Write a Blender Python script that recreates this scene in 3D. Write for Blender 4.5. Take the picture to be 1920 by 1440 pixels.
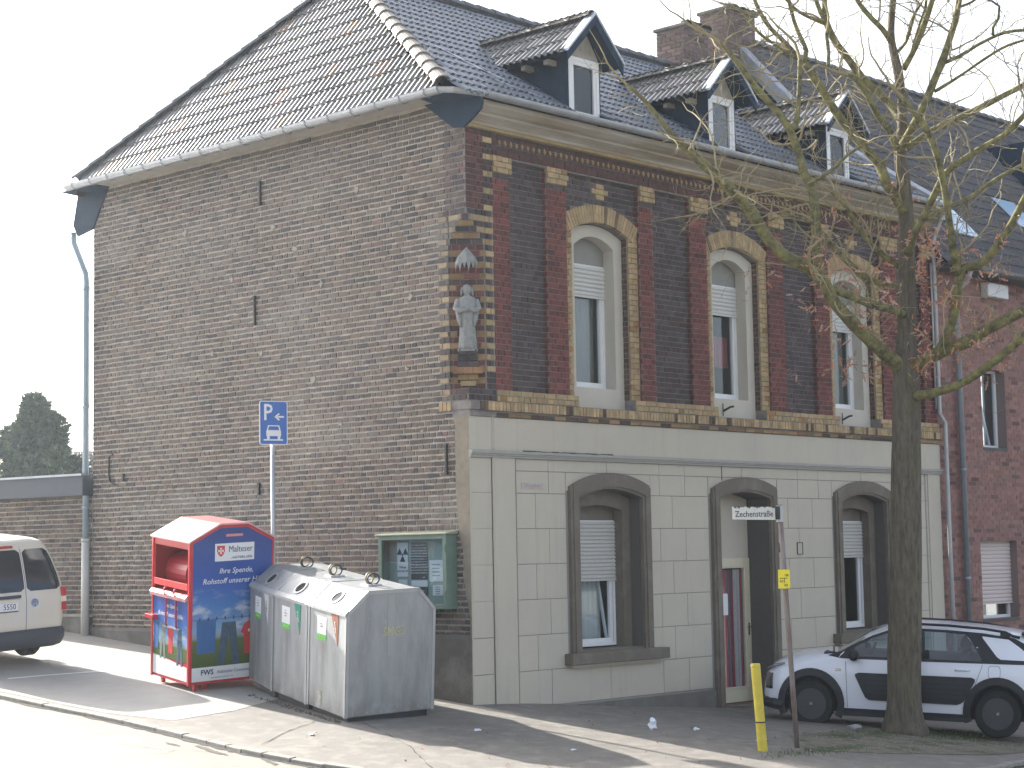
import bpy, bmesh, math, random
from math import sin, cos, pi, radians, sqrt, atan2
from mathutils import Vector, Matrix

for o in list(bpy.data.objects): bpy.data.objects.remove(o)
S = bpy.context.scene
COL = S.collection

# ------------------------------------------------------------------ camera, sky, sun, exposure
cam_d = bpy.data.cameras.new('camera'); cam = bpy.data.objects.new('camera', cam_d); COL.objects.link(cam)
cam.matrix_world = Matrix(((0.68522, -0.05541, -0.72623, -17.8741), (-0.72811, -0.07698, -0.68112, -17.5731),
                           (-0.01816, 0.99549, -0.09309, 1.9348), (0, 0, 0, 1)))
cam_d.sensor_width = 36; cam_d.lens = 65.27; cam_d.clip_start = .1; cam_d.clip_end = 2000
S.camera = cam
CAM = Vector((-17.8741, -17.5731, 1.9348))
SUN_EL, SUN_AZ = radians(28), radians(.4)         # azimuth from +Y towards +X
world = bpy.data.worlds.new('World'); S.world = world; world.use_nodes = True
wn = world.node_tree; wn.nodes.clear()
sky = wn.nodes.new('ShaderNodeTexSky'); sky.sky_type = 'NISHITA'; sky.sun_disc = False
sky.sun_elevation = SUN_EL; sky.sun_rotation = SUN_AZ
sky.air_density = .75; sky.dust_density = 4.0; sky.ozone_density = 1.0
bg = wn.nodes.new('ShaderNodeBackground'); bg.inputs['Strength'].default_value = .14
wo = wn.nodes.new('ShaderNodeOutputWorld')
hs = wn.nodes.new('ShaderNodeHueSaturation'); hs.inputs['Saturation'].default_value = .5     # hazy white sky
wn.links.new(sky.outputs[0], hs.inputs['Color']); wn.links.new(hs.outputs[0], bg.inputs[0]); wn.links.new(bg.outputs[0], wo.inputs[0])
sun_d = bpy.data.lights.new('sun', 'SUN'); sun_d.energy = 5.0; sun_d.angle = radians(.55); sun_d.color = (1, .95, .87)
sun = bpy.data.objects.new('sun', sun_d); COL.objects.link(sun)
sdir = Vector((sin(SUN_AZ)*cos(SUN_EL), cos(SUN_AZ)*cos(SUN_EL), sin(SUN_EL)))
sun.rotation_euler = sdir.to_track_quat('Z', 'Y').to_euler(); sun.location = (0, 40, 30)
S.view_settings.view_transform = 'Standard'; S.view_settings.look = 'None'
S.view_settings.gamma = 1; S.view_settings.use_curve_mapping = False
S.view_settings.exposure = 1.72
S.render.engine = 'CYCLES'

R = random.Random(11)
U = R.uniform

# ------------------------------------------------------------------ materials
MATS = {}
def mat(name, col, rough=.7, metal=0, noise=0, nscale=6, bump=0, bscale=40, spec=.5, col2=None, attr=False, trans=0, coat=0, emit=None, stretch=None):
    if name in MATS: return MATS[name]
    m = bpy.data.materials.new(name); m.use_nodes = True; nt = m.node_tree; b = nt.nodes['Principled BSDF']
    b.inputs['Roughness'].default_value = rough; b.inputs['Metallic'].default_value = metal
    b.inputs['Specular IOR Level'].default_value = spec; b.inputs['Coat Weight'].default_value = coat
    tc = nt.nodes.new('ShaderNodeTexCoord'); L = nt.links.new
    vec = tc.outputs['Object']
    if stretch:
        mp = nt.nodes.new('ShaderNodeMapping'); mp.inputs['Scale'].default_value = stretch
        L(vec, mp.inputs[0]); vec = mp.outputs[0]
    src = None
    if attr:
        a = nt.nodes.new('ShaderNodeAttribute'); a.attribute_name = 'tint'; src = a.outputs['Color']
    if noise or col2:
        n = nt.nodes.new('ShaderNodeTexNoise'); n.inputs['Scale'].default_value = nscale
        n.inputs['Detail'].default_value = 6; n.inputs['Roughness'].default_value = .65
        L(vec, n.inputs['Vector'])
        r = nt.nodes.new('ShaderNodeMapRange'); r.inputs[1].default_value = .32; r.inputs[2].default_value = .68
        L(n.outputs['Fac'], r.inputs[0])
        mx = nt.nodes.new('ShaderNodeMix'); mx.data_type = 'RGBA'
        L(r.outputs[0], mx.inputs['Factor'])
        c2 = col2 or tuple(c*(1-noise) for c in col)
        if attr:
            mu = nt.nodes.new('ShaderNodeMix'); mu.data_type = 'RGBA'; mu.blend_type = 'MULTIPLY'; mu.inputs['Factor'].default_value = 1
            L(src, mu.inputs['A']); mu.inputs['B'].default_value = (1-noise, 1-noise, 1-noise, 1)
            L(src, mx.inputs['A']); L(mu.outputs['Result'], mx.inputs['B'])
        else:
            mx.inputs['A'].default_value = (*col, 1); mx.inputs['B'].default_value = (*c2, 1)
        src = mx.outputs['Result']
    if src: L(src, b.inputs['Base Color'])
    else: b.inputs['Base Color'].default_value = (*col, 1)
    if bump:
        n2 = nt.nodes.new('ShaderNodeTexNoise'); n2.inputs['Scale'].default_value = bscale; n2.inputs['Detail'].default_value = 5
        L(vec, n2.inputs['Vector'])
        bp = nt.nodes.new('ShaderNodeBump'); bp.inputs['Strength'].default_value = min(1, bump); bp.inputs['Distance'].default_value = .012
        L(n2.outputs['Fac'], bp.inputs['Height']); L(bp.outputs[0], b.inputs['Normal'])
    MATS[name] = m; return m

def N(m): return m.node_tree.nodes
def over(m, col, scale, lo, hi, amt, zr=None, detail=6, stretch=None, seed=0):
    """lay a second colour over a material through a noise mask (lime bloom, dirt, moss), optionally fading with height"""
    nt = m.node_tree; b = nt.nodes['Principled BSDF']; L = nt.links.new
    tc = nt.nodes.new('ShaderNodeTexCoord'); mp = nt.nodes.new('ShaderNodeMapping'); mp.inputs['Location'].default_value = (seed*3.1, seed*1.7, seed)
    if stretch: mp.inputs['Scale'].default_value = stretch
    L(tc.outputs['Object'], mp.inputs[0])
    n = nt.nodes.new('ShaderNodeTexNoise'); n.inputs['Scale'].default_value = scale; n.inputs['Detail'].default_value = detail
    n.inputs['Roughness'].default_value = .62
    L(mp.outputs[0], n.inputs['Vector'])
    r = nt.nodes.new('ShaderNodeMapRange'); r.inputs[1].default_value = lo; r.inputs[2].default_value = hi; r.inputs[4].default_value = amt
    L(n.outputs['Fac'], r.inputs[0]); f = r.outputs[0]
    if zr:
        sp = nt.nodes.new('ShaderNodeSeparateXYZ'); L(tc.outputs['Object'], sp.inputs[0])
        r2 = nt.nodes.new('ShaderNodeMapRange'); r2.inputs[1].default_value = zr[0]; r2.inputs[2].default_value = zr[1]
        L(sp.outputs['Z'], r2.inputs[0]); mm = nt.nodes.new('ShaderNodeMath'); mm.operation = 'MULTIPLY'
        L(f, mm.inputs[0]); L(r2.outputs[0], mm.inputs[1]); f = mm.outputs[0]
    mx = nt.nodes.new('ShaderNodeMix'); mx.data_type = 'RGBA'; L(f, mx.inputs['Factor'])
    inp = b.inputs['Base Color']
    if inp.is_linked: L(inp.links[0].from_socket, mx.inputs['A'])
    else: mx.inputs['A'].default_value = inp.default_value
    mx.inputs['B'].default_value = (*col, 1); L(mx.outputs['Result'], inp)
    return m

BR = mat('brick_clay', (.2, .1, .08), .85, noise=.35, nscale=9, bump=.6, bscale=60, attr=True)
BRS = mat('brick_side', (.2, .1, .08), .9, noise=.35, nscale=7, bump=.7, bscale=55, attr=True)
over(BRS, (.26, .25, .24), .5, .35, .75, .35, zr=(1.0, 6.0), seed=1); over(BRS, (.06, .055, .05), 1.2, .52, .75, .45, seed=3); over(BRS, (.20, .185, .165), .8, .56, .64, .55, seed=23, stretch=(1, .45, 1.5)); over(BRS, (.30, .28, .25), 2.4, .66, .72, .6, seed=31)
MORT = mat('mortar_side', (.47, .435, .375), .95, noise=.3, nscale=5, bump=.8, bscale=50)

MORTF = mat('mortar_facade', (.27, .245, .23), .95, noise=.4, nscale=8, bump=.6, bscale=50)
STUC = mat('stucco_grey', (.51, .468, .385), .9, noise=.07, nscale=1.5, bump=.25, bscale=120)
over(STUC, (.25, .235, .20), 2.0, .40, .70, .75, zr=(.8, -.4), seed=2); over(STUC, (.36, .34, .29), 3.5, .55, .75, .4, seed=17, stretch=(2.2, 1, .12))
over(STUC, (.40, .385, .35), .9, .5, .7, .35, seed=7, stretch=(1, 1, .25))
STUC2 = mat('stucco_joint', (.27, .26, .235), .95, bump=.2)
TAUPE = mat('trim_taupe', (.15, .128, .10), .85, noise=.12, nscale=5, bump=.25, bscale=90)
over(TAUPE, (.26, .245, .22), 3, .5, .72, .35, seed=4)
PLIN = mat('plinth_cement', (.15, .14, .125), .95, noise=.3, nscale=3, bump=.5, bscale=50)
over(PLIN, (.27, .26, .24), 1.5, .48, .65, .6, seed=5)
PLASR = mat('bare_plaster', (.27, .235, .18), .95, noise=.3, nscale=6, bump=.6, bscale=40)
CREAM = mat('window_plaster', (.53, .50, .43), .85, noise=.08, nscale=3, bump=.15)
WHITE = mat('white_pvc', (.75, .76, .77), .35, noise=.04)
CREAMP = mat('cream_paint', (.62, .57, .42), .45, noise=.08, nscale=8)
SHUT = mat('shutter_slat', (.6, .6, .58), .5, noise=.08, nscale=12)
WOOD = mat('cornice_wood', (.33, .27, .19), .8, noise=.35, nscale=3, bump=.4, stretch=(.3, 4, 8))
over(WOOD, (.42, .40, .36), 2.2, .42, .7, .8, seed=3, stretch=(.3, 1, 3))
ZINC = mat('zinc', (.42, .45, .49), .42, metal=.55, noise=.2, nscale=4)
PIPE = mat('downpipe_paint', (.30, .38, .45), .5, metal=.2, noise=.15, nscale=3)
PIPEG = mat('downpipe_grey', (.50, .50, .47), .6, noise=.15, nscale=3)
SLATE = mat('slate_cladding', (.026, .047, .08), .85, noise=.3, nscale=5, bump=.2, bscale=30, spec=.2)
TILE = mat('roof_tile_clay', (.10, .10, .11), .33, noise=.35, nscale=4, bump=.3, bscale=50, attr=True, spec=1.0, coat=.35)
over(TILE, (.10, .105, .06), 2.5, .55, .75, .5, seed=6)
IRON = mat('iron_black', (.02, .02, .022), .6, bump=.3)
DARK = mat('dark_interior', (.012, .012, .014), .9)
STONE = mat('statue_stone', (.31, .315, .305), .9, noise=.35, nscale=14, bump=.6, bscale=60)
GALV = mat('galvanised_sheet', (.35, .365, .375), .5, metal=.35, noise=.22, nscale=3, bump=.1, bscale=15, stretch=(2, 2, .5))
over(GALV, (.13, .125, .115), 2.6, .48, .8, .6, seed=1, stretch=(2, 2, .35)); over(GALV, (.17, .15, .12), 4, .4, .65, .8, zr=(.5, 0), seed=2); over(GALV, (.42, .43, .43), 5, .6, .72, .5, seed=8, stretch=(1, 1, .6))
GALVL = mat('galvanised_light', (.42, .43, .44), .45, metal=.35, noise=.15, nscale=5)
RED = mat('red_enamel', (.50, .02, .03), .35, noise=.12, nscale=4, coat=.3)
GREENP = mat('green_paint', (.12, .19, .145), .55, noise=.2, nscale=6)
OLIVE = mat('backboard_green', (.30, .37, .33), .8, noise=.1)
PAPER = mat('paper_white', (.72, .73, .74), .7, noise=.05)
INK = mat('ink_black', (.03, .03, .035), .6)
INKW = mat('ink_white', (.75, .75, .75), .6)
BLUE = mat('sign_blue', (.015, .11, .42), .4, coat=.3)
YEL = mat('bollard_yellow', (.62, .50, .05), .5, noise=.25, nscale=7)
YPL = mat('plate_yellow', (.78, .66, .02), .45)
RUST = mat('rusty_pole', (.24, .22, .21), .65, metal=.3, col2=(.14, .075, .05), nscale=5, stretch=(1, 1, .35))
CARW = mat('car_paint_white', (.70, .73, .80), .28, coat=.8)
VANP = mat('van_paint_white', (.64, .59, .48), .3, coat=.7)
BLKP = mat('black_plastic', (.012, .013, .017), .55)
BUMP_ = mat('bumper_plastic', (.035, .04, .05), .55)
RUB = mat('tyre_rubber', (.012, .012, .013), .85, bump=.2)
CHR = mat('chrome', (.6, .6, .62), .18, metal=1)
REDL = mat('lamp_red', (.45, .012, .015), .2, coat=1)
WL = mat('lamp_white', (.75, .65, .5), .2, coat=1)
BARK = mat('bark', (.15, .13, .095), .95, col2=(.06, .05, .038), nscale=16, bump=1, bscale=32, stretch=(1.3, 1.3, .28))
over(BARK, (.13, .13, .055), 3, .52, .70, .35, seed=2, stretch=(1, 1, .6))
BARKB = mat('bark_branch', (.24, .225, .085), .95, col2=(.05, .045, .03), nscale=9, bump=.8, bscale=40)
TWIG = mat('bark_twig', (.27, .23, .13), .9)
DRY = mat('dry_leaf', (.42, .16, .07), .8, noise=.45, nscale=5)
NEED = mat('conifer_foliage', (.045, .075, .03), .9, attr=True, noise=.3, nscale=4)
ASPH = mat('asphalt_pavement', (.195, .182, .162), .72, noise=.22, nscale=2.2, bump=.55, bscale=160, spec=.45)
over(ASPH, (.10, .095, .085), .8, .55, .72, .5, seed=3); over(ASPH, (.32, .29, .25), 4, .5, .72, .55, seed=9); over(ASPH, (.30, .275, .24), 70, .58, .68, .5, seed=4); over(ASPH, (.09, .08, .07), 45, .60, .70, .5, seed=14); over(ASPH, (.13, .14, .06), 1.4, .6, .75, .3, seed=12)
ROADM = mat('asphalt_road', (.25, .235, .20), .62, noise=.15, nscale=1.8, bump=.4, bscale=150, spec=.5)
over(ROADM, (.15, .14, .12), .9, .5, .75, .5, seed=5); over(ROADM, (.17, .155, .135), 60, .56, .68, .5, seed=15)
PAVL = mat('concrete_paving', (.39, .375, .345), .6, noise=.15, nscale=2.5, bump=.4, bscale=120, spec=.5)
KERB = mat('kerb_stone', (.29, .275, .245), .85, noise=.35, nscale=8, bump=.6, bscale=50)
CRACK = mat('gutter_dirt', (.05, .045, .035), .95, noise=.5, nscale=9)
SOIL = mat('soil_gravel', (.21, .185, .14), .95, noise=.45, nscale=6, bump=1, bscale=90)
over(SOIL, (.28, .26, .21), 30, .55, .7, .7, seed=2); over(SOIL, (.045, .075, .02), 2.2, .5, .62, .8, seed=5)
GRASS = mat('grass_blade', (.055, .10, .018), .8, noise=.4, nscale=5)
PAINTW = mat('road_paint', (.85, .85, .82), .7, noise=.15, nscale=14)
NBRM = mat('mortar_neighbour', (.22, .17, .16), .95)

def glass_mat(name, tint=(.75, .8, .85), back=.92, rough=.02, refl=.06):
    m = bpy.data.materials.new(name); m.use_nodes = True; nt = m.node_tree; nt.nodes.clear(); L = nt.links.new
    o = nt.nodes.new('ShaderNodeOutputMaterial'); t = nt.nodes.new('ShaderNodeBsdfTransparent'); t.inputs[0].default_value = (*[c*back for c in tint], 1)
    g = nt.nodes.new('ShaderNodeBsdfGlossy'); g.inputs['Roughness'].default_value = rough
    fr = nt.nodes.new('ShaderNodeLayerWeight'); fr.inputs[0].default_value = .5
    pw = nt.nodes.new('ShaderNodeMath'); pw.operation = 'POWER'; pw.inputs[1].default_value = 4; L(fr.outputs['Facing'], pw.inputs[0])
    ma = nt.nodes.new('ShaderNodeMath'); ma.operation = 'MULTIPLY_ADD'; ma.inputs[1].default_value = .8; ma.inputs[2].default_value = refl; L(pw.outputs[0], ma.inputs[0])
    mx = nt.nodes.new('ShaderNodeMixShader'); L(ma.outputs[0], mx.inputs[0]); L(t.outputs[0], mx.inputs[1]); L(g.outputs[0], mx.inputs[2]); L(mx.outputs[0], o.inputs[0])
    MATS[name] = m; return m
GLASS = glass_mat('window_glass', (.9, .95, .97), 1.0); CARG = glass_mat('car_glass', (.7, .82, .9), .9, refl=.12)
DGL = mat('dark_glass', (.012, .015, .02), .06, spec=.5)

# ------------------------------------------------------------------ mesh builder and object helpers
ROOT = {}
def thing(name, label, cat, loc=(0, 0, 0), M=None, group=None):
    o = bpy.data.objects.new(name, None); COL.objects.link(o); o.empty_display_size = .2
    if M is None: M = Matrix.Translation(loc)
    o.matrix_world = M; o['label'] = label; o['category'] = cat
    if group: o['group'] = group
    ROOT[o.name] = M.copy(); return o
def rootM(p): 
    return ROOT.get(p.name, Matrix.Identity(4)) if p else Matrix.Identity(4)

class MB:
    def __init__(s, local=False): s.v = []; s.f = []; s.c = []; s.m = []; s.local = local; s.cc = None; s.mi = 0
    def add(s, vs, fs, col=None):
        k = len(s.v); s.v += [tuple(p) for p in vs]
        for f in fs: s.f.append(tuple(i+k for i in f)); s.c.append(col or s.cc); s.m.append(s.mi)
        return s
    def box(s, a, b, col=None):
        x0, y0, z0 = a; x1, y1, z1 = b
        x0, x1 = min(x0, x1), max(x0, x1); y0, y1 = min(y0, y1), max(y0, y1); z0, z1 = min(z0, z1), max(z0, z1)
        return s.add([(x0,y0,z0),(x1,y0,z0),(x1,y1,z0),(x0,y1,z0),(x0,y0,z1),(x1,y0,z1),(x1,y1,z1),(x0,y1,z1)],
              [(0,3,2,1),(4,5,6,7),(0,1,5,4),(1,2,6,5),(2,3,7,6),(3,0,4,7)], col)
    def quad(s, a, b, c, d, col=None): return s.add([a, b, c, d], [(0, 1, 2, 3)], col)
    def prism(s, pts, d, col=None):
        """extrude polygon pts (3D) along vector d"""
        n = len(pts); p = [Vector(q) for q in pts]; d = Vector(d)
        return s.add(p + [q+d for q in p], [tuple(range(n))[::-1], tuple(range(n, 2*n))] + [(i, (i+1) % n, n+(i+1) % n, n+i) for i in range(n)], col)
    def tube(s, pts, rs, n=8, cap=True, col=None):
        P = [Vector(p) for p in pts]; rings = []
        if not hasattr(rs, '__len__'): rs = [rs]*len(P)
        ref = None
        for i, p in enumerate(P):
            t = (P[min(i+1, len(P)-1)]-P[max(i-1, 0)]).normalized()
            if ref is None: ref = t.orthogonal().normalized()
            ref = (ref - t*ref.dot(t)); ref = ref.normalized() if ref.length > 1e-6 else t.orthogonal().normalized()
            b = t.cross(ref)
            rings.append([p+(ref*cos(2*pi*k/n)+b*sin(2*pi*k/n))*rs[i] for k in range(n)])
        vs = [q for r in rings for q in r]; fs = []
        for i in range(len(P)-1):
            for k in range(n): fs.append((i*n+k, i*n+(k+1) % n, (i+1)*n+(k+1) % n, (i+1)*n+k))
        if cap: fs += [tuple(range(n))[::-1], tuple((len(P)-1)*n+k for k in range(n))]
        return s.add(vs, fs, col)
    def lathe(s, prof, c, ax='z', n=20, sy=1, col=None, cap=True):
        """prof: (radius, height) list; about axis through c"""
        vs = []; fs = []
        for r, h in prof:
            for k in range(n):
                a = 2*pi*k/n; x, y = r*cos(a), r*sin(a)*sy
                p = {'z': (x, y, h), 'y': (x, h, y), 'x': (h, x, y)}[ax]
                vs.append((c[0]+p[0], c[1]+p[1], c[2]+p[2]))
        for i in range(len(prof)-1):
            for k in range(n): fs.append((i*n+k, i*n+(k+1) % n, (i+1)*n+(k+1) % n, (i+1)*n+k))
        if cap: fs += [tuple(range(n))[::-1], tuple((len(prof)-1)*n+k for k in range(n))]
        return s.add(vs, fs, col)
    def build(s, name, mats, parent=None, label=None, kind=None, smooth=False, bevel=0, auto=True, segs=2):
        me = bpy.data.meshes.new(name)
        vs = s.v
        if parent is not None and not s.local:
            inv = rootM(parent).inverted(); vs = [tuple(inv @ Vector(p)) for p in vs]
        me.from_pydata(vs, [], s.f)
        if not isinstance(mats, (list, tuple)): mats = [mats]
        for m in mats: me.materials.append(m)
        if len(mats) > 1: me.polygons.foreach_set('material_index', s.m)
        if any(c is not None for c in s.c):
            at = me.attributes.new('tint', 'FLOAT_COLOR', 'CORNER'); d = []
            for p, c in zip(me.polygons, s.c):
                c = c or (1, 1, 1)
                d += [c[0], c[1], c[2], 1.0]*p.loop_total
            at.data.foreach_set('color', d)
        if smooth: me.polygons.foreach_set('use_smooth', [True]*len(me.polygons))
        me.update()
        if auto:
            bm = bmesh.new(); bm.from_mesh(me); bmesh.ops.recalc_face_normals(bm, faces=bm.faces); bm.to_mesh(me); bm.free()
        o = bpy.data.objects.new(name, me); COL.objects.link(o)
        if parent is not None: o.parent = parent; ROOT[o.name] = rootM(parent)
        if bevel:
            bv = o.modifiers.new('bevel', 'BEVEL'); bv.width = bevel; bv.segments = segs; bv.limit_method = 'ANGLE'; bv.angle_limit = radians(35)
        if label: o['label'] = label
        if kind: o['kind'] = kind
        return o
def B(a, b): return MB().box(a, b)
def tag(o, label, cat, group=None, kind=None):
    o['label'] = label; o['category'] = cat
    if group: o['group'] = group
    if kind: o['kind'] = kind
    return o
def text(body, size, M, m, parent, name='lettering', align='CENTER', shear=0, ext=.001, bold=0, local=True, sx=1, label=None):
    cu = bpy.data.curves.new(name, 'FONT'); cu.body = body; cu.size = size; cu.align_x = align; cu.align_y = 'CENTER'
    cu.extrude = ext; cu.shear = shear; cu.offset = bold; cu.resolution_u = 2
    o = bpy.data.objects.new(name, cu); COL.objects.link(o)
    dg = bpy.context.evaluated_depsgraph_get(); me = bpy.data.meshes.new_from_object(o.evaluated_get(dg))
    bpy.data.objects.remove(o); bpy.data.curves.remove(cu)
    Mx = M @ Matrix.Diagonal((sx, 1, 1, 1))
    if not local: Mx = rootM(parent).inverted() @ Mx
    me.transform(Mx); me.materials.clear(); me.materials.append(m)
    o = bpy.data.objects.new(name, me); COL.objects.link(o); o.parent = parent; ROOT[o.name] = rootM(parent)
    if label: o['label'] = label
    return o
def frameM(o, x, y):
    """matrix whose local x,y are the given directions (text frame), z towards the reader"""
    x = Vector(x).normalized(); y = Vector(y).normalized(); z = x.cross(y)
    return Matrix(((x.x, y.x, z.x, o[0]), (x.y, y.y, z.y, o[1]), (x.z, y.z, z.z, o[2]), (0, 0, 0, 1)))

# ------------------------------------------------------------------ ground
def H(x, y):
    w = 1.2; sp = w*math.log(1+math.exp(min(40, x/w)))-w*math.log(2)
    lim = lambda t, a: t if abs(t) < a else math.copysign(a+6*math.tanh((abs(t)-a)/6), t)
    yy = lim(y, 13); xx = lim(x, 9); spx = w*math.log(1+math.exp(min(40, xx/w)))-w*math.log(2)
    sg = lambda t: 1/(1+math.exp(-max(-40, min(40, t))))
    return .088*yy + .05*xx - .128*spx - .11*sg((x-1.6)/.8)*sg((y+1.9)/.5)
KC = [(-4.75, 60), (-4.6, 20), (-4.5, 9), (-4.43, 4.4), (-4.3, 1.7), (-4.32, 0), (-4.32, -1.0), (-4.1, -2.4), (-3.5, -3.9), (-2.4, -5.2), (-.6, -6.1), (1.3, -6.35), (2.5, -6.25), (3.85, -5.95), (6.5, -5.9), (12, -6.0), (30, -6.2), (60, -6.5)]
def smooth_line(P, n=6):
    out = []
    for i in range(len(P)-1):
        p0 = Vector(P[max(i-1, 0)]); p1 = Vector(P[i]); p2 = Vector(P[i+1]); p3 = Vector(P[min(i+2, len(P)-1)])
        for k in range(n):
            t = k/n; out.append(.5*((2*p1)+(p2-p0)*t+(2*p0-5*p1+4*p2-p3)*t*t+(3*p1-p0-3*p2+p3)*t**3))
    out.append(Vector(P[-1])); return out
KL = smooth_line(KC, 3)
def ground_patch(name, poly, off, m, cell=.35, kind='structure', parent=None):
    xs = [p[0] for p in poly]; ys = [p[1] for p in poly]
    bm = bmesh.new(); vs = [bm.verts.new((p[0], p[1], 0)) for p in poly]; bm.faces.new(vs)
    def cuts(lo, hi):
        out = []; t = lo
        while t < hi:
            d = min(abs(t), 60); t += cell*(1 if abs(t) < 12 else 1+(abs(t)-12)*.25); out.append(t)
        return out
    for x in cuts(min(xs), max(xs)): bmesh.ops.bisect_plane(bm, geom=bm.verts[:]+bm.edges[:]+bm.faces[:], plane_co=(x, 0, 0), plane_no=(1, 0, 0))
    for y in cuts(min(ys), max(ys)): bmesh.ops.bisect_plane(bm, geom=bm.verts[:]+bm.edges[:]+bm.faces[:], plane_co=(0, y, 0), plane_no=(0, 1, 0))
    bmesh.ops.triangulate(bm, faces=bm.faces[:])
    for v in bm.verts: v.co.z = H(v.co.x, v.co.y)+off
    bmesh.ops.recalc_face_normals(bm, faces=bm.faces)
    me = bpy.data.meshes.new(name); bm.to_mesh(me); bm.free()
    if me.polygons[0].normal.z < 0: me.flip_normals()
    me.materials.append(m); me.polygons.foreach_set('use_smooth', [True]*len(me.polygons))
    o = bpy.data.objects.new(name, me); COL.objects.link(o); o['kind'] = kind
    return o
ROADO = -.04

gp = ground_patch('ground', [(-150, -150), (200, -150), (200, 260), (-150, 260)], -.16, ASPH, 1.0)
road_poly = [(p.x, p.y) for p in KL] + [(60, -40), (-40, -40), (-40, 60)]
ground_patch('road', road_poly, ROADO, ROADM, .5)
pav_poly = [(p.x+.0, p.y) for p in KL][::-1] + [(-4.75, 60), (60, 60)]
pav_poly = [(p.x, p.y) for p in KL] + [(60, 60)]
ground_patch('pavement', pav_poly, 0, ASPH, .3)
ground_patch('paved_parking_bay', [(-4.25, 2.3), (-3.95, 1.3), (-2.95, 1.35), (-.02, 2.4), (-.02, 8.75), (-.5, 14), (-.8, 40), (-4.4, 40), (-4.42, 9), (-4.36, 4.4)], .004, PAVL, .4)
# kerb stones following the line
kb = MB()
acc = 0; seg = []
for i in range(len(KL)-1):
    a, b = KL[i], KL[i+1]; 
    if (a-b).length < 1e-4 or a.y > 14 or a.x > 20: continue
    n_ = 1
    for k in range(n_):
        p = a+(b-a)*(k/n_); q = a+(b-a)*((k+1)/n_); t = (q-p).normalized(); nn = Vector((t.y, -t.x)); p = p+t*.006; q = q-t*.006
        hs = U(-.004, .006)
        c = [p-nn*.0, q-nn*.0, q+nn*.11, p+nn*.11]
        z = [H(w.x, w.y) for w in c]
        top = [(c[j].x, c[j].y, z[j]+.008+hs) for j in range(4)]; bot = [(c[j].x, c[j].y, z[j]-.2) for j in range(4)]
        kb.add(top+bot, [(0, 1, 2, 3), (0, 4, 5, 1), (1, 5, 6, 2), (2, 6, 7, 3), (3, 7, 4, 0)])
kb.build('kerb', KERB, kind='structure', bevel=.01)
# dirt seam in the gutter
def strip(name, pts, w, off, m, jit=.3, kind='structure'):
    v = []; f = []
    P = [Vector(p) for p in pts]
    for i, p in enumerate(P):
        t = (P[min(i+1, len(P)-1)]-P[max(i-1, 0)]).normalized(); nn = Vector((t.y, -t.x)); w_ = w*(1+U(-jit, jit))
        for s_ in (-.5, .5):
            q = p+nn*s_*w_; v.append((q.x, q.y, H(q.x, q.y)+off))
        if i: k = 2*i; f.append((k-2, k-1, k+1, k))
    return MB().add(v, f).build(name, m, kind=kind)
ks = [p for p in KL if -8 < p.y < 12 and p.x < 7]
kd = []
for i in range(len(ks)-1):
    for k in range(4): kd.append(ks[i]+(ks[i+1]-ks[i])*k/4)
off_ = []
for i, p in enumerate(kd):
    t = (kd[min(i+1, len(kd)-1)]-kd[max(i-1, 0)]).normalized(); off_.append((p.x+t.y*.14, p.y-t.x*.14))
strip('gutter_seam', off_, .05, ROADO+.006, CRACK, .9)
strip('parking_line', [(-3.75, 5.35), (-3.2, 5.27), (-2.6, 5.15), (-2.0, 4.95)], .085, .010, PAINTW, .08)
# asphalt joints and repair seams of the pavement
def seam(pts, w=.022):
    P = []
    for i in range(len(pts)-1):
        a = Vector(pts[i]); b = Vector(pts[i+1]); n = max(2, int((b-a).length/.12))
        for k in range(n): P.append(a+(b-a)*k/n+Vector((U(-.012, .012), U(-.012, .012))))
    P.append(Vector(pts[-1])); return strip('pavement_seam', P, w, .005, CRACK, .8)
seam([(-3.6, -2.9), (-2.9, -1.8), (-2.5, -.9), (-2.3, -.35)], .012)
seam([(-.8, -1.4), (-.2, -2.6), (1.3, -4.6)], .010)
seam([(-4.1, -.6), (-3.4, -.2), (-2.7, .1)], .015)

# dark weathered patch and fine cracks in the gutter
RS = random.Random(21)
def stain(cx, cy, a, w, h):
    pts = []; n = 22
    for i in range(n):
        t = 2*pi*i/n; k = RS.uniform(.55, 1.15); x, y = w*cos(t)*k, h*sin(t)*k
        X_, Y_ = cx+x*cos(a)-y*sin(a), cy+x*sin(a)+y*cos(a); pts.append((X_, Y_, H(X_, Y_)+ROADO+.005))
    c = (cx, cy, H(cx, cy)+ROADO+.005); MB().add(pts+[c], [(i, (i+1) % n, n) for i in range(n)]).build('gutter_stain', mat('stain_dark', (.085, .075, .06), .9, noise=.5, nscale=15), kind='structure')
stain(-4.62, -.35, 1.45, .42, .05); stain(-4.72, .25, 1.6, .16, .04); stain(-4.52, -1.25, 1.3, .25, .04)
for q in [[(-4.7, -.3), (-5.0, .1), (-5.1, .6), (-5.4, 1.0)], [(-4.75, 0), (-5.1, -.1), (-5.5, .3)]]:
    P = []
    for i in range(len(q)-1):
        a = Vector(q[i]); b = Vector(q[i+1])
        for k in range(10): P.append(a+(b-a)*k/10+Vector((RS.uniform(-.02, .02), RS.uniform(-.02, .02))))
    strip('road_crack', P, .007, ROADO+.005, mat('crack_grey', (.14, .125, .10), .95), .8)

# ------------------------------------------------------------------ corner house
W_, DEP = 12.25, 8.85
house = thing('corner_house', 'old corner house with weathered brick side wall, tiled hip roof and grey plastered ground floor', 'house', (0, 0, -.5))
HR = house
CH = .08

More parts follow.
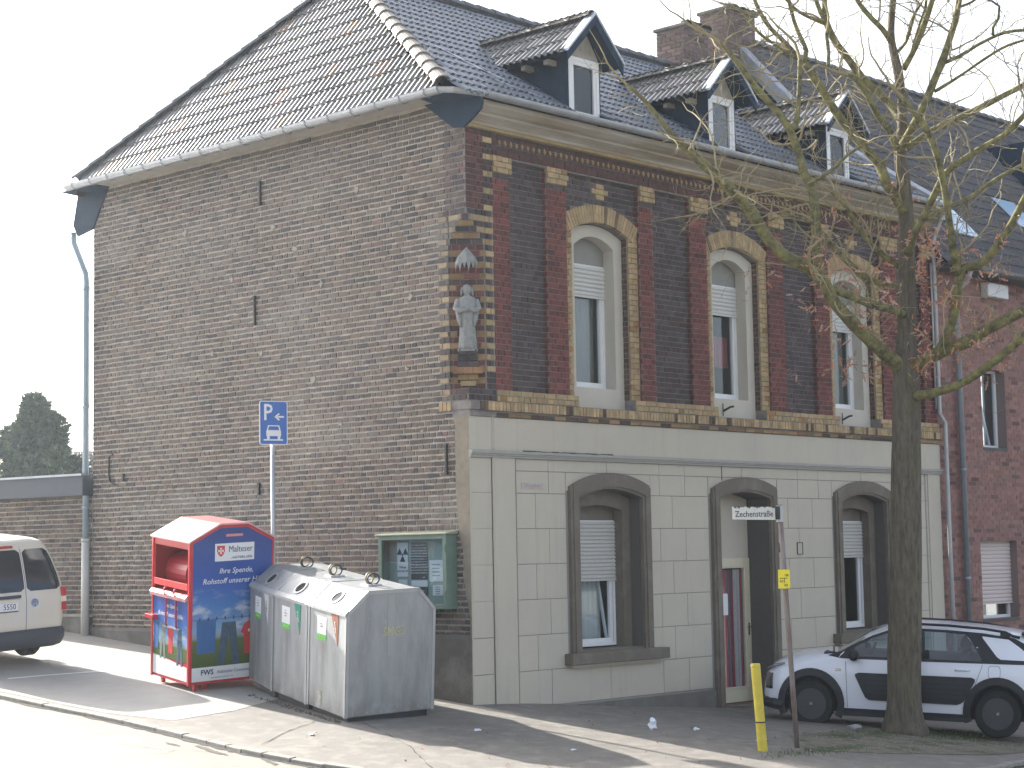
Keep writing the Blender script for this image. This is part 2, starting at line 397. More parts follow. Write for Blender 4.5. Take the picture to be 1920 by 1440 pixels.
def brick_fill(out, O, u, n, u0, u1, z0, z1, colf, proud=.012, gap=.012, st=.24, hole=None, phase=0, jit=.0025, zjit=0, header_only=False, grp='side', run=False):
    """lay courses of bricks on a vertical plane: O origin, u along, n outward; alternate stretcher / header courses"""
    O = Vector(O); u = Vector(u); n = Vector(n); k0 = int(math.floor(z0/CH+.5)); k1 = int(math.ceil(z1/CH-.4))
    for k in range(k0, k1):
        za, zb = max(z0, k*CH)+gap*.5, min(z1, (k+1)*CH)-gap*.5
        if zb-za < .02: continue
        hd = header_only or (k % 2 == 1 and not run)
        L = st/2 if hd else st
        off = (st*.25 if hd else (st*.5 if (k//2) % 2 else 0)) + phase
        if run: off = (st*.5 if k % 2 else 0)+phase
        t = math.floor((u0-off)/L)*L+off
        wob = 0
        while t < u1:
            a, b = max(u0, t)+gap*.45, min(u1, t+L)-gap*.45; t += L
            if b-a < .025: continue
            spans = [(a, b)]
            if hole:
                h = hole(k*CH+CH/2)
                for ha, hb in h:
                    ns = []
                    for s0, s1 in spans:
                        if hb <= s0 or ha >= s1: ns.append((s0, s1))
                        else:
                            if ha-s0 > .03: ns.append((s0, ha-gap*.5))
                            if s1-hb > .03: ns.append((hb+gap*.5, s1))
                    spans = ns
            for a_, b_ in spans:
                col = colf((a_+b_)/2, k, hd)
                if col is None: continue
                p = proud+U(-.003, .003)
                dz = U(-zjit, zjit)
                c = [(a_, za), (b_, za), (b_, zb), (a_, zb)]
                fr = [O+u*(x+U(-jit, jit))+Vector((0, 0, z+dz+U(-jit, jit)))+n*p for x, z in c]
                bk = [O+u*x+Vector((0, 0, z+dz))-n*.02 for x, z in c]
                out.append((fr+bk, col, grp, (fr[0]+fr[2])/2, (b_-a_)*(zb-za)))
BF = [(0, 1, 2, 3), (0, 4, 5, 1), (1, 5, 6, 2), (2, 6, 7, 3), (3, 7, 4, 0)]
def flipif(vs, n):
    a, b, c = vs[0], vs[1], vs[2]
    return (b-a).cross(c-a).dot(n) < 0

def vary(c, a=.25):
    k = 1+U(-a, a); return (c[0]*k*(1+U(-.06, .06)), c[1]*k, c[2]*k*(1+U(-.06, .06)))
C_RED, C_DARK, C_YEL, C_SIDE = (.185, .055, .045), (.082, .063, .064), (.45, .33, .18), (.150, .113, .092)
def cred(x, k, h): return vary(C_RED, .25) if R.random() > .06 else vary((.09, .035, .03))
def cdark(x, k, h):
    r = R.random(); return vary(C_DARK, .35) if r > .12 else vary((.075, .045, .042), .2)
def cyel(x, k, h):
    r = R.random(); return vary(C_YEL, .13) if r > .06 else vary((.33, .19, .08), .25)
def cside(x, k, h):
    r = R.random()
    if r < .16: return vary((.07, .06, .065), .3)
    if r < .21: return vary((.18, .115, .10), .2)
    if r < .34: return vary((.12, .095, .088), .2)
    return vary(C_SIDE, .25)

bricks = []
# side wall  (plane X=0, outward -X); u = -Y so that u grows to the right in the photograph
SW = dict(O=(0, DEP, 0), u=(0, -1, 0), n=(-1, 0, 0))
def side_hole(z):
    h = []
    if 4.16 < z < 6.72: h.append((DEP-.33, DEP+1))           # toothed quoin and niche
    if z < 4.16: 
        w = .26 if z > 3.0 else (.26 - (3.0-z)*.13 if z > 1.2 else .02)
        h.append((DEP-max(.03, w), DEP+1))
    return h
brick_fill(bricks, u0=0, u1=DEP, z0=.9, z1=8.26, colf=cside, proud=.010, gap=.024, hole=side_hole, jit=.006, zjit=.003, grp='side', **SW)
# quoin of yellow and dark bricks
def cq(x, k, h):
    if k*CH > 6.7 : return None
    return (vary((.36, .275, .17), .22) if k % 2 == 0 else vary((.085, .07, .07), .3))
brick_fill(bricks, (0, 0, 0), (0, 1, 0), (-1, 0, 0), .33, .53, 4.16, 6.72, cq, proud=.016, gap=.012, grp='side')

# facade (plane Y=0, outward -Y)
FO, FU, FN = (0, 0, 0), (1, 0, 0), (0, -1, 0)
RC = .08   # recess depth of the panels
P_ = [(.53, .87), (1.65, 2.07), (3.74, 4.06), (5.0, 5.4), (7.07, 7.48), (8.42, 8.82), (10.5, 11.0), (11.86, 12.25)]
BAYS = [(2.07, 3.74), (5.4, 7.07), (8.82, 10.5)]
PANELS = [(.87, 1.65), (4.06, 5.0), (7.48, 8.42), (11.0, 11.86)]
for a, b in P_:
    brick_fill(bricks, FO, FU, FN, a, b, 4.24, 7.2, cred, proud=.008, gap=.010, grp='fac', phase=a)
    brick_fill(bricks, (0, -.03, 0), FU, FN, a-.02, b+.03, 7.28, 7.52, cyel, proud=.01, gap=.010, grp='fac', phase=a)
    brick_fill(bricks, (0, -.0, 0), FU, FN, a, b, 7.2, 7.28, cdark, proud=.008, gap=.010, grp='fac', phase=a)
for a, b in P_: brick_fill(bricks, (a, RC, 0), (0, -1, 0), (-1, 0, 0), 0, RC, 4.24, 7.5, cred, proud=.004, gap=.010, grp='fac')
for a, b in PANELS:
    brick_fill(bricks, (0, RC, 0), FU, FN, a, b, 4.24, 7.52, cdark, proud=.006, gap=.010, grp='fac', phase=a)
def arc(x0, x1, zs, za, n=14):
    w = (x1-x0)/2; h = za-zs; r = (w*w+h*h)/(2*h); cx = (x0+x1)/2; cz = za-r; a0 = math.asin(w/r)
    return [(cx+r*sin(-a0+2*a0*i/n), cz+r*cos(-a0+2*a0*i/n)) for i in range(n+1)], r, cx, cz, a0
OPEN = []
for a, b in BAYS:
    ox0, ox1 = a+.17, b-.22; OPEN.append((ox0, ox1)); c = (a+b)/2
    pts, r, cx, cz, a0 = arc(ox0, ox1, 6.68, 6.84)
    brick_fill(bricks, (ox1, RC+.12, 0), (0, -1, 0), (-1, 0, 0), 0, .12, 4.24, 6.7, lambda x, k, h: vary((.11, .07, .05), .35), proud=.003, gap=.010, grp='fac')
    # jamb bricks
    for (j0, j1) in ((a, ox0), (ox1, b)):
        brick_fill(bricks, (0, RC-.025, 0), FU, FN, j0, j1, 4.24, 6.8, cyel, proud=.006, gap=.010, grp='fac', st=.34, phase=j0)
    # voussoirs
    nv = 27
    for i in range(nv):
        t0, t1 = -a0*1.17+2*a0*1.17*i/nv, -a0*1.17+2*a0*1.17*(i+1)/nv; gpa = .004/r
        q = []
        for rr, tt in ((r+.012, t0+gpa), (r+.012, t1-gpa), (r+.27, t1-gpa), (r+.27, t0+gpa)):
            q.append(Vector((cx+rr*sin(tt), RC-.045+U(-.003, .003), cz+rr*cos(tt))))
        bk = [p+Vector((0, .06, 0)) for p in q]
        bricks.append((q+bk, vary(C_YEL, .16) if R.random() > .06 else vary((.24, .15, .09)), 'fac', (q[0]+q[2])/2, .02))
    # dark field over the arch, leaving the voussoirs and the yellow cross free
    def hole(z, cx=cx, cz=cz, r=r, c=c):
        h = []; rr = r+.275
        if z < cz+rr: w = sqrt(max(0, rr*rr-(z-cz)**2)); h.append((cx-w, cx+w))
        if 7.16 < z < 7.46: w = .19 if 7.24 < z < 7.36 else .095; h.append((c-w, c+w))
        return h
    brick_fill(bricks, (0, RC, 0), FU, FN, a, b, 6.8, 7.52, cdark, proud=.006, gap=.010, grp='fac', hole=hole, phase=a)
    brick_fill(bricks, (0, RC-.02, 0), FU, FN, c-.095, c+.095, 7.2, 7.44, cyel, proud=.006, gap=.010, grp='fac', phase=c-.095, st=.19, hole=lambda z: [] if (z < 7.28 or z > 7.36) else [(c-1, c+1)])
    brick_fill(bricks, (0, RC-.02, 0), FU, FN, c-.19, c+.19, 7.28, 7.36, cyel, proud=.006, gap=.010, grp='fac', phase=c-.19, st=.19, run=True)
# yellow courses under the panels and running round the band
for a, b in [(.53, 2.24), (3.52, 5.57), (6.85, 9.0), (10.28, 12.25)]:
    brick_fill(bricks, (0, -.03, 0), FU, FN, a, b, 4.08, 4.24, cyel, proud=.01, gap=.012, grp='fac', phase=a)
x = .0
while x < W_:            # rowlock band
    w = .073
    if x > .50 or (.12 < x < .46):
        q = [Vector((x+.005, -.085, 3.945)), Vector((x+w-.005, -.085, 3.945)), Vector((x+w-.005, -.085, 4.065)), Vector((x+.005, -.085, 4.065))]
        q = [p+Vector((0, U(-.004, .004), 0)) for p in q]
        f_ = R.random()
        bricks.append((q+[p+Vector((0, .11, 0)) for p in q], vary(C_YEL, .25) if f_ > .16 else vary((.12, .08, .055), .3), 'fac', (q[0]+q[2])/2, .009))
    x += w
brick_fill(bricks, (0, -.045, 0), FU, FN, .5, W_, 3.86, 3.94, lambda x, k, h: vary((.30, .19, .09), .3) if R.random() > .4 else vary((.10, .06, .045)), proud=.008, gap=.010, grp='fac')
for y0 in (.30, .38, .46):   # band returns round the side
    q = [Vector((-.05, y0+.068, 3.945)), Vector((-.05, y0, 3.945)), Vector((-.05, y0, 4.065)), Vector((-.05, y0+.068, 4.065))]
    bricks.append((q+[p+Vector((.06, 0, 0)) for p in q], vary(C_YEL, .2), 'side', q[0], .008))
# corner pier on the facade, alternating yellow and dark, and upper corner
brick_fill(bricks, FO, FU, FN, .36, .53, 4.48, 6.72, lambda x, k, h: vary(C_YEL, .15) if k % 2 == 0 else vary(C_DARK, .3), proud=.014, gap=.012, grp='fac', st=.18, phase=.36)
brick_fill(bricks, FO, FU, FN, 0, .53, 4.08, 4.48, cdark, proud=.012, gap=.012, grp='fac', hole=lambda z: [(0, .36)] if z > 4.24 else [])
brick_fill(bricks, FO, FU, FN, 0, .34, 6.72, 7.84, lambda x, k, h: vary((.12, .045, .04), .3), proud=.010, gap=.012, grp='fac')
brick_fill(bricks, FO, FU, FN, .34, .53, 6.72, 7.84, lambda x, k, h: vary(C_YEL, .25) if k % 3 == 0 else vary((.07, .042, .038), .3), proud=.012, gap=.012, grp='fac', st=.2, phase=.34)
brick_fill(bricks, (0, DEP, 0), (0, -1, 0), (-1, 0, 0), DEP-.33, DEP, 4.08, 4.24, cdark, proud=.012, gap=.012, grp='side')
# frieze
brick_fill(bricks, (0, 0, 0), FU, FN, .53, W_, 7.52, 7.6, lambda x, k, h: vary((.10, .04, .034)), proud=.02, gap=.010, grp='fac')
brick_fill(bricks, (0, .03, 0), FU, FN, .53, W_, 7.6, 7.84, lambda x, k, h: vary((.085, .045, .04), .12), proud=.006, gap=.005, grp='fac')
# niche back wall (45 degrees) and its stepped corbels
CHN = .36
un = Vector((1, -1, 0)).normalized(); nn = Vector((-1, -1, 0)).normalized()
def cn(x, k, h):
    e = min(x, CHN*sqrt(2)-x)
    if e < .12 and k % 2 == 0: return vary((.30, .19, .09), .25)
    return vary((.15, .055, .045), .3) if k % 4 < 3 else vary((.08, .045, .04), .3)
brick_fill(bricks, (0, CHN, 0), un, nn, 0, CHN*sqrt(2), 4.24, 6.24, cn, proud=.008, gap=.010, grp='fac', st=.22)
core = MB()
for i, (z0, z1) in enumerate([(6.24+.08*q_, 6.32+.08*q_) for q_ in range(6)]):
    c = CHN-.06*(i+.6)
    brick_fill(bricks, (0, c, 0), un, nn, 0, c*sqrt(2), z0, z1, (lambda x, k, h: vary((.34, .22, .10), .25)) if i % 2 == 1 else cdark, proud=.008, gap=.010, grp='fac', st=.2)
    brick_fill(bricks, FO, FU, FN, c, .36, z0, z1, cdark if i % 2 else cyel, proud=.010, gap=.012, grp='fac'); brick_fill(bricks, (0, 0, 0), (0, 1, 0), (-1, 0, 0), c, .33, z0, z1, cdark if i % 2 else cyel, proud=.012, gap=.012, grp='side')
    core.prism([(0, c, z0), (c, 0, z0), (.4, 0, z0), (.4, .4, z0), (0, .4, z0)], (0, 0, z1-z0))
# pedestal corbel under the statue
for (z0, z1, w, d, c) in [(4.28, 4.36, .22, .05, C_YEL), (4.36, 4.44, .28, .09, (.33, .22, .1)), (4.44, 4.54, .40, .14, (.34, .19, .1)), (4.54, 4.62, .30, .12, C_DARK), (4.62, 4.70, .27, .12, (.05, .045, .04)), (4.70, 4.78, .25, .12, C_DARK)]:
    m0 = Vector((CHN/2, CHN/2, 0)); n_ = max(1, int(w/.12))
    for i in range(n_):
        a, b = -w/2+w*i/n_+.004, -w/2+w*(i+1)/n_-.004
        q = [m0+un*a+nn*d+Vector((0, 0, z0+.004)), m0+un*b+nn*d+Vector((0, 0, z0+.004)), m0+un*b+nn*d+Vector((0, 0, z1-.004)), m0+un*a+nn*d+Vector((0, 0, z1-.004))]
        bricks.append((q+[p-nn*(d+.01) for p in q], vary(c, .15), 'fac', q[0], .01))

# wall bodies
sw = MB()
sw.box((.0, .40, .9), (.4, DEP, 8.275)); cpb = MB(); cpb.box((.0, .0, 3.95), (.40, .40, 4.24)); cpb.box((0, 0, 6.72), (.4, .40, 8.2)); cpb.add(*(lambda m: (m.v, m.f))(core))
cpb.prism([(0, CHN, 4.24), (CHN, 0, 4.24), (.4, 0, 4.24), (.4, .4, 4.24), (0, .4, 4.24)], (0, 0, 2.0)); cpb.build('corner_pier', MORTF, house)
sw.box((.0, .0, .9), (.4, .40, 3.95)); 
side_wall = sw.build('side_wall', MORT, house, label='weathered brick side wall without windows')
pl = MB(); pl.box((-.035, .0, -2), (.3, DEP, .86)); pl.prism([(-.035, 0, .86), (-.035, DEP, .86), (0, DEP, .93), (0, 0, .93)], (.02, 0, 0))
pl.build('plinth', PLIN, house)
# ragged bare plaster strip at the front corner of the side wall
rp = MB(); zz = .93; prev = .02
pts = [(.015, .93)]
for z, w in [(1.0, .03), (1.25, .04), (1.4, .07), (1.7, .12), (2.0, .14), (2.3, .2), (2.6, .22), (2.9, .24), (3.2, .25), (3.5, .25), (3.7, .27), (3.86, .30)]:
    pts.append((w+U(-.02, .02), z))
poly = [(-.016, -.004, .93)]+[(-.016, y, z) for y, z in pts]+[(-.016, -.004, 3.86)]
rp.prism(poly, (.02, 0, 0)); rp.build('plaster_patch', PLASR, house)
ms = MB(); 
for (y, z, w) in [(3.6, 6.6, .13), (2.9, 6.5, .10), (1.5, 6.9, .1), (2.2, 7.3, .1), (5.1, 6.3, .09), (1.1, 5.6, .09), (2.6, 3.9, .08), (3.2, 4.6, .1), (1.2, 4.6, .08), (6.3, 7.2, .12), (4.4, 5.1, .07), (4.1, 7.0, .12), (.9, 3.7, .07), (3.0, 6.0, .09), (5.6, 5.2, .08)]:
    n = 15; el = U(.5, 1.6); ms.prism([(-.019, y+w*.55*(.35+.9*R.random())*cos(2*pi*i/n), z+w*.55*el*(.35+.9*R.random())*sin(2*pi*i/n)) for i in range(n)], (.012, 0, 0))
ms.build('mortar_patch', mat('mortar_patch_lime', (.34, .32, .29), .95, noise=.2, bump=.5), side_wall, kind='stuff')

# facade body with openings: upper zone
def cells(x0, x1, z0, z1, holes, y0, y1, mb):
    xs = sorted({x0, x1, *[h[0] for h in holes], *[h[1] for h in holes]}); zs = sorted({z0, z1, *[h[2] for h in holes], *[h[3] for h in holes]})
    xs = [x for x in xs if x0 <= x <= x1]; zs = [z for z in zs if z0 <= z <= z1]
    for i in range(len(xs)-1):
        run = None
        for j in range(len(zs)-1):
            cx, cz = (xs[i]+xs[i+1])/2, (zs[j]+zs[j+1])/2
            if any(h[0] < cx < h[1] and h[2] < cz < h[3] for h in holes): run = None; continue
            if run is not None: run[1] = zs[j+1]
            else: run = [zs[j], zs[j+1], xs[i], xs[i+1]]; mb_runs.append(run)
mb_runs = []
def walls(x0, x1, z0, z1, holes, y0, y1, mb):
    global mb_runs; mb_runs = []; cells(x0, x1, z0, z1, holes, y0, y1, mb)
    for r in mb_runs: mb.box((r[2], y0, r[0]), (r[3], y1, r[1]))
def spandrel(mb, x0, x1, zs, za, ztop, y0, y1, n=14):
    p, *_ = arc(x0, x1, zs, za, n)
    for i in range(n):
        (xa, z_a), (xb, z_b) = p[i], p[i+1]
        mb.prism([(xa, y0, z_a), (xb, y0, z_b), (xb, y0, ztop), (xa, y0, ztop)], (0, y1-y0, 0))
uf = MB()
walls(.53, W_, 4.06, 7.84, [(a, b, 4.06, 6.84) for a, b in OPEN], RC, .5, uf)
for a, b in OPEN: spandrel(uf, a, b, 6.68, 6.84, 6.84, RC, .2)
for a, b in P_: uf.box((a, 0, 4.08), (b, RC, 7.5))
uf.box((.4, 0, 4.28), (.53, .5, 7.84)); uf.box((.4, 0, 3.95), (.53, .5, 4.28))
uf.box((.53, .03, 7.54), (W_, RC, 7.86)); uf.box((.53, 0, 7.5), (W_, RC, 7.6))
uf.box((.5, -.02, 4.06), (W_, RC, 4.08)); uf.box((-.03, -.07, 3.95), (W_-.01, .3, 4.06)); uf.box((-.015, -.035, 3.86), (W_-.02, .3, 3.95))
for a, b in [(.53, 2.24), (3.52, 5.57), (6.85, 9.0), (10.28, 12.25)]: uf.box((a, -.025, 4.06), (b, RC, 4.235))
upper = uf.build('upper_facade', MORTF, house, label='dark brick upper facade with red pilasters and yellow brick arches')
# diamond frieze
dm = bpy.data.meshes.new('frieze_diamond')
dm.from_pydata([(-.045, 0, 0), (0, 0, -.065), (.045, 0, 0), (0, 0, .065), (0, -.022, 0)], [], [(0, 1, 4), (1, 2, 4), (2, 3, 4), (3, 0, 4)])
dm.materials.append(mat('diamond_clay', (.42, .28, .12), .85, noise=.35, nscale=7))
i = 0; x = .72
while x < W_-.1:
    o = bpy.data.objects.new('frieze_diamond', dm); COL.objects.link(o); o.parent = upper; o.location = Vector((x, .03, 7.73))-Vector((0, 0, -.5)); x += .118

bw = MB(); bw.box((.4, DEP-.25, -2), (W_-.02, DEP, 8.18)); bw.box((.42, .52, 3.55), (W_-.05, DEP-.26, 3.85)); bw.box((W_-.3, .52, -2), (W_-.03, DEP-.26, 8.18)); bw.box((.42, .52, 7.9), (W_-.05, DEP-.26, 8.1)); bw.box((.30, .21, -2), (.42, DEP-.3, 3.5)); bw.box((.45, .52, -1), (W_-.05, DEP-.26, -.6))
bw.build('inner_structure', mat('inner_plaster', (.10, .095, .09), .95), house)
# windows of the upper floor
def shutter(parent, x0, x1, z0, z1, y, n, m=SHUT):
    sh = MB(); h = (z1-z0)/n
    for i in range(n):
        za = z0+i*h; sh.prism([(x0, y, za+.006), (x0, y-.009, za+h*.3), (x0, y-.009, za+h*.75), (x0, y, za+h-.006), (x0, y+.012, za+h-.006), (x0, y+.012, za+.006)], (x1-x0, 0, 0))
    sh.box((x0, y-.014, z0-.03), (x1, y+.012, z0)); sh.box((x0, y+.013, z0), (x1, y+.016, z1))
    return sh.build('shutter', m, parent)
CURT_R = mat('curtain_red', (.32, .07, .08), .9, noise=.3, nscale=3, stretch=(3, 1, .2))
CURT_W = mat('curtain_white', (.60, .58, .54), .95)
CURT_G = mat('curtain_grey', (.21, .20, .18), .95, noise=.3, nscale=1)
def curtain(parent, x0, x1, z0, z1, y, m, folds=10, amp=.03, name='curtain'):
    v = []; f = []; n = folds*6
    for i in range(n+1):
        t = i/n; yy = y+amp*sin(t*folds*2*pi)*(1+.3*sin(t*17)); 
        v += [(x0+(x1-x0)*t, yy, z0), (x0+(x1-x0)*t, yy, z1)]
        if i: f.append((2*i-2, 2*i, 2*i+1, 2*i-1))
    return MB().add(v, f).build(name, m, parent, smooth=True)
def frame_rect(x0, x1, z0, z1, y0, y1, t, mb=None, tb=None):
    mb = mb or MB(); tb = tb or t
    mb.box((x0, y0, z0), (x0+t, y1, z1)); mb.box((x1-t, y0, z0), (x1, y1, z1)); mb.box((x0+t, y0, z1-t), (x1-t, y1, z1)); mb.box((x0+t, y0, z0), (x1-t, y1, z0+tb)); return mb
for wi, (a, b) in enumerate(OPEN):
    y1 = RC+.10
    wf = MB(); ix0, ix1 = a+.19, b-.19
    # plaster ring with segmental head and solid apron
    wf.box((a, y1, 4.08), (ix0, y1+.2, 6.5)); wf.box((ix1, y1, 4.08), (b, y1+.2, 6.5)); wf.prism([(a, y1, 6.5), (ix0, y1, 6.5), (a, y1, 6.66)], (0, .2, 0)); wf.prism([(b, y1, 6.5), (b, y1, 6.66), (ix1, y1, 6.5)], (0, .2, 0)); wf.box((ix0, y1, 4.08), (ix1, y1+.2, 4.40))
    po, *_ = arc(a, b, 6.66, 6.83); pi_, *_ = arc(ix0, ix1, 6.5, 6.66)
    for i in range(14):
        wf.prism([(po[i][0], y1, po[i][1]), (po[i+1][0], y1, po[i+1][1]), (pi_[i+1][0], y1, pi_[i+1][1]), (pi_[i][0], y1, pi_[i][1])], (0, .2, 0))
    win = wf.build('window', CREAM, house, label=['upper window nearest the corner with its shutter a third down', 'middle upper window with a red half curtain', 'upper window behind the tree'][wi])
    yb = y1+.2
    hb = MB(); hb.box((a, yb+.01, 6.12+.13), (b, yb+.05, 6.9)); hb.build('head_panel', mat('panel_grey', (.27, .27, .25), .8, noise=.1), win)
    frame_rect(ix0-.01, ix1+.01, 4.40, 6.27, yb, yb+.06, .05).build('outer_frame', WHITE, win, bevel=.004)
    frame_rect(ix0+.035, ix1-.035, 4.445, 6.20, yb+.012, yb+.075, .06).build('sash', WHITE, win, bevel=.006)
    B((ix0-.01, yb-.05, 4.385), (ix1+.01, yb, 4.41)).build('sill', WHITE, win)
    B((ix0+.08, yb+.05, 4.48), (ix1-.08, yb+.056, 6.15)).build('pane', GLASS, win)
    shutter(win, ix0+.0, ix1-.0, 5.80, 6.25, yb-.008, 7)
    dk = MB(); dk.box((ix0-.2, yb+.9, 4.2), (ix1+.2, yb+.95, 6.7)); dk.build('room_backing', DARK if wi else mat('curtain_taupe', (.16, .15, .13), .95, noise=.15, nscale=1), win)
    if wi == 1: curtain(win, ix0+.08, ix1-.08, 4.95, 5.45, yb+.14, CURT_R, 7, .015)
    if wi == 0: curtain(win, ix0+.08, ix1-.08, 4.45, 6.2, yb+.16, CURT_G, 5, .012)
    if wi == 2: curtain(win, ix0+.08, ix1-.08, 4.45, 6.2, yb+.16, CURT_G, 4, .01)
    if wi:
        fh = MB(); fx = ix0+.18; fh.tube([(fx, y1-.02, 4.12), (fx, y1-.02, 4.32)], .008, 5); fh.tube([(fx, y1-.03, 4.2), (fx+.06, y1-.12, 4.26), (fx+.12, y1-.14, 4.27)], .017, 6)
        fh.build('flag_holder', IRON, win)

# ------------------------------------------------------------------ ground floor facade
GW = [(2.17, 3.60, .57), (8.93, 10.33, .57)]; DOOR = (5.51, 6.86)
holes = [(a, b, z, 2.92) for a, b, z in GW]+[(DOOR[0], DOOR[1], -.6, 2.92)]
lf = MB(); walls(.02, W_-.01, -2.4, 3.86, holes, .006, .2, lf)
for a, b, z in GW+[(DOOR[0], DOOR[1], 0)]: spandrel(lf, a, b, 2.80, 2.92, 2.92, .006, .2)
lower = lf.build('ground_floor_facade', STUC2, house, label='ground floor facade with scored grey plaster')
bl = []
rows = [(2.82+.0, 3.30)]+[(2.82-.49*(i+1), 2.82-.49*i) for i in range(6)]
def rowblocks(x0, x1, joints, z0, z1):
    xs = [x0]+[j for j in joints if x0+.1 < j < x1-.1]+[x1]
    for i in range(len(xs)-1): bl.append((xs[i], xs[i+1], z0, z1))
for k, (z0, z1) in enumerate(rows):
    z0c = max(z0, -.14) if True else z0
    ev = k % 2 == 0
    if z1 <= -.13: continue
    o1 = (1.99-.06, 3.79+.05) ; o2 = (5.32-.06, 7.06+.05); o3 = (8.75-.06, 10.51+.05)
    segs = [(.9, o1[0]), (o1[1], o2[0]), (o2[1], o3[0]), (o3[1], 11.70)]
    if k == 0:
        rowblocks(.9, 11.7, [1.57, 2.84, 4.06, 4.68, 6.15, 7.7, 8.3, 9.6, 11.1], 3.13, z1)
        for (a, b) in segs: rowblocks(a, b, [1.57, 4.06, 4.68, 7.7, 8.3, 11.1], z0, 3.13)
        continue
    if k == 6: segs = [(.9, o2[0]), (o2[1], 11.70)]
    for (a, b) in segs:
        js = [1.57, 2.84, 4.06, 4.68, 7.7, 9.6, 11.1] if ev else [1.29, 4.36, 7.4, 8.1, 11.4]
        rowblocks(a, b, js, z0c, z1)
for z in [3.30, 2.93, 2.44, 1.95, 1.46, .97, .48, -.01]:    # corner strip beside the pilaster
    pass
zc = [3.30, 2.82, 2.33, 1.84, 1.35, .86, .37, -.4]
for i in range(len(zc)-1): bl.append((.012, .415, zc[i+1], zc[i]))
for i in range(len(zc)-1): bl.append((11.74, 11.80, zc[i+1], zc[i]))
for x0, x1, z0, z1 in bl:
    b = MB(); g_ = .0045
    b.box((x0+g_, -.006+U(-.0015, .0015), z0+g_), (x1-g_, .008, z1-g_)); b.build('plaster_block', STUC, lower, bevel=.003, segs=1)
for a_, b_ in [(g_[0], g_[1]) for g_ in GW]+[DOOR]:
    m_ = MB(); spandrel(m_, a_-.235, b_+.235, 2.86, 3.06, 3.125, -.006, .008); m_.build('plaster_block', STUC, lower)
pb = MB()
pb.box((.455, -.022, -.6), (.87, .03, 3.31)); pb.box((11.80, -.022, -2), (12.22, .03, 3.31))          # plain pilaster strips
pb.box((.003, -.016, 3.40), (W_, .02, 3.855)); pb.box((.455, -.028, 3.40), (W_-.003, .02, 3.852)); pb.box((-.012, -.012, -.6), (.012, .008, 3.9))
pb.box((.0, -.014, -.9), (.44, .008, -.38))
pb.build('plaster_band', STUC, lower, bevel=.004)
pc = MB(); pc.tube([(.432, -.022, -.6), (.432, -.022, 3.88)], .016, 6); pc.build('conduit', STUC, lower)
mo = MB()
for (y, z0, z1) in [(-.075, 3.355, 3.40), (-.058, 3.33, 3.355), (-.042, 3.30, 3.33)]: mo.box((-.02, y, z0), (W_+.02, .0, z1))
mo.build('string_moulding', mat('moulding_grey', (.36, .35, .32), .9, noise=.1), lower, bevel=.005)
# plinth
pm = MB()
for (a, b) in ((1.25, DOOR[0]-.19), (DOOR[1]+.2, W_)): pm.box((a, -.03, -2.4), (b, .02, -.15))
pm.prism([(.95, -.02, -.3), (1.25, -.03, -.15), (1.25, -.03, -2), (.95, -.02, -2)], (0, .03, 0))
pm.build('plinth', TAUPE if False else mat('plinth_taupe', (.17, .16, .14), .95, noise=.3, nscale=3, bump=.4, bscale=60), house)
def surround(mb, x0, x1, zb, zs, za, t, y0, y1):
    """moulded architrave: outer outline minus inner outline, segmental head"""
    pi_, *_ = arc(x0, x1, zs, za); po, *_ = arc(x0-t, x1+t, zs+.15, za+.20)
    mb.box((x0-t, y0, zb), (x0, y1, zs)); mb.box((x1, y0, zb), (x1+t, y1, zs))
    mb.prism([(x0-t, y0, zs), (x0, y0, zs), (x0-t, y0, zs+.15)], (0, y1-y0, 0)); mb.prism([(x1+t, y0, zs), (x1+t, y0, zs+.15), (x1, y0, zs)], (0, y1-y0, 0))
    for i in range(14): mb.prism([(po[i][0], y0, po[i][1]), (po[i+1][0], y0, po[i+1][1]), (pi_[i+1][0], y0, pi_[i+1][1]), (pi_[i][0], y0, pi_[i][1])], (0, y1-y0, 0))
SHUTD = mat('shutter_lower', (.52, .51, .48), .55, noise=.1, nscale=12)
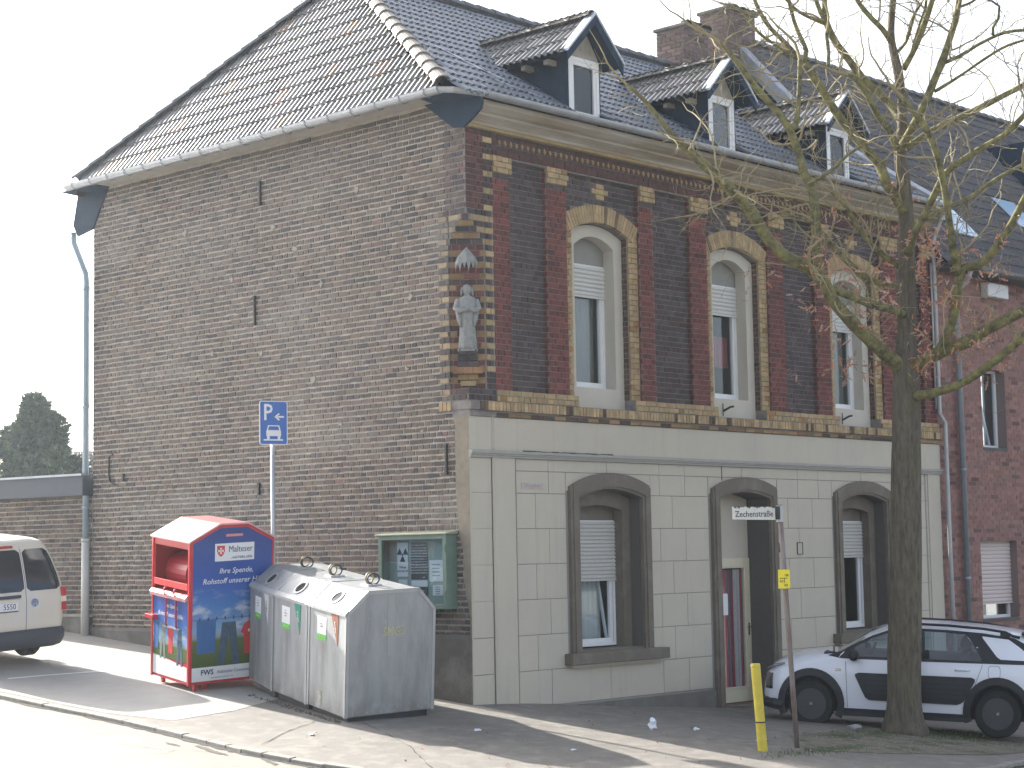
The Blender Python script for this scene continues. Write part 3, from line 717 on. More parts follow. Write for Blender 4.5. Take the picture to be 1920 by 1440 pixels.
for wi, (a, b, zb) in enumerate(GW):
    m_ = MB(); surround(m_, a, b, zb, 2.78, 2.905, .19, -.055, .01)
    win = m_.build('window', TAUPE, house, label=['arched ground floor window near the corner, shutter half down over a net curtain', 'arched ground floor window behind the tree, shutter a third down'][wi])
    m2 = MB(); surround(m2, a-.05, b+.05, zb, 2.815, 2.94, .09, -.075, -.05); m2.build('outer_moulding', TAUPE, win)
    rv = MB(); rv.box((a-.02, .01, zb), (a+.012, .20, 2.86)); rv.box((b-.012, .01, zb), (b+.02, .20, 2.86))
    spandrel(rv, a, b, 2.78, 2.905, 3.0, .01, .22)
    rv.build('reveal', mat('reveal_taupe', (.10, .095, .088), .85, noise=.1), win)
    r2 = MB(); ia, ib = a+.18, b-.19
    r2.box((a, .20, zb), (ia, .36, 2.60)); r2.box((ib, .20, zb), (b, .36, 2.60))
    p1, *_ = arc(ia, ib, 2.60, 2.68)
    for i in range(14): r2.prism([(p1[i][0], .2, p1[i][1]), (p1[i+1][0], .2, p1[i+1][1]), (p1[i+1][0], .2, 2.95), (p1[i][0], .2, 2.95)], (0, .16, 0))
    r2.box((a, .2, 2.6), (ia, .36, 2.95)); r2.box((ib, .2, 2.6), (b, .36, 2.95))
    r2.build('inner_reveal', TAUPE, win)
    B((a-.33, -.17, zb-.16), (b+.42, .02, zb)).build('sill', TAUPE, win, bevel=.012)
    B((a, .0, zb-.02), (b, .36, zb+.03)).build('inner_sill', TAUPE, win)
    B((a-.25, -.10, zb-.20), (b+.35, .0, zb-.16)).build('sill_moulding', STUC, win)
    y = .36
    B((ia-.02, y+.02, 2.44), (ib+.02, y+.05, 2.75)).build('head_panel', TAUPE, win)
    frame_rect(ia-.01, ib+.01, zb+.05, 2.46, y, y+.06, .05).build('outer_frame', WHITE, win, bevel=.004)
    if wi == 0:   # tilted sash
        tl = frame_rect(ia+.04, ib-.05, zb+.1, 1.75, y+.02, y+.07, .06); tl.build('sash', WHITE, win, bevel=.005)
        t2 = MB(); t2.prism([(ib-.13, y+.08, zb+.12), (ib-.09, y+.08, zb+.12), (ib-.19, y+.16, 1.65), (ib-.23, y+.16, 1.65)], (0, .03, 0)); t2.build('tilted_sash', WHITE, win)
        zsh = 1.60
    else:
        frame_rect(ia+.04, ib-.05, zb+.1, 2.2, y+.02, y+.07, .06).build('sash', WHITE, win, bevel=.005); zsh = 1.86
    B((ia+.09, y+.05, zb+.13), (ib-.1, y+.056, 2.3)).build('pane', GLASS, win)
    shutter(win, ia, ib, zsh, 2.45, y-.012, 15 if wi == 0 else 10, SHUTD)
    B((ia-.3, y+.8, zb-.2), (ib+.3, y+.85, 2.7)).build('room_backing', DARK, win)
    if wi == 0: curtain(win, ia+.08, ib-.1, zb+.1, 1.9, y+.22, CURT_W, 8, .025)
# cracks where the arch meets the band, small plaques
B((1.0, -.014, 2.88), (1.45, -.006, 2.97)).build('street_plaque', mat('plaque_faded', (.50, .44, .42), .7, noise=.25, nscale=20), lower)
text('ZECHENSTR.', .06, frameM((1.225, -.0155, 2.925), (1, 0, 0), (0, 0, 1)), mat('ink_faded', (.40, .32, .31), .8), lower, local=False, name='plaque_lettering')
ck = MB(); ck.box((5.62, -.012, 3.08), (5.635, -.005, 3.30)); 
for i in range(16): ck.box((1.0+i*.12, -.078, 3.395+U(-.004, .004)), (1.12+i*.12, -.05, 3.405+U(-.002, .008)))
ck.build('crack', mat('crack_dark', (.08, .075, .07), .95), lower)
# door
dr = MB(); surround(dr, DOOR[0], DOOR[1], -1.0, 2.80, 2.905, .19, -.055, .01)
dsur = dr.build('door', TAUPE, house, label='arched house entrance with cream glazed door and striped curtain')
d2 = MB(); surround(d2, DOOR[0]-.05, DOOR[1]+.05, -1.0, 2.835, 2.94, .09, -.075, -.05); d2.build('outer_moulding', TAUPE, dsur)
rv = MB(); rv.box((DOOR[1]-.012, .01, -1), (DOOR[1]+.03, .42, 2.86)); rv.box((DOOR[0]-.03, .01, -1), (DOOR[0]+.012, .42, 2.86)); spandrel(rv, DOOR[0], DOOR[1], 2.80, 2.905, 3.0, .01, .46)
rv.build('reveal', MATS['reveal_taupe'], dsur)
B((DOOR[0], .42, 1.86), (DOOR[1], .46, 3.0)).build('transom_panel', STUC, dsur)
B((DOOR[0]-.1, -.05, -1.2), (DOOR[1]+.1, .5, -.44)).build('doorstep', PLIN, dsur)
leaf = frame_rect(DOOR[0], DOOR[1], -.43, 1.86, .40, .46, .16, tb=.24).build('door_leaf', CREAMP, dsur, bevel=.006)
frame_rect(DOOR[0]+.11, DOOR[1]-.11, -.21, 1.75, .385, .40, .025).build('glazing_bead', CREAMP, dsur)
B((DOOR[0]+.13, .43, -.19), (DOOR[1]-.13, .436, 1.73)).build('pane', GLASS, dsur)
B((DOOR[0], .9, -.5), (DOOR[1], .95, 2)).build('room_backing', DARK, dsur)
hd = MB(); hd.box((DOOR[1]-.10, .385, .62), (DOOR[1]-.06, .40, .82)); hd.tube([(DOOR[1]-.08, .395, .76), (DOOR[1]-.08, .33, .76), (DOOR[1]-.2, .33, .76)], .01, 6); hd.build('door_handle', CHR, dsur)
cu = MB(); n = 90; strp = [(.30, .05, .06), (.10, .035, .045), (.42, .36, .33), (.17, .10, .11), (.26, .045, .05), (.33, .30, .27), (.12, .08, .08), (.22, .03, .04)]
x0, x1 = DOOR[0]+.14, DOOR[1]-.14; strp = [tuple(min(.85, 2.3*q) for q in c) for c in strp]
for i in range(n):
    t0, t1 = i/n, (i+1)/n; yy = lambda t, q: .485+.03*sin(t*13*2*pi+q)*(1+.4*sin(t*9))
    cu.quad((x0+(x1-x0)*t0, yy(t0, 0), -.2), (x0+(x1-x0)*t1, yy(t1, 0), -.2), (x0+(x1-x0)*t1, yy(t1, .5), 1.68), (x0+(x1-x0)*t0, yy(t0, .5), 1.68), strp[(i//3+i//7) % len(strp)])
cu.build('curtain', mat('curtain_striped', (1, 1, 1), .9, attr=True, noise=.15, nscale=30), dsur, smooth=True, auto=False)
nt = B((5.98, .37, .96), (6.2, .376, 1.3)); nt.build('paper_notice', PAPER, dsur)
pq = MB(); pq.box((7.12, -.02, 1.94), (7.24, -.005, 2.10)); pq.build('house_number', IRON, lower); B((7.135, -.024, 1.955), (7.165, -.019, 2.085)).build('bell_button', PAPER, lower)
frame_rect(7.62, 7.78, 1.90, 2.10, -.02, -.005, .012).build('notice_frame', IRON, lower); B((7.632, -.014, 1.912), (7.768, -.008, 2.088)).build('notice', STUC, lower)

# ------------------------------------------------------------------ cornice
cn_ = MB()
prof = [(0, 7.84), (-.05, 7.84), (-.05, 7.87), (-.09, 7.89), (-.09, 7.93), (-.13, 7.96), (-.20, 8.0), (-.20, 8.03), (-.26, 8.05), (-.34, 8.10), (-.34, 8.17), (0, 8.17)]
cn_.prism([(.04, y, z) for y, z in prof], (W_-.06, 0, 0)); cn_.box((.002, -.002, 7.84), (W_-.02, .35, 8.18))
cn_.build('cornice', WOOD, house, label='weathered wooden cornice under the front gutter')
ye = MB(); ye.box((.02, -.075, 7.845), (W_, -.02, 7.885)); ye.build('cornice_strip', mat('strip_ochre', (.36, .26, .11), .8, noise=.35, nscale=5), house)
def gutter(pts, r, name, m, up=(0, 0, 1), n=8, parent=house, label=None):
    """half round gutter swept along pts"""
    v = []; f = []; P = [Vector(p) for p in pts]
    for i, p in enumerate(P):
        t = (P[min(i+1, len(P)-1)]-P[max(i-1, 0)]).normalized(); s_ = t.cross(Vector((0, 0, 1))).normalized()
        for rr in (r, r-.012):
            for k in range(n+1):
                a = pi*k/n; v.append(p+s_*rr*cos(a)-Vector((0, 0, 1))*rr*sin(a)*1.05)
    q = 2*(n+1)
    for i in range(len(P)-1):
        for k in range(n): f.append((i*q+k, i*q+k+1, (i+1)*q+k+1, (i+1)*q+k)); f.append((i*q+n+1+k, (i+1)*q+n+1+k, (i+1)*q+n+2+k, i*q+n+2+k))
        for k in (0, n): f.append((i*q+k, (i+1)*q+k, (i+1)*q+k+n+1, i*q+k+n+1))
    for i in (0, len(P)-1): f.append(tuple(i*q+k for k in range(n+1)))
    g = MB().add(v, f)
    # rolled bead along the outer lip
    return g.build(name, m, parent, label=label, smooth=False)
gutter([(.02, -.42, 8.25), (W_+.05, -.42, 8.25)], .075, 'front_gutter', ZINC)
gutter([(-.40, .06, 8.335), (-.40, 9.05, 8.335)], .085, 'side_gutter', ZINC, label='side gutter under the hip roof')
gutter([(-.40, .10, 8.335), (-.33, -.14, 8.30), (-.02, -.42, 8.25)], .07, 'corner_gutter', ZINC)
for i in range(18):
    br = MB(); y = .3+i*.5; br.tube([(-.30, y, 8.27), (-.40, y, 8.235), (-.488, y, 8.28), (-.49, y, 8.345)], .008, 4)
    br.build('gutter_bracket', ZINC, house)
# soffit boxes (slate coloured) at both ends of the hip
sb = MB()
sb.prism([(-.03, .75, 8.27), (-.03, .2, 7.86), (-.03, .0, 7.83), (-.03, -.2, 7.94), (-.03, -.345, 8.04), (-.03, -.36, 8.19), (-.03, -.1, 8.25)], (.045, 0, 0))
sb.prism([(-.33, .55, 8.27), (-.33, .05, 8.27), (-.0, -.34, 8.19), (.035, -.34, 8.19), (.035, 0, 8.19), (.0, .6, 8.27)], (0, 0, .03))
sb.build('soffit_box', SLATE, house)
B((-.35, .12, 8.278), (.38, 8.72, 8.30)).build('soffit', mat('soffit_board', (.36, .34, .31), .9, noise=.2), house)
sb = MB(); sb.prism([(-.035, 8.4, 8.27), (-.035, 8.84, 7.62), (-.035, 9.30, 7.55), (-.035, 9.42, 7.75), (-.035, 9.28, 8.27)], (.05, 0, 0)); sb.prism([(-.33, 8.4, 8.26), (-.33, 9.30, 8.26), (.3, 9.42, 8.26), (.3, 8.4, 8.26)], (0, 0, .02))
sb.build('soffit_box', SLATE, house)

# ------------------------------------------------------------------ roof
AP = Vector((1.83, 4.35, 11.37)); E0 = Vector((-.40, .0, 8.33)); E1 = Vector((-.40, 8.7, 8.33)); RE = 12.1
F0 = Vector((-.40, -.40, 8.20)); 
rf = MB()
rf.add([(-.36, .0, 8.31), (-.36, 8.75, 8.31), (1.83, 4.35, 11.34), (RE, 4.35, 11.34), (RE, -.38, 8.19), (-.02, -.38, 8.19), (-.2, -.18, 8.27), (RE, 9.1, 8.2), (-.2, 9.1, 8.2)],
       [(0, 2, 1), (6, 5, 4, 3, 2, 0), (1, 2, 3, 7, 8)])
roof = rf.build('roof', mat('roof_underlay', (.02, .02, .02), .9), house, label='hip roof of grey interlocking tiles', auto=False)
TW, TL = .25, .335
def tile_mesh(rise=.036, low=False):
    prof = [(0, 0), (.14, .95), (.26, .95), (.40, .05), (.5, .0), (.62, .9), (.74, .95), (.88, .1), (1, 0)]
    if low: prof = [(0, 0), (.2, 1), (.42, .0), (.58, 0), (.8, 1), (1, 0)]
    v = []; f = []; th = .022
    for x, h in prof: v += [(x*TW, 0, h*rise+.03), (x*TW, TL+.02, h*rise+.004), (x*TW, 0, h*rise+.03-th)]
    for i in range(len(prof)-1): a = 3*i; f += [(a, a+3, a+4, a+1), (a+2, a+5, a+3, a)]
    return v, f
TV, TF = tile_mesh(); TVL, TFL = tile_mesh(low=True)
def slope_tiles(O, ud, vd, inside, nu, nv, mbs, objs=None, colf=None, low=False, clip=None, limit=0):
    """tiles in rows: ud unit vector along the eave, vd unit vector up the slope"""
    O = Vector(O); n_ = ud.cross(vd).normalized(); TVx, TFx = (TVL, TFL) if low else (TV, TF)
    for j in range(nv):
        for i in range(nu):
            o = O+ud*(i*TW)+vd*(j*TL); c = o+ud*TW*.5+vd*TL*.5
            st = inside(c)
            if st is None: continue
            vs = [o+ud*(x+U(-.001, .001))+vd*y+n_*z for x, y, z in TVx]
            col = colf() if colf else (1, 1, 1)
            if objs is not None: objs.append((vs, TFx, col, st, c))
            else: mbs.add(vs, TFx, col)
tcol = lambda: vary((.085, .088, .098), .22) if R.random() > .08 else vary((.13, .12, .11), .2)
ud = Vector((0, -1, 0)); vd = (AP-Vector((-.40, 4.35, 8.33))).normalized()
hip_t = []
def in_hip(c):
    t = (c.z-8.33)/(11.37-8.33)
    ya, yb = .02+t*(4.35-.02), 8.72-t*(8.72-4.35)
    if ya+.02 < c.y < yb-.02: return 'in'
    if ya-.10 < c.y < yb+.10: return 'edge'
    return None
slope_tiles((-.42, 8.85, 8.31), ud, vd, in_hip, 44, 12, None, hip_t, lambda: (vary((.20, .19, .18), .35) if R.random() > .05 else vary((.32, .22, .16), .2)))  # hip tiles coloured lighter, the sun's bright stripes put into their colour
def clipped(vs, fs, planes):
    bm = bmesh.new(); bv = [bm.verts.new(v) for v in vs]
    for f in fs: bm.faces.new([bv[i] for i in f])
    for co, no in planes: bmesh.ops.bisect_plane(bm, geom=bm.verts[:]+bm.edges[:]+bm.faces[:], plane_co=co, plane_no=no, clear_outer=True)
    bm.verts.index_update(); out = ([v.co.copy() for v in bm.verts], [tuple(v.index for v in f.verts) for f in bm.faces]); bm.free(); return out
hipF = (Vector((-.4, .02, 8.33)), Vector((0, -1, 0))); 
dF = (AP-Vector((-.4, .0, 8.33))).normalized(); dB = (AP-Vector((-.4, 8.72, 8.33))).normalized()
nF = dF.cross(Vector((0, 0, 1))).normalized(); nF = nF if nF.y < 0 else -nF
nB = dB.cross(Vector((0, 0, 1))).normalized(); nB = nB if nB.y > 0 else -nB
cnt = 0; rest = MB()
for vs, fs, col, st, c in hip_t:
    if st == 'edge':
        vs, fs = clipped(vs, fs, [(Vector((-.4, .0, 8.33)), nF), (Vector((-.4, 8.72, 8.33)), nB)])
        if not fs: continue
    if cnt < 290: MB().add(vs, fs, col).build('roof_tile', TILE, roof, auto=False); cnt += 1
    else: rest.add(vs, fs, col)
# front slope
udf = Vector((1, 0, 0)); sl = (11.34-8.19)/(4.35+.38); vdf = Vector((0, 1, sl)).normalized()
DORM = [2.53, 5.90, 9.25]; DH = .37
def mz(y): return 8.19+sl*(y+.38)
def in_front(c):
    t = (c.z-8.2)/(11.37-8.2); xa = -.35+t*(1.83+.35)
    if c.x < xa-.1 or c.x > RE: return None
    for d in DORM:
        if abs(c.x-d) < DH-.04 and c.y < 1.9-abs(c.x-d)*1.0: return None
    return 'edge' if c.x < xa+.14 else 'in'
ft = []
slope_tiles((-.4, -.42, 8.17), udf, vdf, in_front, 62, 17, None, ft, lambda: vary((.06, .085, .125), .2))  # blue tint paints sky reflection and glare veil into the front tiles
for vs, fs, col, st, c in ft:
    if st == 'edge':
        vs, fs = clipped(vs, fs, [(Vector((-.4, .0, 8.33)), -nF)])
        if not fs: continue
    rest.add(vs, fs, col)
# rear slope (hidden side, coarse)
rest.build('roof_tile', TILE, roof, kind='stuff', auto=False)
RIDT = mat('ridge_tile_clay', (.30, .27, .23), .6, noise=.35, nscale=5, bump=.4, bscale=50)
RIDD = mat('ridge_tile_dark', (.15, .16, .18), .6, noise=.35, nscale=5, bump=.4, bscale=50)
def ridge(a, b, m, r=.10, step=.36, parent=roof, name='ridge_tile', lift=.03, as_obj=True, rev=False):
    a = Vector(a); b = Vector(b); d = (b-a); n = max(1, int(d.length/step)); d = d/n; dn = d.normalized()
    s_ = dn.cross(Vector((0, 0, 1))).normalized(); upv = s_.cross(dn); acc_ = MB()
    for i in range(n):
        p0 = a+d*i; p1 = a+d*(i+1.12); v = []; f = []; K = 7
        for p, rr in ((p0, r*1.18), (p1, r*.92)):
            for q in (rr, rr-.02):
                for k in range(K+1):
                    t = pi*k/K; v.append(p+s_*q*cos(t)+upv*(q*sin(t)*.9+lift-.03))
        Q = 2*(K+1)
        for k in range(K): f += [(k, k+1, Q+k+1, Q+k), (k, K+1+k, K+2+k, k+1)]
        mb = MB().add(v, f)
        if as_obj: mb.build(name, m, parent, smooth=False)
        else: acc_.add(v, f)
    if not as_obj: acc_.build(name, m, parent, kind='stuff')
ridge((-.42, -.02, 8.37), AP+Vector((0, 0, .04)), RIDT, r=.115)
ridge((-.42, 8.75, 8.37), AP+Vector((0, 0, .04)), RIDD, r=.115)
ridge(AP+Vector((0, 0, .03)), (RE, 4.35, 11.40), RIDD, r=.11)
fl = MB(); 
def on_front(x, y, h=.07): return Vector((x, y, mz(y)+h))
for (xa, ya, xb, yb, w) in [(.9, .95, 1.25, .45, .10), (.75, 1.35, .95, .95, .07), (.95, .35, 1.6, .02, .07)]:
    a, b = on_front(xa, ya), on_front(xb, yb); fl.quad(a, b, b+Vector((w, .02, .02)), a+Vector((w, .03, .02)))
fl.build('lead_flashing', mat('lead', (.38, .40, .43), .5, metal=.3, noise=.2), roof, auto=False)

# dormers
def dormer(cx, k):
    zt, za, xo = 9.27, 9.84, .60
    dk = MB(); dk.box((cx-DH, .0, 8.2), (cx-DH+.03, 2.0, 9.32)); dk.box((cx+DH-.03, .0, 8.2), (cx+DH, 2.0, 9.32)); dk.box((cx-DH+.03, .06, 8.2), (cx+DH-.03, .1, 8.45))
    d = dk.build('dormer', SLATE, house, label=['dormer nearest the street corner', 'middle dormer', 'dormer behind the tree'][k])
    fc = MB(); fc.prism([(cx-DH, .01, 9.26), (cx+DH, .01, 9.26), (cx+DH*.1, .01, 9.72), (cx-DH*.1, .01, 9.72)], (0, .05, 0)); fc.build('gable_board', mat('gable_plaster', (.38, .35, .29), .9, noise=.35, nscale=6), d)
    x0, x1 = cx-DH+.03, cx+DH-.03
    fr = frame_rect(x0, x1, 8.33, 9.26, -.01, .06, .06); fr.build('outer_frame', WHITE, d, bevel=.005)
    frame_rect(x0+.05, x1-.05, 8.38, 9.21, .0, .05, .07).build('sash', WHITE, d, bevel=.005)
    B((x0+.11, .03, 8.44), (x1-.11, .035, 9.15)).build('pane', DGL if k != 1 else GLASS, d)
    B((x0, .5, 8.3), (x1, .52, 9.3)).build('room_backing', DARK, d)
    # tiled roof: two slopes running back into the main roof
    sl_ = (za-zt)/xo
    rb = MB()
    for s_ in (-1, 1):
        yb0 = (zt-8.19)/sl-.38; yb1 = (za-8.19)/sl-.38
        rb.add([(cx+s_*xo, -.2, zt-.05), (cx, -.2, za-.05), (cx, yb1+.1, za-.05), (cx+s_*xo, yb0+.1, zt-.05)], [(0, 1, 2, 3)])
        rb.add([(cx+s_*xo, -.2, zt-.09), (cx, -.2, za-.09), (cx, yb1+.1, za-.09), (cx+s_*xo, yb0+.1, zt-.09)], [(0, 1, 2, 3)])
    rb.build('roof_deck', SLATE, d, auto=False)
    tm = MB()
    for s_ in (-1, 1):
        u_ = Vector((0, -s_, 0)) ; v_ = Vector((-s_*xo, 0, za-zt)).normalized()
        nrow = 3; nc = 14
        o0 = Vector((cx+s_*(xo+.03), -.22, zt-.06)) if s_ > 0 else Vector((cx-(xo+.03), -.22+nc*TW, zt-.06))
        u_ = Vector((0, 1, 0)) if s_ > 0 else Vector((0, -1, 0))
        def ins(c, s_=s_):
            if c.z > za+.05: return None
            return 'in' if c.y < (c.z-8.19)/sl-.38+.12 else None
        L_ = sqrt(xo*xo+(za-zt)**2)
        slope_tiles(o0, u_, v_, ins, nc, nrow, tm, None, (lambda: vary((.17, .16, .15), .25)) if s_ < 0 else tcol)  # left slopes coloured lighter to paint in sunlit glints, right ones stay dark
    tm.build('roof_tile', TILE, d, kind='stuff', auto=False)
    ridge((cx, -.2, za+.03), (cx, (za-8.19)/sl-.38, za+.03), RIDT, r=.09, step=.33, parent=d, name='ridge_tile')
    bb = MB()
    for s_ in (-1, 1):
        a = Vector((cx+s_*(xo+.03), -.25, zt-.07)); b = Vector((cx, -.25, za+.01))
        nv_ = Vector((0, 0, 1)); bb.prism([a+nv_*.05, b+nv_*.05, b-nv_*.12, a-nv_*.12], (0, .03, 0))
    bb.build('barge_board', SLATE, d)
    mt = MB()
    for s_ in (-1, 1):
        a = Vector((cx+s_*(xo+.04), -.27, zt-.02)); b = Vector((cx, -.27, za+.07)); mt.prism([a+Vector((0, 0, .012)), b+Vector((0, 0, .012)), b-Vector((0, 0, .03)), a-Vector((0, 0, .03))], (0, .17, 0))
    mt.build('verge_trim', mat('verge_metal', (.50, .54, .60), .5, metal=.3), d)
    for i in range(3): rt = MB(); rt.box((cx-DH-.2, .2+i*.45, 9.12), (cx-DH, .28+i*.45, 9.2)); rt.build('rafter_tail', mat('rafter_cream', (.35, .32, .26), .8), d)
    sf = MB(); a = on_front(cx-DH-.02, -.3, .05); b = on_front(cx-DH-.02, 1.55, .05); sf.quad(a-Vector((.10, 0, 0)), a, b, b-Vector((.10, 0, 0))); sf.build('side_flashing', mat('lead_dark', (.10, .12, .15), .5, metal=.2), d, auto=False)
for k, cx in enumerate(DORM): dormer(cx, k)

# chimneys
def chimney(x0, x1, y0, y1, z0, z1):
    c = B((x0+.012, y0+.012, z0), (x1-.012, y1-.012, z1)).build('chimney', MORTF, house)
    bs = []
    cc = lambda x, k, h: vary((.17, .12, .105), .3)
    for (O, u, n_, w) in (((x0, y0, 0), (1, 0, 0), (0, -1, 0), x1-x0), ((x0, y1, 0), (0, -1, 0), (-1, 0, 0), y1-y0), ((x1, y0, 0), (0, 1, 0), (1, 0, 0), y1-y0)):
        brick_fill(bs, O, u, n_, 0, w, z0, z1-.02, cc, proud=.002, gap=.012, run=True)
    m_ = MB()
    for vs, col, *_ in bs: m_.add(vs, BF, col)
    m_.build('brickwork', BR, c, kind='stuff')
    B((x0-.05, y0-.05, z1), (x1+.05, y1+.05, z1+.07)).build('chimney_cap', PLIN, c, bevel=.02)
    mt = MB()
    for i in range(60):
        a = U(0, 1); mt.box((x0+a*(x1-x0), y0-.06, z1+.05), (x0+a*(x1-x0)+U(.03, .1), y0+.1, z1+.08+U(0, .05)))
    mt.build('moss', mat('moss', (.10, .11, .03), .95), c, kind='stuff')
chimney(10.2, 10.95, 4.0, 4.7, 11.1, 12.15); chimney(11.62, 12.55, 4.0, 4.7, 11.1, 12.78)

# anchor irons, downpipes
for (y, z0, z1) in [(4.385, 7.38, 7.75), (4.53, 5.54, 5.99), (.42, 3.08, 3.49), (4.45, 2.95, 3.13), (7.95, 3.3, 3.42)]:
    a = MB(); a.box((-.045, y-.016, z0), (-.012, y+.016, z1)); a.box((-.05, y-.024, z0), (-.012, y+.024, z0+.05)); a.box((-.05, y-.024, z1-.05), (-.012, y+.024, z1)); a.build('wall_anchor', IRON, house, bevel=.004)
cb = MB(); cb.tube([(-.03, 8.25, 3.75), (-.03, 8.35, 3.72), (-.03, 8.36, 3.45), (-.03, 8.32, 3.3), (-.03, 8.2, 3.26)], .014, 5); cb.build('cable_loop', IRON, house)
dp = MB(); dp.tube([(-.12, 9.3, 7.6), (-.10, 9.3, 7.42), (-.08, 8.97, 6.85), (-.08, 8.95, 6.7), (-.08, 8.95, 2.35)], .052, 10)
for z in (6.6, 4.6, 2.9): dp.lathe([(.062, -.03), (.062, .03)], (-.08, 8.95, z), n=10)
dp.build('downpipe', PIPE, house, label='blue grey zinc downpipe at the rear corner', smooth=True)
d3 = MB(); d3.tube([(-.08, 8.95, 2.36), (-.09, 8.95, .5)], .068, 10); d3.lathe([(.076, -.03), (.076, .02)], (-.08, 8.95, 2.36), n=10); d3.build('standpipe', PIPEG, house, smooth=True)
d4 = MB(); d4.tube([(12.30, -.36, 8.2), (12.26, -.2, 7.95), (12.22, -.07, 7.6), (12.22, -.07, 4.42), (12.30, -.13, 4.25), (12.30, -.13, 1.9), (12.40, -.10, -1.4)], .042, 8); d4.tube([(12.14, -.05, 7.2), (12.14, -.05, 4.5)], .02, 6)
d4.build('downpipe', mat('pipe_light', (.42, .43, .43), .5, metal=.3, noise=.2), house, smooth=True, label='thin light downpipe at the end of the plaster facade')

# bricks -> individual parts for those that show largest, the rest joined
def score(b):
    c = b[3]; d = (c-CAM).length
    if b[2] == 'side' and (c.z < 2.5 or c.z > 6.5): d += 6
    return -b[4]/d/d if False else d - b[4]*60
bricks.sort(key=score)
pm_ = {'side': side_wall, 'fac': upper}; mm_ = {'side': BRS, 'fac': BR}
for b in bricks[:280]: MB().add(b[0], BF, b[1]).build('brick', mm_[b[2]], pm_[b[2]])
for g_ in ('side', 'fac'):
    m_ = MB()
    for b in bricks[280:]:
        if b[2] == g_: m_.add(b[0], BF, b[1])
    m_.build('brickwork', mm_[g_], pm_[g_], kind='stuff')
print('house bricks', len(bricks))
# stone canopy over the statue
cp = MB(); c0 = Vector((CHN/2, CHN/2, 0))+nn*.05
def cpt(a, d, z): return c0+un*a+nn*d+Vector((0, 0, z))
hexa = [(-.16, 0), (-.12, .10), (0, .15), (.12, .10), (.16, 0)]
cp.add([cpt(a, d, 5.98) for a, d in hexa]+[cpt(a*.8, d*.8, 6.06) for a, d in hexa]+[cpt(0, .04, 6.2)], [(0, 1, 6, 5), (1, 2, 7, 6), (2, 3, 8, 7), (3, 4, 9, 8), (5, 6, 10), (6, 7, 10), (7, 8, 10), (8, 9, 10), (4, 3, 2, 1, 0)])
for i in range(4):
    a0, d0 = hexa[i]; a1, d1 = hexa[i+1]
    for s0, s1 in ((0, .5), (.5, 1)):
        p = lambda s, z: cpt(a0+(a1-a0)*s, d0+(d1-d0)*s, z)
        cp.prism([p(s0, 5.98), p(s1, 5.98), p((s0+s1)/2, 5.84 if s0 == 0 else 5.89)], -nn*.02)
cp.build('niche_canopy', STONE, house)

# ------------------------------------------------------------------ statue in the corner niche
stc = Vector((CHN/2, CHN/2, 4.785))+nn*.06
stt = thing('statue', 'grey stone statue of a robed figure with folded arms in the corner niche', 'statue', stc)
def SP(a, d, z): return stc+un*a+nn*d+Vector((0, 0, z))
def sect(rings, n=20, folds=0):
    v = []; f = []
    for (z, ra, rd, ca, cd, fa) in rings:
        for k in range(n):
            t = 2*pi*k/n; m_ = 1+fa*sin(t*7+z*2)+fa*.5*sin(t*11-z*5)
            v.append(SP(ca+ra*cos(t)*m_, cd+rd*sin(t)*m_, z))
    for i in range(len(rings)-1):
        for k in range(n): f.append((i*n+k, i*n+(k+1) % n, (i+1)*n+(k+1) % n, (i+1)*n+k))
    f += [tuple(range(n))[::-1], tuple((len(rings)-1)*n+k for k in range(n))]
    return v, f
body = MB(); body.add(*sect([(0, .125, .075, 0, 0, .10), (.04, .128, .08, 0, 0, .10), (.2, .112, .075, 0, 0, .08), (.38, .105, .072, 0, 0, .06), (.5, .118, .078, 0, .005, .04), (.58, .125, .082, 0, .01, .03), (.66, .13, .08, 0, .0, .02), (.71, .11, .07, 0, -.005, 0), (.735, .055, .05, 0, 0, 0), (.755, .04, .042, 0, .005, 0), (.77, .052, .055, 0, .01, 0), (.80, .062, .066, 0, .01, 0), (.84, .064, .068, 0, .008, 0), (.875, .052, .056, 0, 0, 0), (.895, .022, .026, 0, 0, 0)]))
for s_ in (-1, 1):
    body.tube([SP(s_*.12, -.0, .68), SP(s_*.155, .03, .56), SP(s_*.10, .085, .52), SP(-s_*.02, .115, .555+.02*s_)], [.042, .045, .038, .026], 8)
    body.tube([SP(s_*.12, .02, .53), SP(s_*.11, .05, .40), SP(s_*.09, .04, .30)], [.045, .035, .012], 7)
body.lathe([(.012, 0), (.01, .02)], tuple(SP(0, .08, .82)), n=6)
bo = body.build('body', STONE, stt, smooth=True)
hm = MB(); 
for k in range(9):
    t = -1.9+3.8*k/8; a_, d_ = .066*sin(t), -.066*cos(t)*.9+.005
    hm.tube([SP(a_*1.02, d_, .885-.03*abs(sin(t))), SP(a_*1.12, d_*1.02, .81), SP(a_*1.2, d_*.9, .735)], [.014, .018, .012], 5)
hm.build('hair', STONE, stt, smooth=True)
fb = MB(); fb.add(*sect([(-.03, .14, .09, 0, 0, 0), (0, .14, .09, 0, 0, 0)], 12)); fb.build('base', STONE, stt)
fe = MB(); fe.tube([SP(-.05, .06, .015), SP(-.055, .115, .008)], [.025, .016], 6); fe.tube([SP(.05, .06, .015), SP(.06, .115, .008)], [.025, .016], 6); fe.build('foot', STONE, stt, smooth=True)

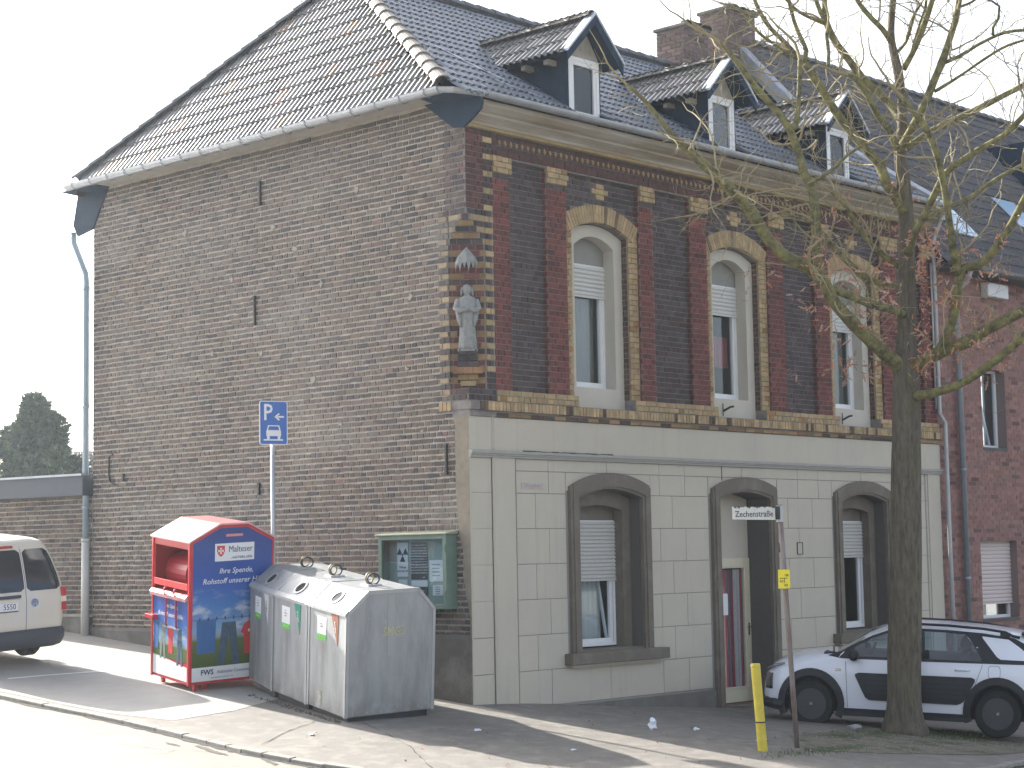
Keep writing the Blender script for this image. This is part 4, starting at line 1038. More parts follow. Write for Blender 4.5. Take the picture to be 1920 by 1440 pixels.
# ------------------------------------------------------------------ notice cabinet on the side wall
cab = thing('notice_cabinet', 'green glazed notice cabinet with posters fixed to the side wall near the corner', 'notice board', (-.1, .92, 1.27))
Yl, Yr, zb, zt, xf = 1.60, .26, 1.26, 2.27, -.20
bx = MB(); bx.box((-.012, Yr, zb), (xf, Yr+.03, zt)); bx.box((-.012, Yl-.03, zb), (xf, Yl, zt)); bx.box((-.012, Yr+.03, zb), (xf, Yl-.03, zb+.03)); bx.box((-.012, Yr+.03, zt-.03), (xf, Yl-.03, zt))
bx.box((-.012, Yr+.03, zb+.03), (-.03, Yl-.03, zt-.03)); bx.build('case', GREENP, cab, bevel=.003)
lid = MB(); lid.prism([(-.01, Yr-.03, zt+.05), (xf-.05, Yr-.03, zt+.015), (xf-.05, Yr-.03, zt), (-.01, Yr-.03, zt)], (0, Yl-Yr+.08, 0)); lid.build('lid', mat('lid_metal', (.35, .36, .28), .5, metal=.3, noise=.2), cab)
B((-.031, Yr+.03, zb+.03), (-.036, Yl-.03, zt-.03)).build('back_panel', OLIVE, cab)
dfm = MB(); t = .065
dfm.box((xf, Yr, zb), (xf-.02, Yr+t, zt)); dfm.box((xf, Yl-t, zb), (xf-.02, Yl, zt)); dfm.box((xf, Yr+t, zb), (xf-.02, Yl-t, zb+t)); dfm.box((xf, Yr+t, zt-t), (xf-.02, Yl-t, zt)); dfm.build('door_frame', GREENP, cab, bevel=.004)
B((xf+.004, Yr+t, zb+t), (xf+.001, Yl-t, zt-t)).build('pane', GLASS, cab)
hg = MB()
for z in (1.45, 2.08): hg.tube([(xf-.022, Yr+.02, z-.05), (xf-.022, Yr+.02, z+.05)], .011, 6)
hg.build('hinge', GREENP, cab)
px = -.045
def poster(y0, y1, z0, z1, m, nm='poster'): return B((px, y1, z0), (px-.003, y0, z1)).build(nm, m, cab)
fm = lambda y, z: frameM((px-.0045, y, z), (0, -1, 0), (0, 0, 1))
p1 = poster(1.40, 1.18, 1.70, 2.17, PAPER)
tr = MB(); c = Vector((px-.005, 1.29, 2.0))
for a in (90, 210, 330):
    a = radians(a+180); q = []
    for rr, da in ((.028, -.5), (.028, .5), (.115, .5), (.115, -.5)):
        q.append(c+Vector((0, -rr*cos(a+da), rr*sin(a+da)*.95)))
    tr.prism(q, (.002, 0, 0))
tr.lathe([(.018, 0), (.018, .002)], tuple(c), 'x', 10); tr.build('radiation_symbol', INK, cab)
text('Tihange', .045, fm(1.29, 1.83), INK, cab, local=False); text('ABSCHALTEN', .035, fm(1.29, 1.775), INK, cab, local=False)
poster(1.12, .80, 1.66, 2.17, INK)
for i in range(11):
    text(''.join(R.choice('nmeuisrtoaodhc ') for _ in range(24)), .028, fm(.96, 2.13-i*.038), INKW, cab, local=False, name='small_print')
text('www', .024, fm(.87, 1.69), INKW, cab, local=False, name='small_print')
poster(1.12, .80, 1.56, 1.645, PAPER); poster(1.12, .80, 1.43, 1.555, INK)
text('LICHTERKETTE', .030, fm(.96, 1.50), INKW, cab, local=False)
poster(.76, .50, 1.63, 1.92, PAPER); poster(.70, .50, 1.44, 1.58, PAPER); poster(1.38, 1.20, 1.45, 1.66, PAPER)
for i in range(4): text('mmnumm nmun', .022, fm(.63, 1.86-i*.05), INK, cab, local=False, name='small_print')
for i in range(4): text('mmnmnmnu', .018, fm(.60, 1.555-i*.03), INK, cab, local=False, name='small_print')

# ------------------------------------------------------------------ low wall behind the van
th_ = radians(8); ld = Vector((-sin(th_), cos(th_), 0)); ln = Vector((-cos(th_), -sin(th_), 0)); LO = Vector((.02, 8.9, 0)); LL = 7.0
low = thing('low_outbuilding', 'low brick outbuilding with dark grey roof fascia at the left edge', 'outbuilding', tuple(LO))
lb = MB(); q = [LO, LO+ld*LL, LO+ld*LL-ln*3, LO-ln*3]; lb.prism([p+Vector((0, 0, .5)) for p in q], (0, 0, 2.6)); lwall = lb.build('wall', MORT, low)
bs = []
brick_fill(bs, LO+ld*LL, -ld, ln, 0, LL, 1.12, 3.12, cside, proud=.010, gap=.018, jit=.005, grp='low')
bs.sort(key=lambda b: (b[3]-CAM).length)
for b in bs[:120]: MB().add(b[0], BF, b[1]).build('brick', BRS, lwall)
m_ = MB()
for b in bs[120:]: m_.add(b[0], BF, b[1])
m_.build('brickwork', BRS, lwall, kind='stuff')
pf = MB(); q = [LO+ln*.03, LO+ld*LL+ln*.03, LO+ld*LL, LO]; pf.prism([p+Vector((0, 0, .2)) for p in q], (0, 0, .88)); pf.build('plinth', PLIN, low)
fa = MB(); q = [LO+ln*.22, LO+ld*LL+ln*.22, LO+ld*LL-ln*3.1, LO-ln*3.1]; fa.prism([p+Vector((0, 0, 3.1)) for p in q], (0, 0, .33)); fa.build('fascia', mat('fascia_grey', (.07, .08, .10), .6, noise=.1), low)
ft_ = MB(); q = [LO+ln*.25, LO+ld*LL+ln*.25, LO+ld*LL+ln*.16, LO+ln*.16]; ft_.prism([p+Vector((0, 0, 3.43)) for p in q], (0, 0, .035)); ft_.build('roof_edge', ZINC, low)

# ------------------------------------------------------------------ neighbouring house
nb = thing('neighbouring_house', 'red brick terraced house with steep dark tiled roof beyond the tree', 'house', (18, 0, -1.5))
NX0, NX1 = 12.27, 27.5
NW = [(13.93, 14.85, 3.86, 5.38), (13.66, 15.05, .62, 2.12), (18.5, 19.9, .6, 2.12), (18.7, 19.7, 3.86, 5.38)]
nwb = MB(); walls(NX0, NX1, -3, 7.2, NW, .015, .5, nwb); nwall = nwb.build('wall', NBRM, nb)
bs = []
def cn2(x, k, h): return vary((.31, .165, .14), .18) if R.random() > .08 else vary((.17, .095, .085), .2)
def nhole(z): return [(a, b) for a, b, z0, z1 in NW if z0 < z < z1]
brick_fill(bs, (0, .015, 0), (1, 0, 0), (0, -1, 0), NX0, 19.5, -1.2, 7.12, cn2, proud=.006, gap=.010, hole=nhole, run=True, grp='n')
bs.sort(key=lambda b: (b[3]-CAM).length)
for b in bs[:100]: MB().add(b[0], BF, b[1]).build('brick', BR, nwall)
m_ = MB()
for b in bs[100:]: m_.add(b[0], BF, b[1])
m_.build('brickwork', BR, nwall, kind='stuff')
for i, (a, b, z0, z1) in enumerate(NW):
    rv = MB(); rv.box((a-.01, .0, z0-.06), (b+.01, .2, z0)); w = rv.build('window', mat('sill_dark', (.06, .06, .065), .6), nb, label=['upper window of the brick house with its sash tilted open', 'lower window of the brick house with the shutter nearly down', 'lower window farther along', 'upper window farther along'][i])
    frame_rect(a, b, z0, z1, .20, .26, .06).build('outer_frame', WHITE, w, bevel=.005)
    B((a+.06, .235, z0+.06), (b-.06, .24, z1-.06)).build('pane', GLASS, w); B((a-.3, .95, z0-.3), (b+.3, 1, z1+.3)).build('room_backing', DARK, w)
    if i == 0:
        t2 = MB(); t2.prism([(b-.22, .28, z0+.08), (b-.16, .28, z0+.08), (b-.42, .40, z1-.1), (b-.48, .40, z1-.1)], (0, .04, 0)); t2.build('tilted_sash', WHITE, w)
    if i in (1, 2): shutter(w, a, b, z0+.30, z1, .16, 16, mat('shutter_rosy', (.58, .50, .48), .6)); curtain(w, a+.1, a+.9, z0+.05, z0+.9, .45, CURT_W, 4, .03)
nv_ = MB(); nv_.box((14.05, -.16, 6.75), (14.85, .01, 7.02)); nv_.build('vent_box', mat('vent_white', (.60, .61, .62), .5), nb, bevel=.02)
ns = 1.096
nr = MB(); nr.add([(NX0-.12, -.35, 7.18), (NX1, -.35, 7.18), (NX1, 4.35, 12.31), (NX0-.12, 4.35, 12.31), (NX0-.12, 9, 7.2), (NX1, 9, 7.2)], [(0, 1, 2, 3), (3, 2, 5, 4)]); nr.add([(NX0-.10, 9, 7.2), (NX0-.10, 4.35, 12.3), (NX0-.10, .3, 7.8), (NX0-.10, .3, 3)], [(0, 1, 2, 3)])
nroof = nr.build('roof', mat('roof_underlay', (.02, .02, .02), .9), nb, auto=False)
SKY_L = [(13.75, 14.75, .25, 1.15), (17.4, 18.5, .85, 1.6)]
tm = MB(); vdn = Vector((0, 1, ns)).normalized()
def in_n(c):
    if c.x > NX1 or c.z > 12.35: return None
    for a, b, y0, y1 in SKY_L:
        if a < c.x < b and y0 < c.y < y1: return None
    return 'in'
nt_ = []
slope_tiles((NX0-.12, -.38, 7.17), Vector((1, 0, 0)), vdn, in_n, 75, 21, None, nt_, lambda: vary((.058, .050, .050), .25), low=True)
nt_.sort(key=lambda t_: (t_[4]-CAM).length)
for vs, fs, col, st, c in nt_: tm.add(vs, fs, col)
tm.build('roof_tile', TILE, nroof, kind='stuff', auto=False)
ridge((NX0-.1, 4.35, 12.38), (NX1, 4.35, 12.38), RIDD, r=.11, parent=nroof)
for i, (a, b, y0, y1) in enumerate(SKY_L):
    z = lambda y: 7.18+(y+.35)*ns
    pts = [Vector((x, y, z(y)+.09)) for x, y in ((a, y0), (b, y0), (b, y1), (a, y1))]; nnn = Vector((0, -ns, 1)).normalized()
    sk = MB(); sk.prism([p-nnn*.07 for p in pts], nnn*.05); s_ = sk.build('skylight', mat('skylight_frame', (.08, .09, .10), .5), nroof)
    cpt_ = sum(pts, Vector())/4; g2 = MB(); g2.prism([cpt_+(p-cpt_)*.86 for p in pts], nnn*.02); g2.build('pane', mat('skylight_glass', (.45, .62, .80), .12, spec=1.0), s_)
dmn = MB(); dmn.box((20.3, 1.6, 8.9), (22.4, 1.7, 11.0)); dmn.box((20.3, 1.7, 8.9), (20.4, 3.4, 11)); dmn.box((20.3, 1.6, 11.0), (22.4, 3.6, 11.1)); dnb = dmn.build('dormer', SLATE, nb); frame_rect(20.5, 21.4, 9.6, 10.8, 1.55, 1.6, .08).build('window', WHITE, dnb)
B((NX0, -.42, 7.10), (NX1, .3, 7.17)).build('soffit', mat('soffit_dark', (.10, .10, .10), .9), nb)
gutter([(NX0-.05, -.42, 7.2), (NX1, -.42, 7.2)], .075, 'gutter', mat('gutter_dark', (.16, .17, .18), .5, metal=.4), parent=nb)
d5 = MB(); d5.tube([(12.95, -.42, 7.13), (12.95, -.36, 6.98), (12.95, -.09, 6.7), (12.95, -.09, -1.5)], .055, 10)
for z in (6.2, 3.4, 1.4): d5.lathe([(.066, -.03), (.066, .03)], (12.95, -.09, z), n=10)
d5.build('downpipe', mat('pipe_zinc2', (.30, .34, .38), .5, metal=.3, noise=.2), nb, smooth=True)
# zinc flashing where the two roofs meet
fz = MB()
gl = [(-.3, 8.30), (.8, 9.03), (2.06, 9.90), (3.2, 11.15), (4.3, 12.36)]
for i in range(len(gl)-1):
    (ya, za), (yb, zb_) = gl[i], gl[i+1]; fz.quad((12.0, ya, za+.05), (12.2, ya, za+.09), (12.2, yb, zb_+.09), (12.0, yb, zb_+.05)); fz.quad((12.0, ya, za+.05), (12.0, yb, zb_+.05), (12.0, yb, zb_-.3), (12.0, ya, za-.3))
fz.build('zinc_flashing', ZINC, nb, auto=False)

# ------------------------------------------------------------------ recycling containers
def tilt_frame(O, e, tx=-.062, ty=-.115):
    nz = Vector((tx, ty, 1)).normalized(); ex = Vector((e[0], e[1], 0)); ex = (ex-nz*ex.dot(nz)).normalized(); ey = nz.cross(ex)
    return Matrix(((ex.x, ey.x, nz.x, O[0]), (ex.y, ey.y, nz.y, O[1]), (ex.z, ey.z, nz.z, O[2]), (0, 0, 0, 1)))
BW, BL, BE, BRI = 1.27, 1.0, 1.36, 1.62
def bottle_bank(O, e, label, pcol, word, first):
    t = thing('glass_container', label, 'recycling container', M=tilt_frame(O, e), group='galvanised glass containers in a row')
    prof = [(0, .07), (0, BE), (.30, BRI), (BW-.24, BRI), (BW, BE), (BW, .07)]
    b = MB(True); b.prism([(x, 0, z) for x, z in prof], (0, BL, 0)); bd = b.build('body', GALV, t, bevel=.012)
    ft = MB(True); ft.box((.06, .05, -.03), (BW-.06, BL-.05, .075)); ft.build('skid', BLKP, t)
    tr_ = MB(True); s_ = .034; off = .009
    P2 = [Vector((x, 0, z)) for x, z in prof]
    for y in ((-off, BL-.0) if first else (0.0,)):
        for i in range(len(P2)-1):
            a, b_ = P2[i], P2[i+1]; d = (b_-a).normalized(); n2 = Vector((-d.z, 0, d.x)); ins_ = -n2
            ys = y if y < .1 else y-.03
            tr_.prism([a+n2*off+Vector((0, y, 0)), b_+n2*off+Vector((0, y, 0)), b_+n2*off+Vector((0, y+(.045 if y < .1 else -.045), 0)), a+n2*off+Vector((0, y+(.045 if y < .1 else -.045), 0))], -n2*(off*.9))
            if first and y < .1: tr_.prism([a+n2*off+Vector((0, -off, 0)), b_+n2*off+Vector((0, -off, 0)), b_-n2*s_+Vector((0, -off, 0)), a-n2*s_+Vector((0, -off, 0))], (0, off*.9, 0))
    tr_.build('edge_trim', GALVL, t, kind='stuff')
    ev = MB(True); ev.prism([(-.022, 0, BE-.035), (-.022, 0, BE+.0), (.02, 0, BE+.045), (.03, 0, BE+.02), (-.002, 0, BE-.035)], (0, BL, 0)); ev.build('eave_flashing', GALVL, t)
    # insertion hole on the sloping face
    sl = Vector((.30, 0, BRI-BE)).normalized(); nrm = Vector((-sl.z, 0, sl.x)); c = Vector((.15, BL*.52, (BE+BRI)/2))
    def ringm(r0, r1, h0, h1, n=24):
        m_ = MB(True); v = []; f = []
        for rr, hh in ((r0, h0), (r1, h0), (r1, h1), (r0, h1)):
            for k in range(n): a = 2*pi*k/n; v.append(c+sl*rr*cos(a)+Vector((0, 1, 0))*rr*sin(a)+nrm*hh)
        for j in range(4):
            for k in range(n): f.append((j*n+k, j*n+(k+1) % n, ((j+1) % 4)*n+(k+1) % n, ((j+1) % 4)*n+k))
        return m_.add(v, f)
    ringm(.085, .115, .0, .014).build('hole_rim', GALVL, t)
    hl = MB(True); hl.add([c+sl*.09*cos(2*pi*k/20)+Vector((0, 1, 0))*.09*sin(2*pi*k/20)+nrm*.004 for k in range(20)], [tuple(range(20))]); hl.build('insertion_hole', DARK, t, auto=False)
    rb = MB(True); rb.prism([c+sl*.08*cos(a)+Vector((0, 1, 0))*.08*sin(a)+nrm*.007 for a in (2.2, 2.9, 3.6, 4.3, 5.0)], nrm*.002); rb.build('rubber_flap', RUB, t)
    # lifting rings
    for dy in (-.05, .05):
        m_ = MB(True); cc_ = Vector((.62, BL*.5+dy, BRI+.085)); pts = [cc_+Vector((.07*cos(2*pi*k/14), dy*.9*cos(2*pi*k/14)*.6, .07*sin(2*pi*k/14))) for k in range(15)]
        m_.tube(pts, .011, 6, cap=False); m_.build('lifting_ring', IRON if dy < 0 else mat('ring_brass', (.22, .20, .08), .5, metal=.4), t, smooth=True)
    B2 = MB(True).box((.52, BL*.5-.1, BRI), (.72, BL*.5+.1, BRI+.02)); B2.build('lifting_plate', GALVL, t)
    # label and pennant on the long side
    xl = -.004
    lbm = MB(True).box((xl, .52, 1.02), (xl+.003, .76, 1.24)); lbm.build('label', PAPER, t)
    MB(True).box((xl-.001, .52, .95), (xl+.003, .76, 1.02)).build('label_strip', mat('label_green', (.12, .50, .10), .5), t)
    fmx = lambda y, z: frameM((xl-.003, y, z), (0, -1, 0), (0, 0, 1))
    for i in range(3): text(['ooo', 'numnmnu', 'mnumn'][i], .022, fmx(.64, 1.19-i*.035), mat('ink_grey', (.28, .30, .30), .7), t, name='small_print')
    text('WERTSTOFF', .026, fmx(.64, .985), mat('ink_yellow', (.62, .75, .10), .6), t)
    pn = MB(True); pn.prism([(xl-.002, .40, 1.33), (xl-.002, .20, 1.33), (xl-.002, .22, .93)], (.003, 0, 0)); pn.build('pennant', pcol, t)
    text(word, .042, frameM((xl-.005, .275, 1.16), Vector((0, -.28, -1)), Vector((0, -1, .28))), INK if word == 'Weißglas' else INKW, t, name='pennant_lettering')
    rv_ = MB(True)
    for i in range(6): rv_.lathe([(.009, 0), (.006, .005)], (-.0+.1+i*.2, -off-.001 if first else 0, .11), 'y', 6)
    for z in [.25+.22*i for i in range(5)]:
        for x in (.018, BW-.018): rv_.box((x-.007, -.016 if first else -.004, z-.007), (x+.007, -.008 if first else 0, z+.007))
    for x in (.3, .62, .94): rv_.box((x-.007, -.01, BE-.08), (x+.007, 0, BE-.066))
    for i in range(5): rv_.box((-.028, .1+i*.18, BE-.01), (-.018, .114+i*.18, BE+.004))
    rv_.build('rivet', IRON if False else GALVL, t)
    if first:
        st_ = MB(True); st_.box((.58, -.004, .8), (.68, 0, BE+.2)); st_.build('stiffener', mat('galv_mid', (.33, .34, .35), .5, metal=.3), t)
        text('SMGß', .16, frameM((.66, -.006, 1.10), (1, 0, 0), (0, 0, 1)), mat('graffiti_yellow', (.52, .50, .20), .7), t, name='graffiti', shear=.2, sx=.8, bold=-.002)
        MB(True).box((-.006, .62, .12), (-.001, .70, .30)).build('sticker', mat('sticker_tan', (.5, .47, .38), .8, noise=.4, nscale=20), t)
    return t
O1 = Vector((-2.46, -.19, -.07)); e1 = Vector((.976, -.219)); l1 = Vector((.219, .976))
bottle_bank(O1, e1, 'galvanised glass container nearest the camera, brown pennant and yellow scrawl on its end panel', mat('pennant_brown', (.22, .07, .03), .5), 'Buntglas', True)
O2 = O1+Vector((l1.x, l1.y, 0))*(BL+.012); O2.z = -.07+.088*(O2.y-O1.y)*1.2+.05*(O2.x-O1.x)
e2 = Vector((cos(-.25), sin(-.25))); l2 = Vector((-e2.y, e2.x))
bottle_bank(O2, e2, 'middle glass container of the row, with the green pennant', mat('pennant_green', (.015, .22, .15), .5), 'Grünglas', False)
O3 = O2+Vector((l2.x, l2.y, 0))*(BL+.012); O3.z = O2.z+.088*(O3.y-O2.y)*1.2+.05*(O3.x-O2.x)
e3 = Vector((cos(-.36), sin(-.36)))
bottle_bank(O3, e3, 'glass container farthest in the row, touching the blue clothing bank, white pennant', mat('pennant_white', (.6, .58, .56), .5), 'Weißglas', False)
gf = MB(); 
# ------------------------------------------------------------------ clothing bank
OC = Vector((-2.52, 2.88, .17)); tc_ = thing('clothing_bank', 'tall red clothing donation container with blue sky poster of washing and an open hatch', 'clothing container', M=tilt_frame(OC, (.99, -.139), -.06, -.105))
CW, CL, CE, CR = 1.30, 1.07, 2.05, 2.27
for (x, y) in ((.12, .06), (.30, .12), (.12, CL-.12), (CW-.12, .06), (CW-.12, CL-.12)): MB(True).box((x-.025, y-.025, -.03), (x+.025, y+.025, .14)).build('leg', RED, tc_)
prC = [(0, .13), (0, CE), (.44, CR), (.88, CR), (CW, CE), (CW, .13)]
sh = MB(True)
sh.prism([(x, 0, z) for x, z in prC], (0, .02, 0)); sh.prism([(x, CL-.02, z) for x, z in prC], (0, .02, 0))
sh.box((CW-.02, .02, .13), (CW, CL-.02, CE)); sh.box((.02, .02, .13), (CW-.02, CL-.02, .15)); sh.box((0.0, .02, .13), (.02, CL-.02, 1.30)); sh.box((.0, .02, CE-.10), (.02, CL-.02, CE-.005))
sh.box((.0, .02, 1.30), (.02, .07, CE-.1)); sh.box((.0, CL-.07, 1.30), (.02, CL-.02, CE-.1)); shell = sh.build('shell', RED, tc_, bevel=.006)
rfm = MB(True); th2 = .025
for (a, b) in (((-.03, CE-.01), (.44, CR)), ((.44, CR), (.88, CR)), ((.88, CR), (CW+.03, CE-.01))): rfm.prism([(a[0], -.02, a[1]), (b[0], -.02, b[1]), (b[0], -.02, b[1]+th2), (a[0], -.02, a[1]+th2)], (0, CL+.04, 0))
rfm.build('roof', mat('roof_sunlit_pink', (.62, .30, .30), .3, coat=.6), tc_, bevel=.004); MB(True).prism([(.01, CL+.001, .14), (.01, CL+.001, CE), (.44, CL+.001, CR-.01), (.88, CL+.001, CR-.01), (CW-.01, CL+.001, CE), (CW-.01, CL+.001, .14)], (0, .003, 0)).build('back_panel', mat('panel_blue', (.03, .07, .16), .6), tc_)  # pale pink roof colour stands in for sun glare on the red paint
hp = MB(True); hp.box((.015, .02, 1.30), (.55, CL-.02, 1.33)); hp.box((.5, .02, 1.33), (.52, CL-.02, 2.05)); hp.box((.02, .02, 1.33), (.5, .035, 2.0)); hp.box((.02, CL-.035, 1.33), (.5, CL-.02, 2.0)); hp.build('hatch_interior', mat('red_deep', (.30, .012, .018), .5), tc_)
drm = MB(True); drm.lathe([(.26, .42), (.26, 1.0)], (.42, .0, 1.56), 'y', 24); drm.build('drum_flap', mat('red_drum', (.38, .02, .03), .4), tc_); MB(True).prism([(.20, .418, 1.50), (.23, .418, 1.68), (.36, .418, 1.76), (.42, .418, 1.50)], (0, -.004, 0)).build('paper_notice', PAPER, tc_)
fl_ = MB(True); fl_.box((-.012, .06, 1.40), (.0, CL-.06, 1.49)); fl_.build('flap_rail', mat('red_bright', (.55, .05, .05), .35), tc_, bevel=.003)
lg = MB(True); lg.prism([(-.01, .03, 1.27), (-.055, .03, 1.25), (-.06, .03, 1.30), (-.03, .03, 1.335), (.0, .03, 1.345)], (0, CL-.06, 0)); lg.build('hatch_ledge', mat('red_highlight', (.62, .30, .32), .25, coat=.6), tc_, bevel=.004)  # white highlight on the ledge is put into this pale red
for y in (.32, .60):
    h_ = MB(True); h_.tube([(-.02, y, .86), (-.035, y, .90), (-.04, y, 1.28), (-.075, y, 1.34), (-.06, y, 1.39), (-.02, y, 1.40)], .014, 6); h_.build('pull_strap', mat('strap_red', (.45, .02, .06), .35), tc_, smooth=True)
MB(True).box((-.03, .25, .845), (-.005, .70, .865)).build('strap_rail', GALVL, tc_)
MB(True).box((-.09, CL-.18, .92), (-.0, CL+.05, .98)).build('lock_bracket', RED, tc_, bevel=.008)
# printed posters (flat print)
def poster_mat(name, z0, z1):
    m = bpy.data.materials.new(name); m.use_nodes = True; nt = m.node_tree; b = nt.nodes['Principled BSDF']; L = nt.links.new
    tc = nt.nodes.new('ShaderNodeTexCoord'); sp = nt.nodes.new('ShaderNodeSeparateXYZ'); L(tc.outputs['Object'], sp.inputs[0])
    r = nt.nodes.new('ShaderNodeMapRange'); r.inputs[1].default_value = z0; r.inputs[2].default_value = z1; L(sp.outputs['Z'], r.inputs[0])
    cr = nt.nodes.new('ShaderNodeValToRGB'); L(r.outputs[0], cr.inputs[0]); e = cr.color_ramp.elements
    e[0].position = 0; e[0].color = (.055, .10, .012, 1); e[1].position = 1; e[1].color = (.010, .045, .24, 1)
    for p, c in ((.20, (.10, .15, .025)), (.225, (.30, .36, .36)), (.27, (.24, .42, .66)), (.45, (.05, .20, .55)), (.62, (.015, .09, .42))): el = e.new(p); el.color = (*c, 1)
    n = nt.nodes.new('ShaderNodeTexNoise'); n.inputs['Scale'].default_value = 3.2; n.inputs['Detail'].default_value = 7; mp = nt.nodes.new('ShaderNodeMapping'); mp.inputs['Scale'].default_value = (1, 1, 2.4); L(tc.outputs['Object'], mp.inputs[0]); L(mp.outputs[0], n.inputs[0])
    r2 = nt.nodes.new('ShaderNodeMapRange'); r2.inputs[1].default_value = .52; r2.inputs[2].default_value = .66; L(n.outputs['Fac'], r2.inputs[0])
    w = nt.nodes.new('ShaderNodeValToRGB'); L(r.outputs[0], w.inputs[0]); ww = w.color_ramp.elements; ww[0].position = .23; ww[0].color = (0, 0, 0, 1); ww[1].position = .6; ww[1].color = (0, 0, 0, 1); k = ww.new(.26); k.color = (1, 1, 1, 1); k = ww.new(.42); k.color = (.8, .8, .8, 1)
    mu = nt.nodes.new('ShaderNodeMath'); mu.operation = 'MULTIPLY'; L(r2.outputs[0], mu.inputs[0]); L(w.outputs[0], mu.inputs[1])
    mx = nt.nodes.new('ShaderNodeMix'); mx.data_type = 'RGBA'; L(mu.outputs[0], mx.inputs['Factor']); L(cr.outputs[0], mx.inputs['A']); mx.inputs['B'].default_value = (.62, .66, .72, 1)
    gn = nt.nodes.new('ShaderNodeTexNoise'); gn.inputs['Scale'].default_value = 60; L(tc.outputs['Object'], gn.inputs[0])
    m3 = nt.nodes.new('ShaderNodeMix'); m3.data_type = 'RGBA'; m3.blend_type = 'MULTIPLY'; m3.inputs['Factor'].default_value = .35; L(mx.outputs['Result'], m3.inputs['A']); L(gn.outputs['Color'], m3.inputs['B'])
    L(m3.outputs['Result'], b.inputs['Base Color']); b.inputs['Roughness'].default_value = .35; b.inputs['Coat Weight'].default_value = .3
    return m
PM = poster_mat('poster_print', .34, 2.2)
po = MB(True); po.prism([(.035, -.003, .36), (.035, -.003, 2.03), (.45, -.003, CR-.04), (.87, -.003, CR-.04), (CW-.035, -.003, 2.03), (CW-.035, -.003, .36)], (0, .002, 0)); po.build('side_poster', PM, tc_)
MB(True).box((.035, -.003, .17), (CW-.035, -.001, .358)).build('poster_foot', PAPER, tc_)
MB(True).box((-.003, .05, .42), (-.001, CL-.05, 1.25)).build('front_poster', poster_mat('poster_print_front', .35, 1.55), tc_)
fp = MB(True); fp.prism([(-.003, .05, .17), (-.003, CL-.05, .17), (-.003, CL-.05, .44), (-.003, .05, .36)], (.002, 0, 0)); fp.build('front_poster_foot', PAPER, tc_)
for y in (.0, CL-.045): MB(True).box((-.014, y, .12), (.002, y+.045, CE-.02)).build('corner_post', RED, tc_, bevel=.004)
MB(True).box((-.001, -.012, .12), (.035, .002, CE)).build('corner_post', RED, tc_, bevel=.004)
yt = -.0045
sgn = MB(True).box((.37, -.005, 1.78), (.98, -.003, 2.02)); sgn.build('logo_panel', PAPER, tc_)
shd = MB(True); sc = Vector((.46, -.0065, 1.92)); shd.prism([sc+Vector((x, 0, z)) for x, z in ((-.06, .07), (.06, .07), (.06, -.01), (.035, -.055), (0, -.08), (-.035, -.055), (-.06, -.01))], (0, .001, 0)); shd.build('shield_emblem', mat('shield_red', (.55, .02, .03), .4), tc_)
cr_ = MB(True)
for a in (0, 90, 180, 270):
    a = radians(a); dx, dz = cos(a), sin(a); px_, pz_ = -dz, dx
    cr_.prism([sc+Vector((dx*r_+px_*w, -.0012, dz*r_+pz_*w)) for r_, w in ((.003, .002), (.048, .022), (.036, 0), (.048, -.022), (.003, -.002))], (0, .001, 0))
cr_.build('cross_emblem', INKW, tc_)
fx = lambda x, z: frameM((x, -.0075, z), (1, 0, 0), (0, 0, 1))
INKN = mat('ink_navy', (.02, .03, .09), .6)
text('Malteser', .125, fx(.765, 1.935), INKN, tc_, sx=.86); text('...weil Nähe zählt.', .055, fx(.78, 1.825), INKN, tc_, sx=.9)
text('Ihre Spende,', .105, fx(.70, 1.645), INKW, tc_, shear=.25, sx=1.0); text('Rohstoff unserer Hilfe', .105, fx(.665, 1.51), INKW, tc_, shear=.25, sx=1.02)
text('FWS', .10, fx(.27, .285), INKN, tc_, bold=.002); text('Altkleider Container', .062, fx(.68, .278), mat('ink_slate', (.16, .19, .28), .6), tc_); text('www.altkleidercontainer.de   Tel.', .026, fx(.5, .21), MATS['ink_slate'], tc_)
MB(True).box((.54, -.005, 2.11), (.80, -.003, 2.145)).build('permit_strip', mat('strip_pink', (.6, .22, .22), .5), tc_)
fy = lambda y, z: frameM((-.0065, y, z), (0, -1, 0), (0, 0, 1))
text('Ihre Spende,', .085, fy(.50, 1.14), INKW, tc_, shear=.25, sx=.8); text('Rohstoff unserer Hilfe', .085, fy(.53, 1.02), INKW, tc_, shear=.25, sx=.9)
# washing printed on the posters
def garment(kind, x, z, s, col, face):
    if kind == 'shirt': p = [(-.10, 0), (-.05, .03), (.05, .03), (.10, 0), (.14, -.08), (.10, -.10), (.095, -.30), (-.095, -.30), (-.10, -.10), (-.14, -.08)]
    elif kind == 'jeans': p = [(-.08, .02), (.08, .02), (.13, -.42), (.05, -.42), (.0, -.12), (-.06, -.42), (-.14, -.42)]
    else: p = [(-.12, .02), (.12, .02), (.11, -.34), (-.11, -.34)]
    m_ = MB(True)
    q = [(x+a*s, -.0052, z+b*s) if face == 's' else (-.0052, x-a*s*.55, z+b*s) for a, b in p]
    m_.prism(q, (0, .001, 0) if face == 's' else (.001, 0, 0)); m_.build('printed_garment', col, tc_)
G1, G2, G3 = mat('print_denim', (.06, .11, .17), .5, noise=.4, nscale=12), mat('print_red', (.52, .03, .03), .5), mat('print_blue', (.03, .13, .36), .5, noise=.2)
garment('towel', .25, .97, 1.25, G3, 's'); garment('jeans', .60, .92, 1.3, G1, 's'); garment('shirt', .97, .90, 1.35, G2, 's'); garment('towel', 1.2, .93, 1.0, G1, 's')
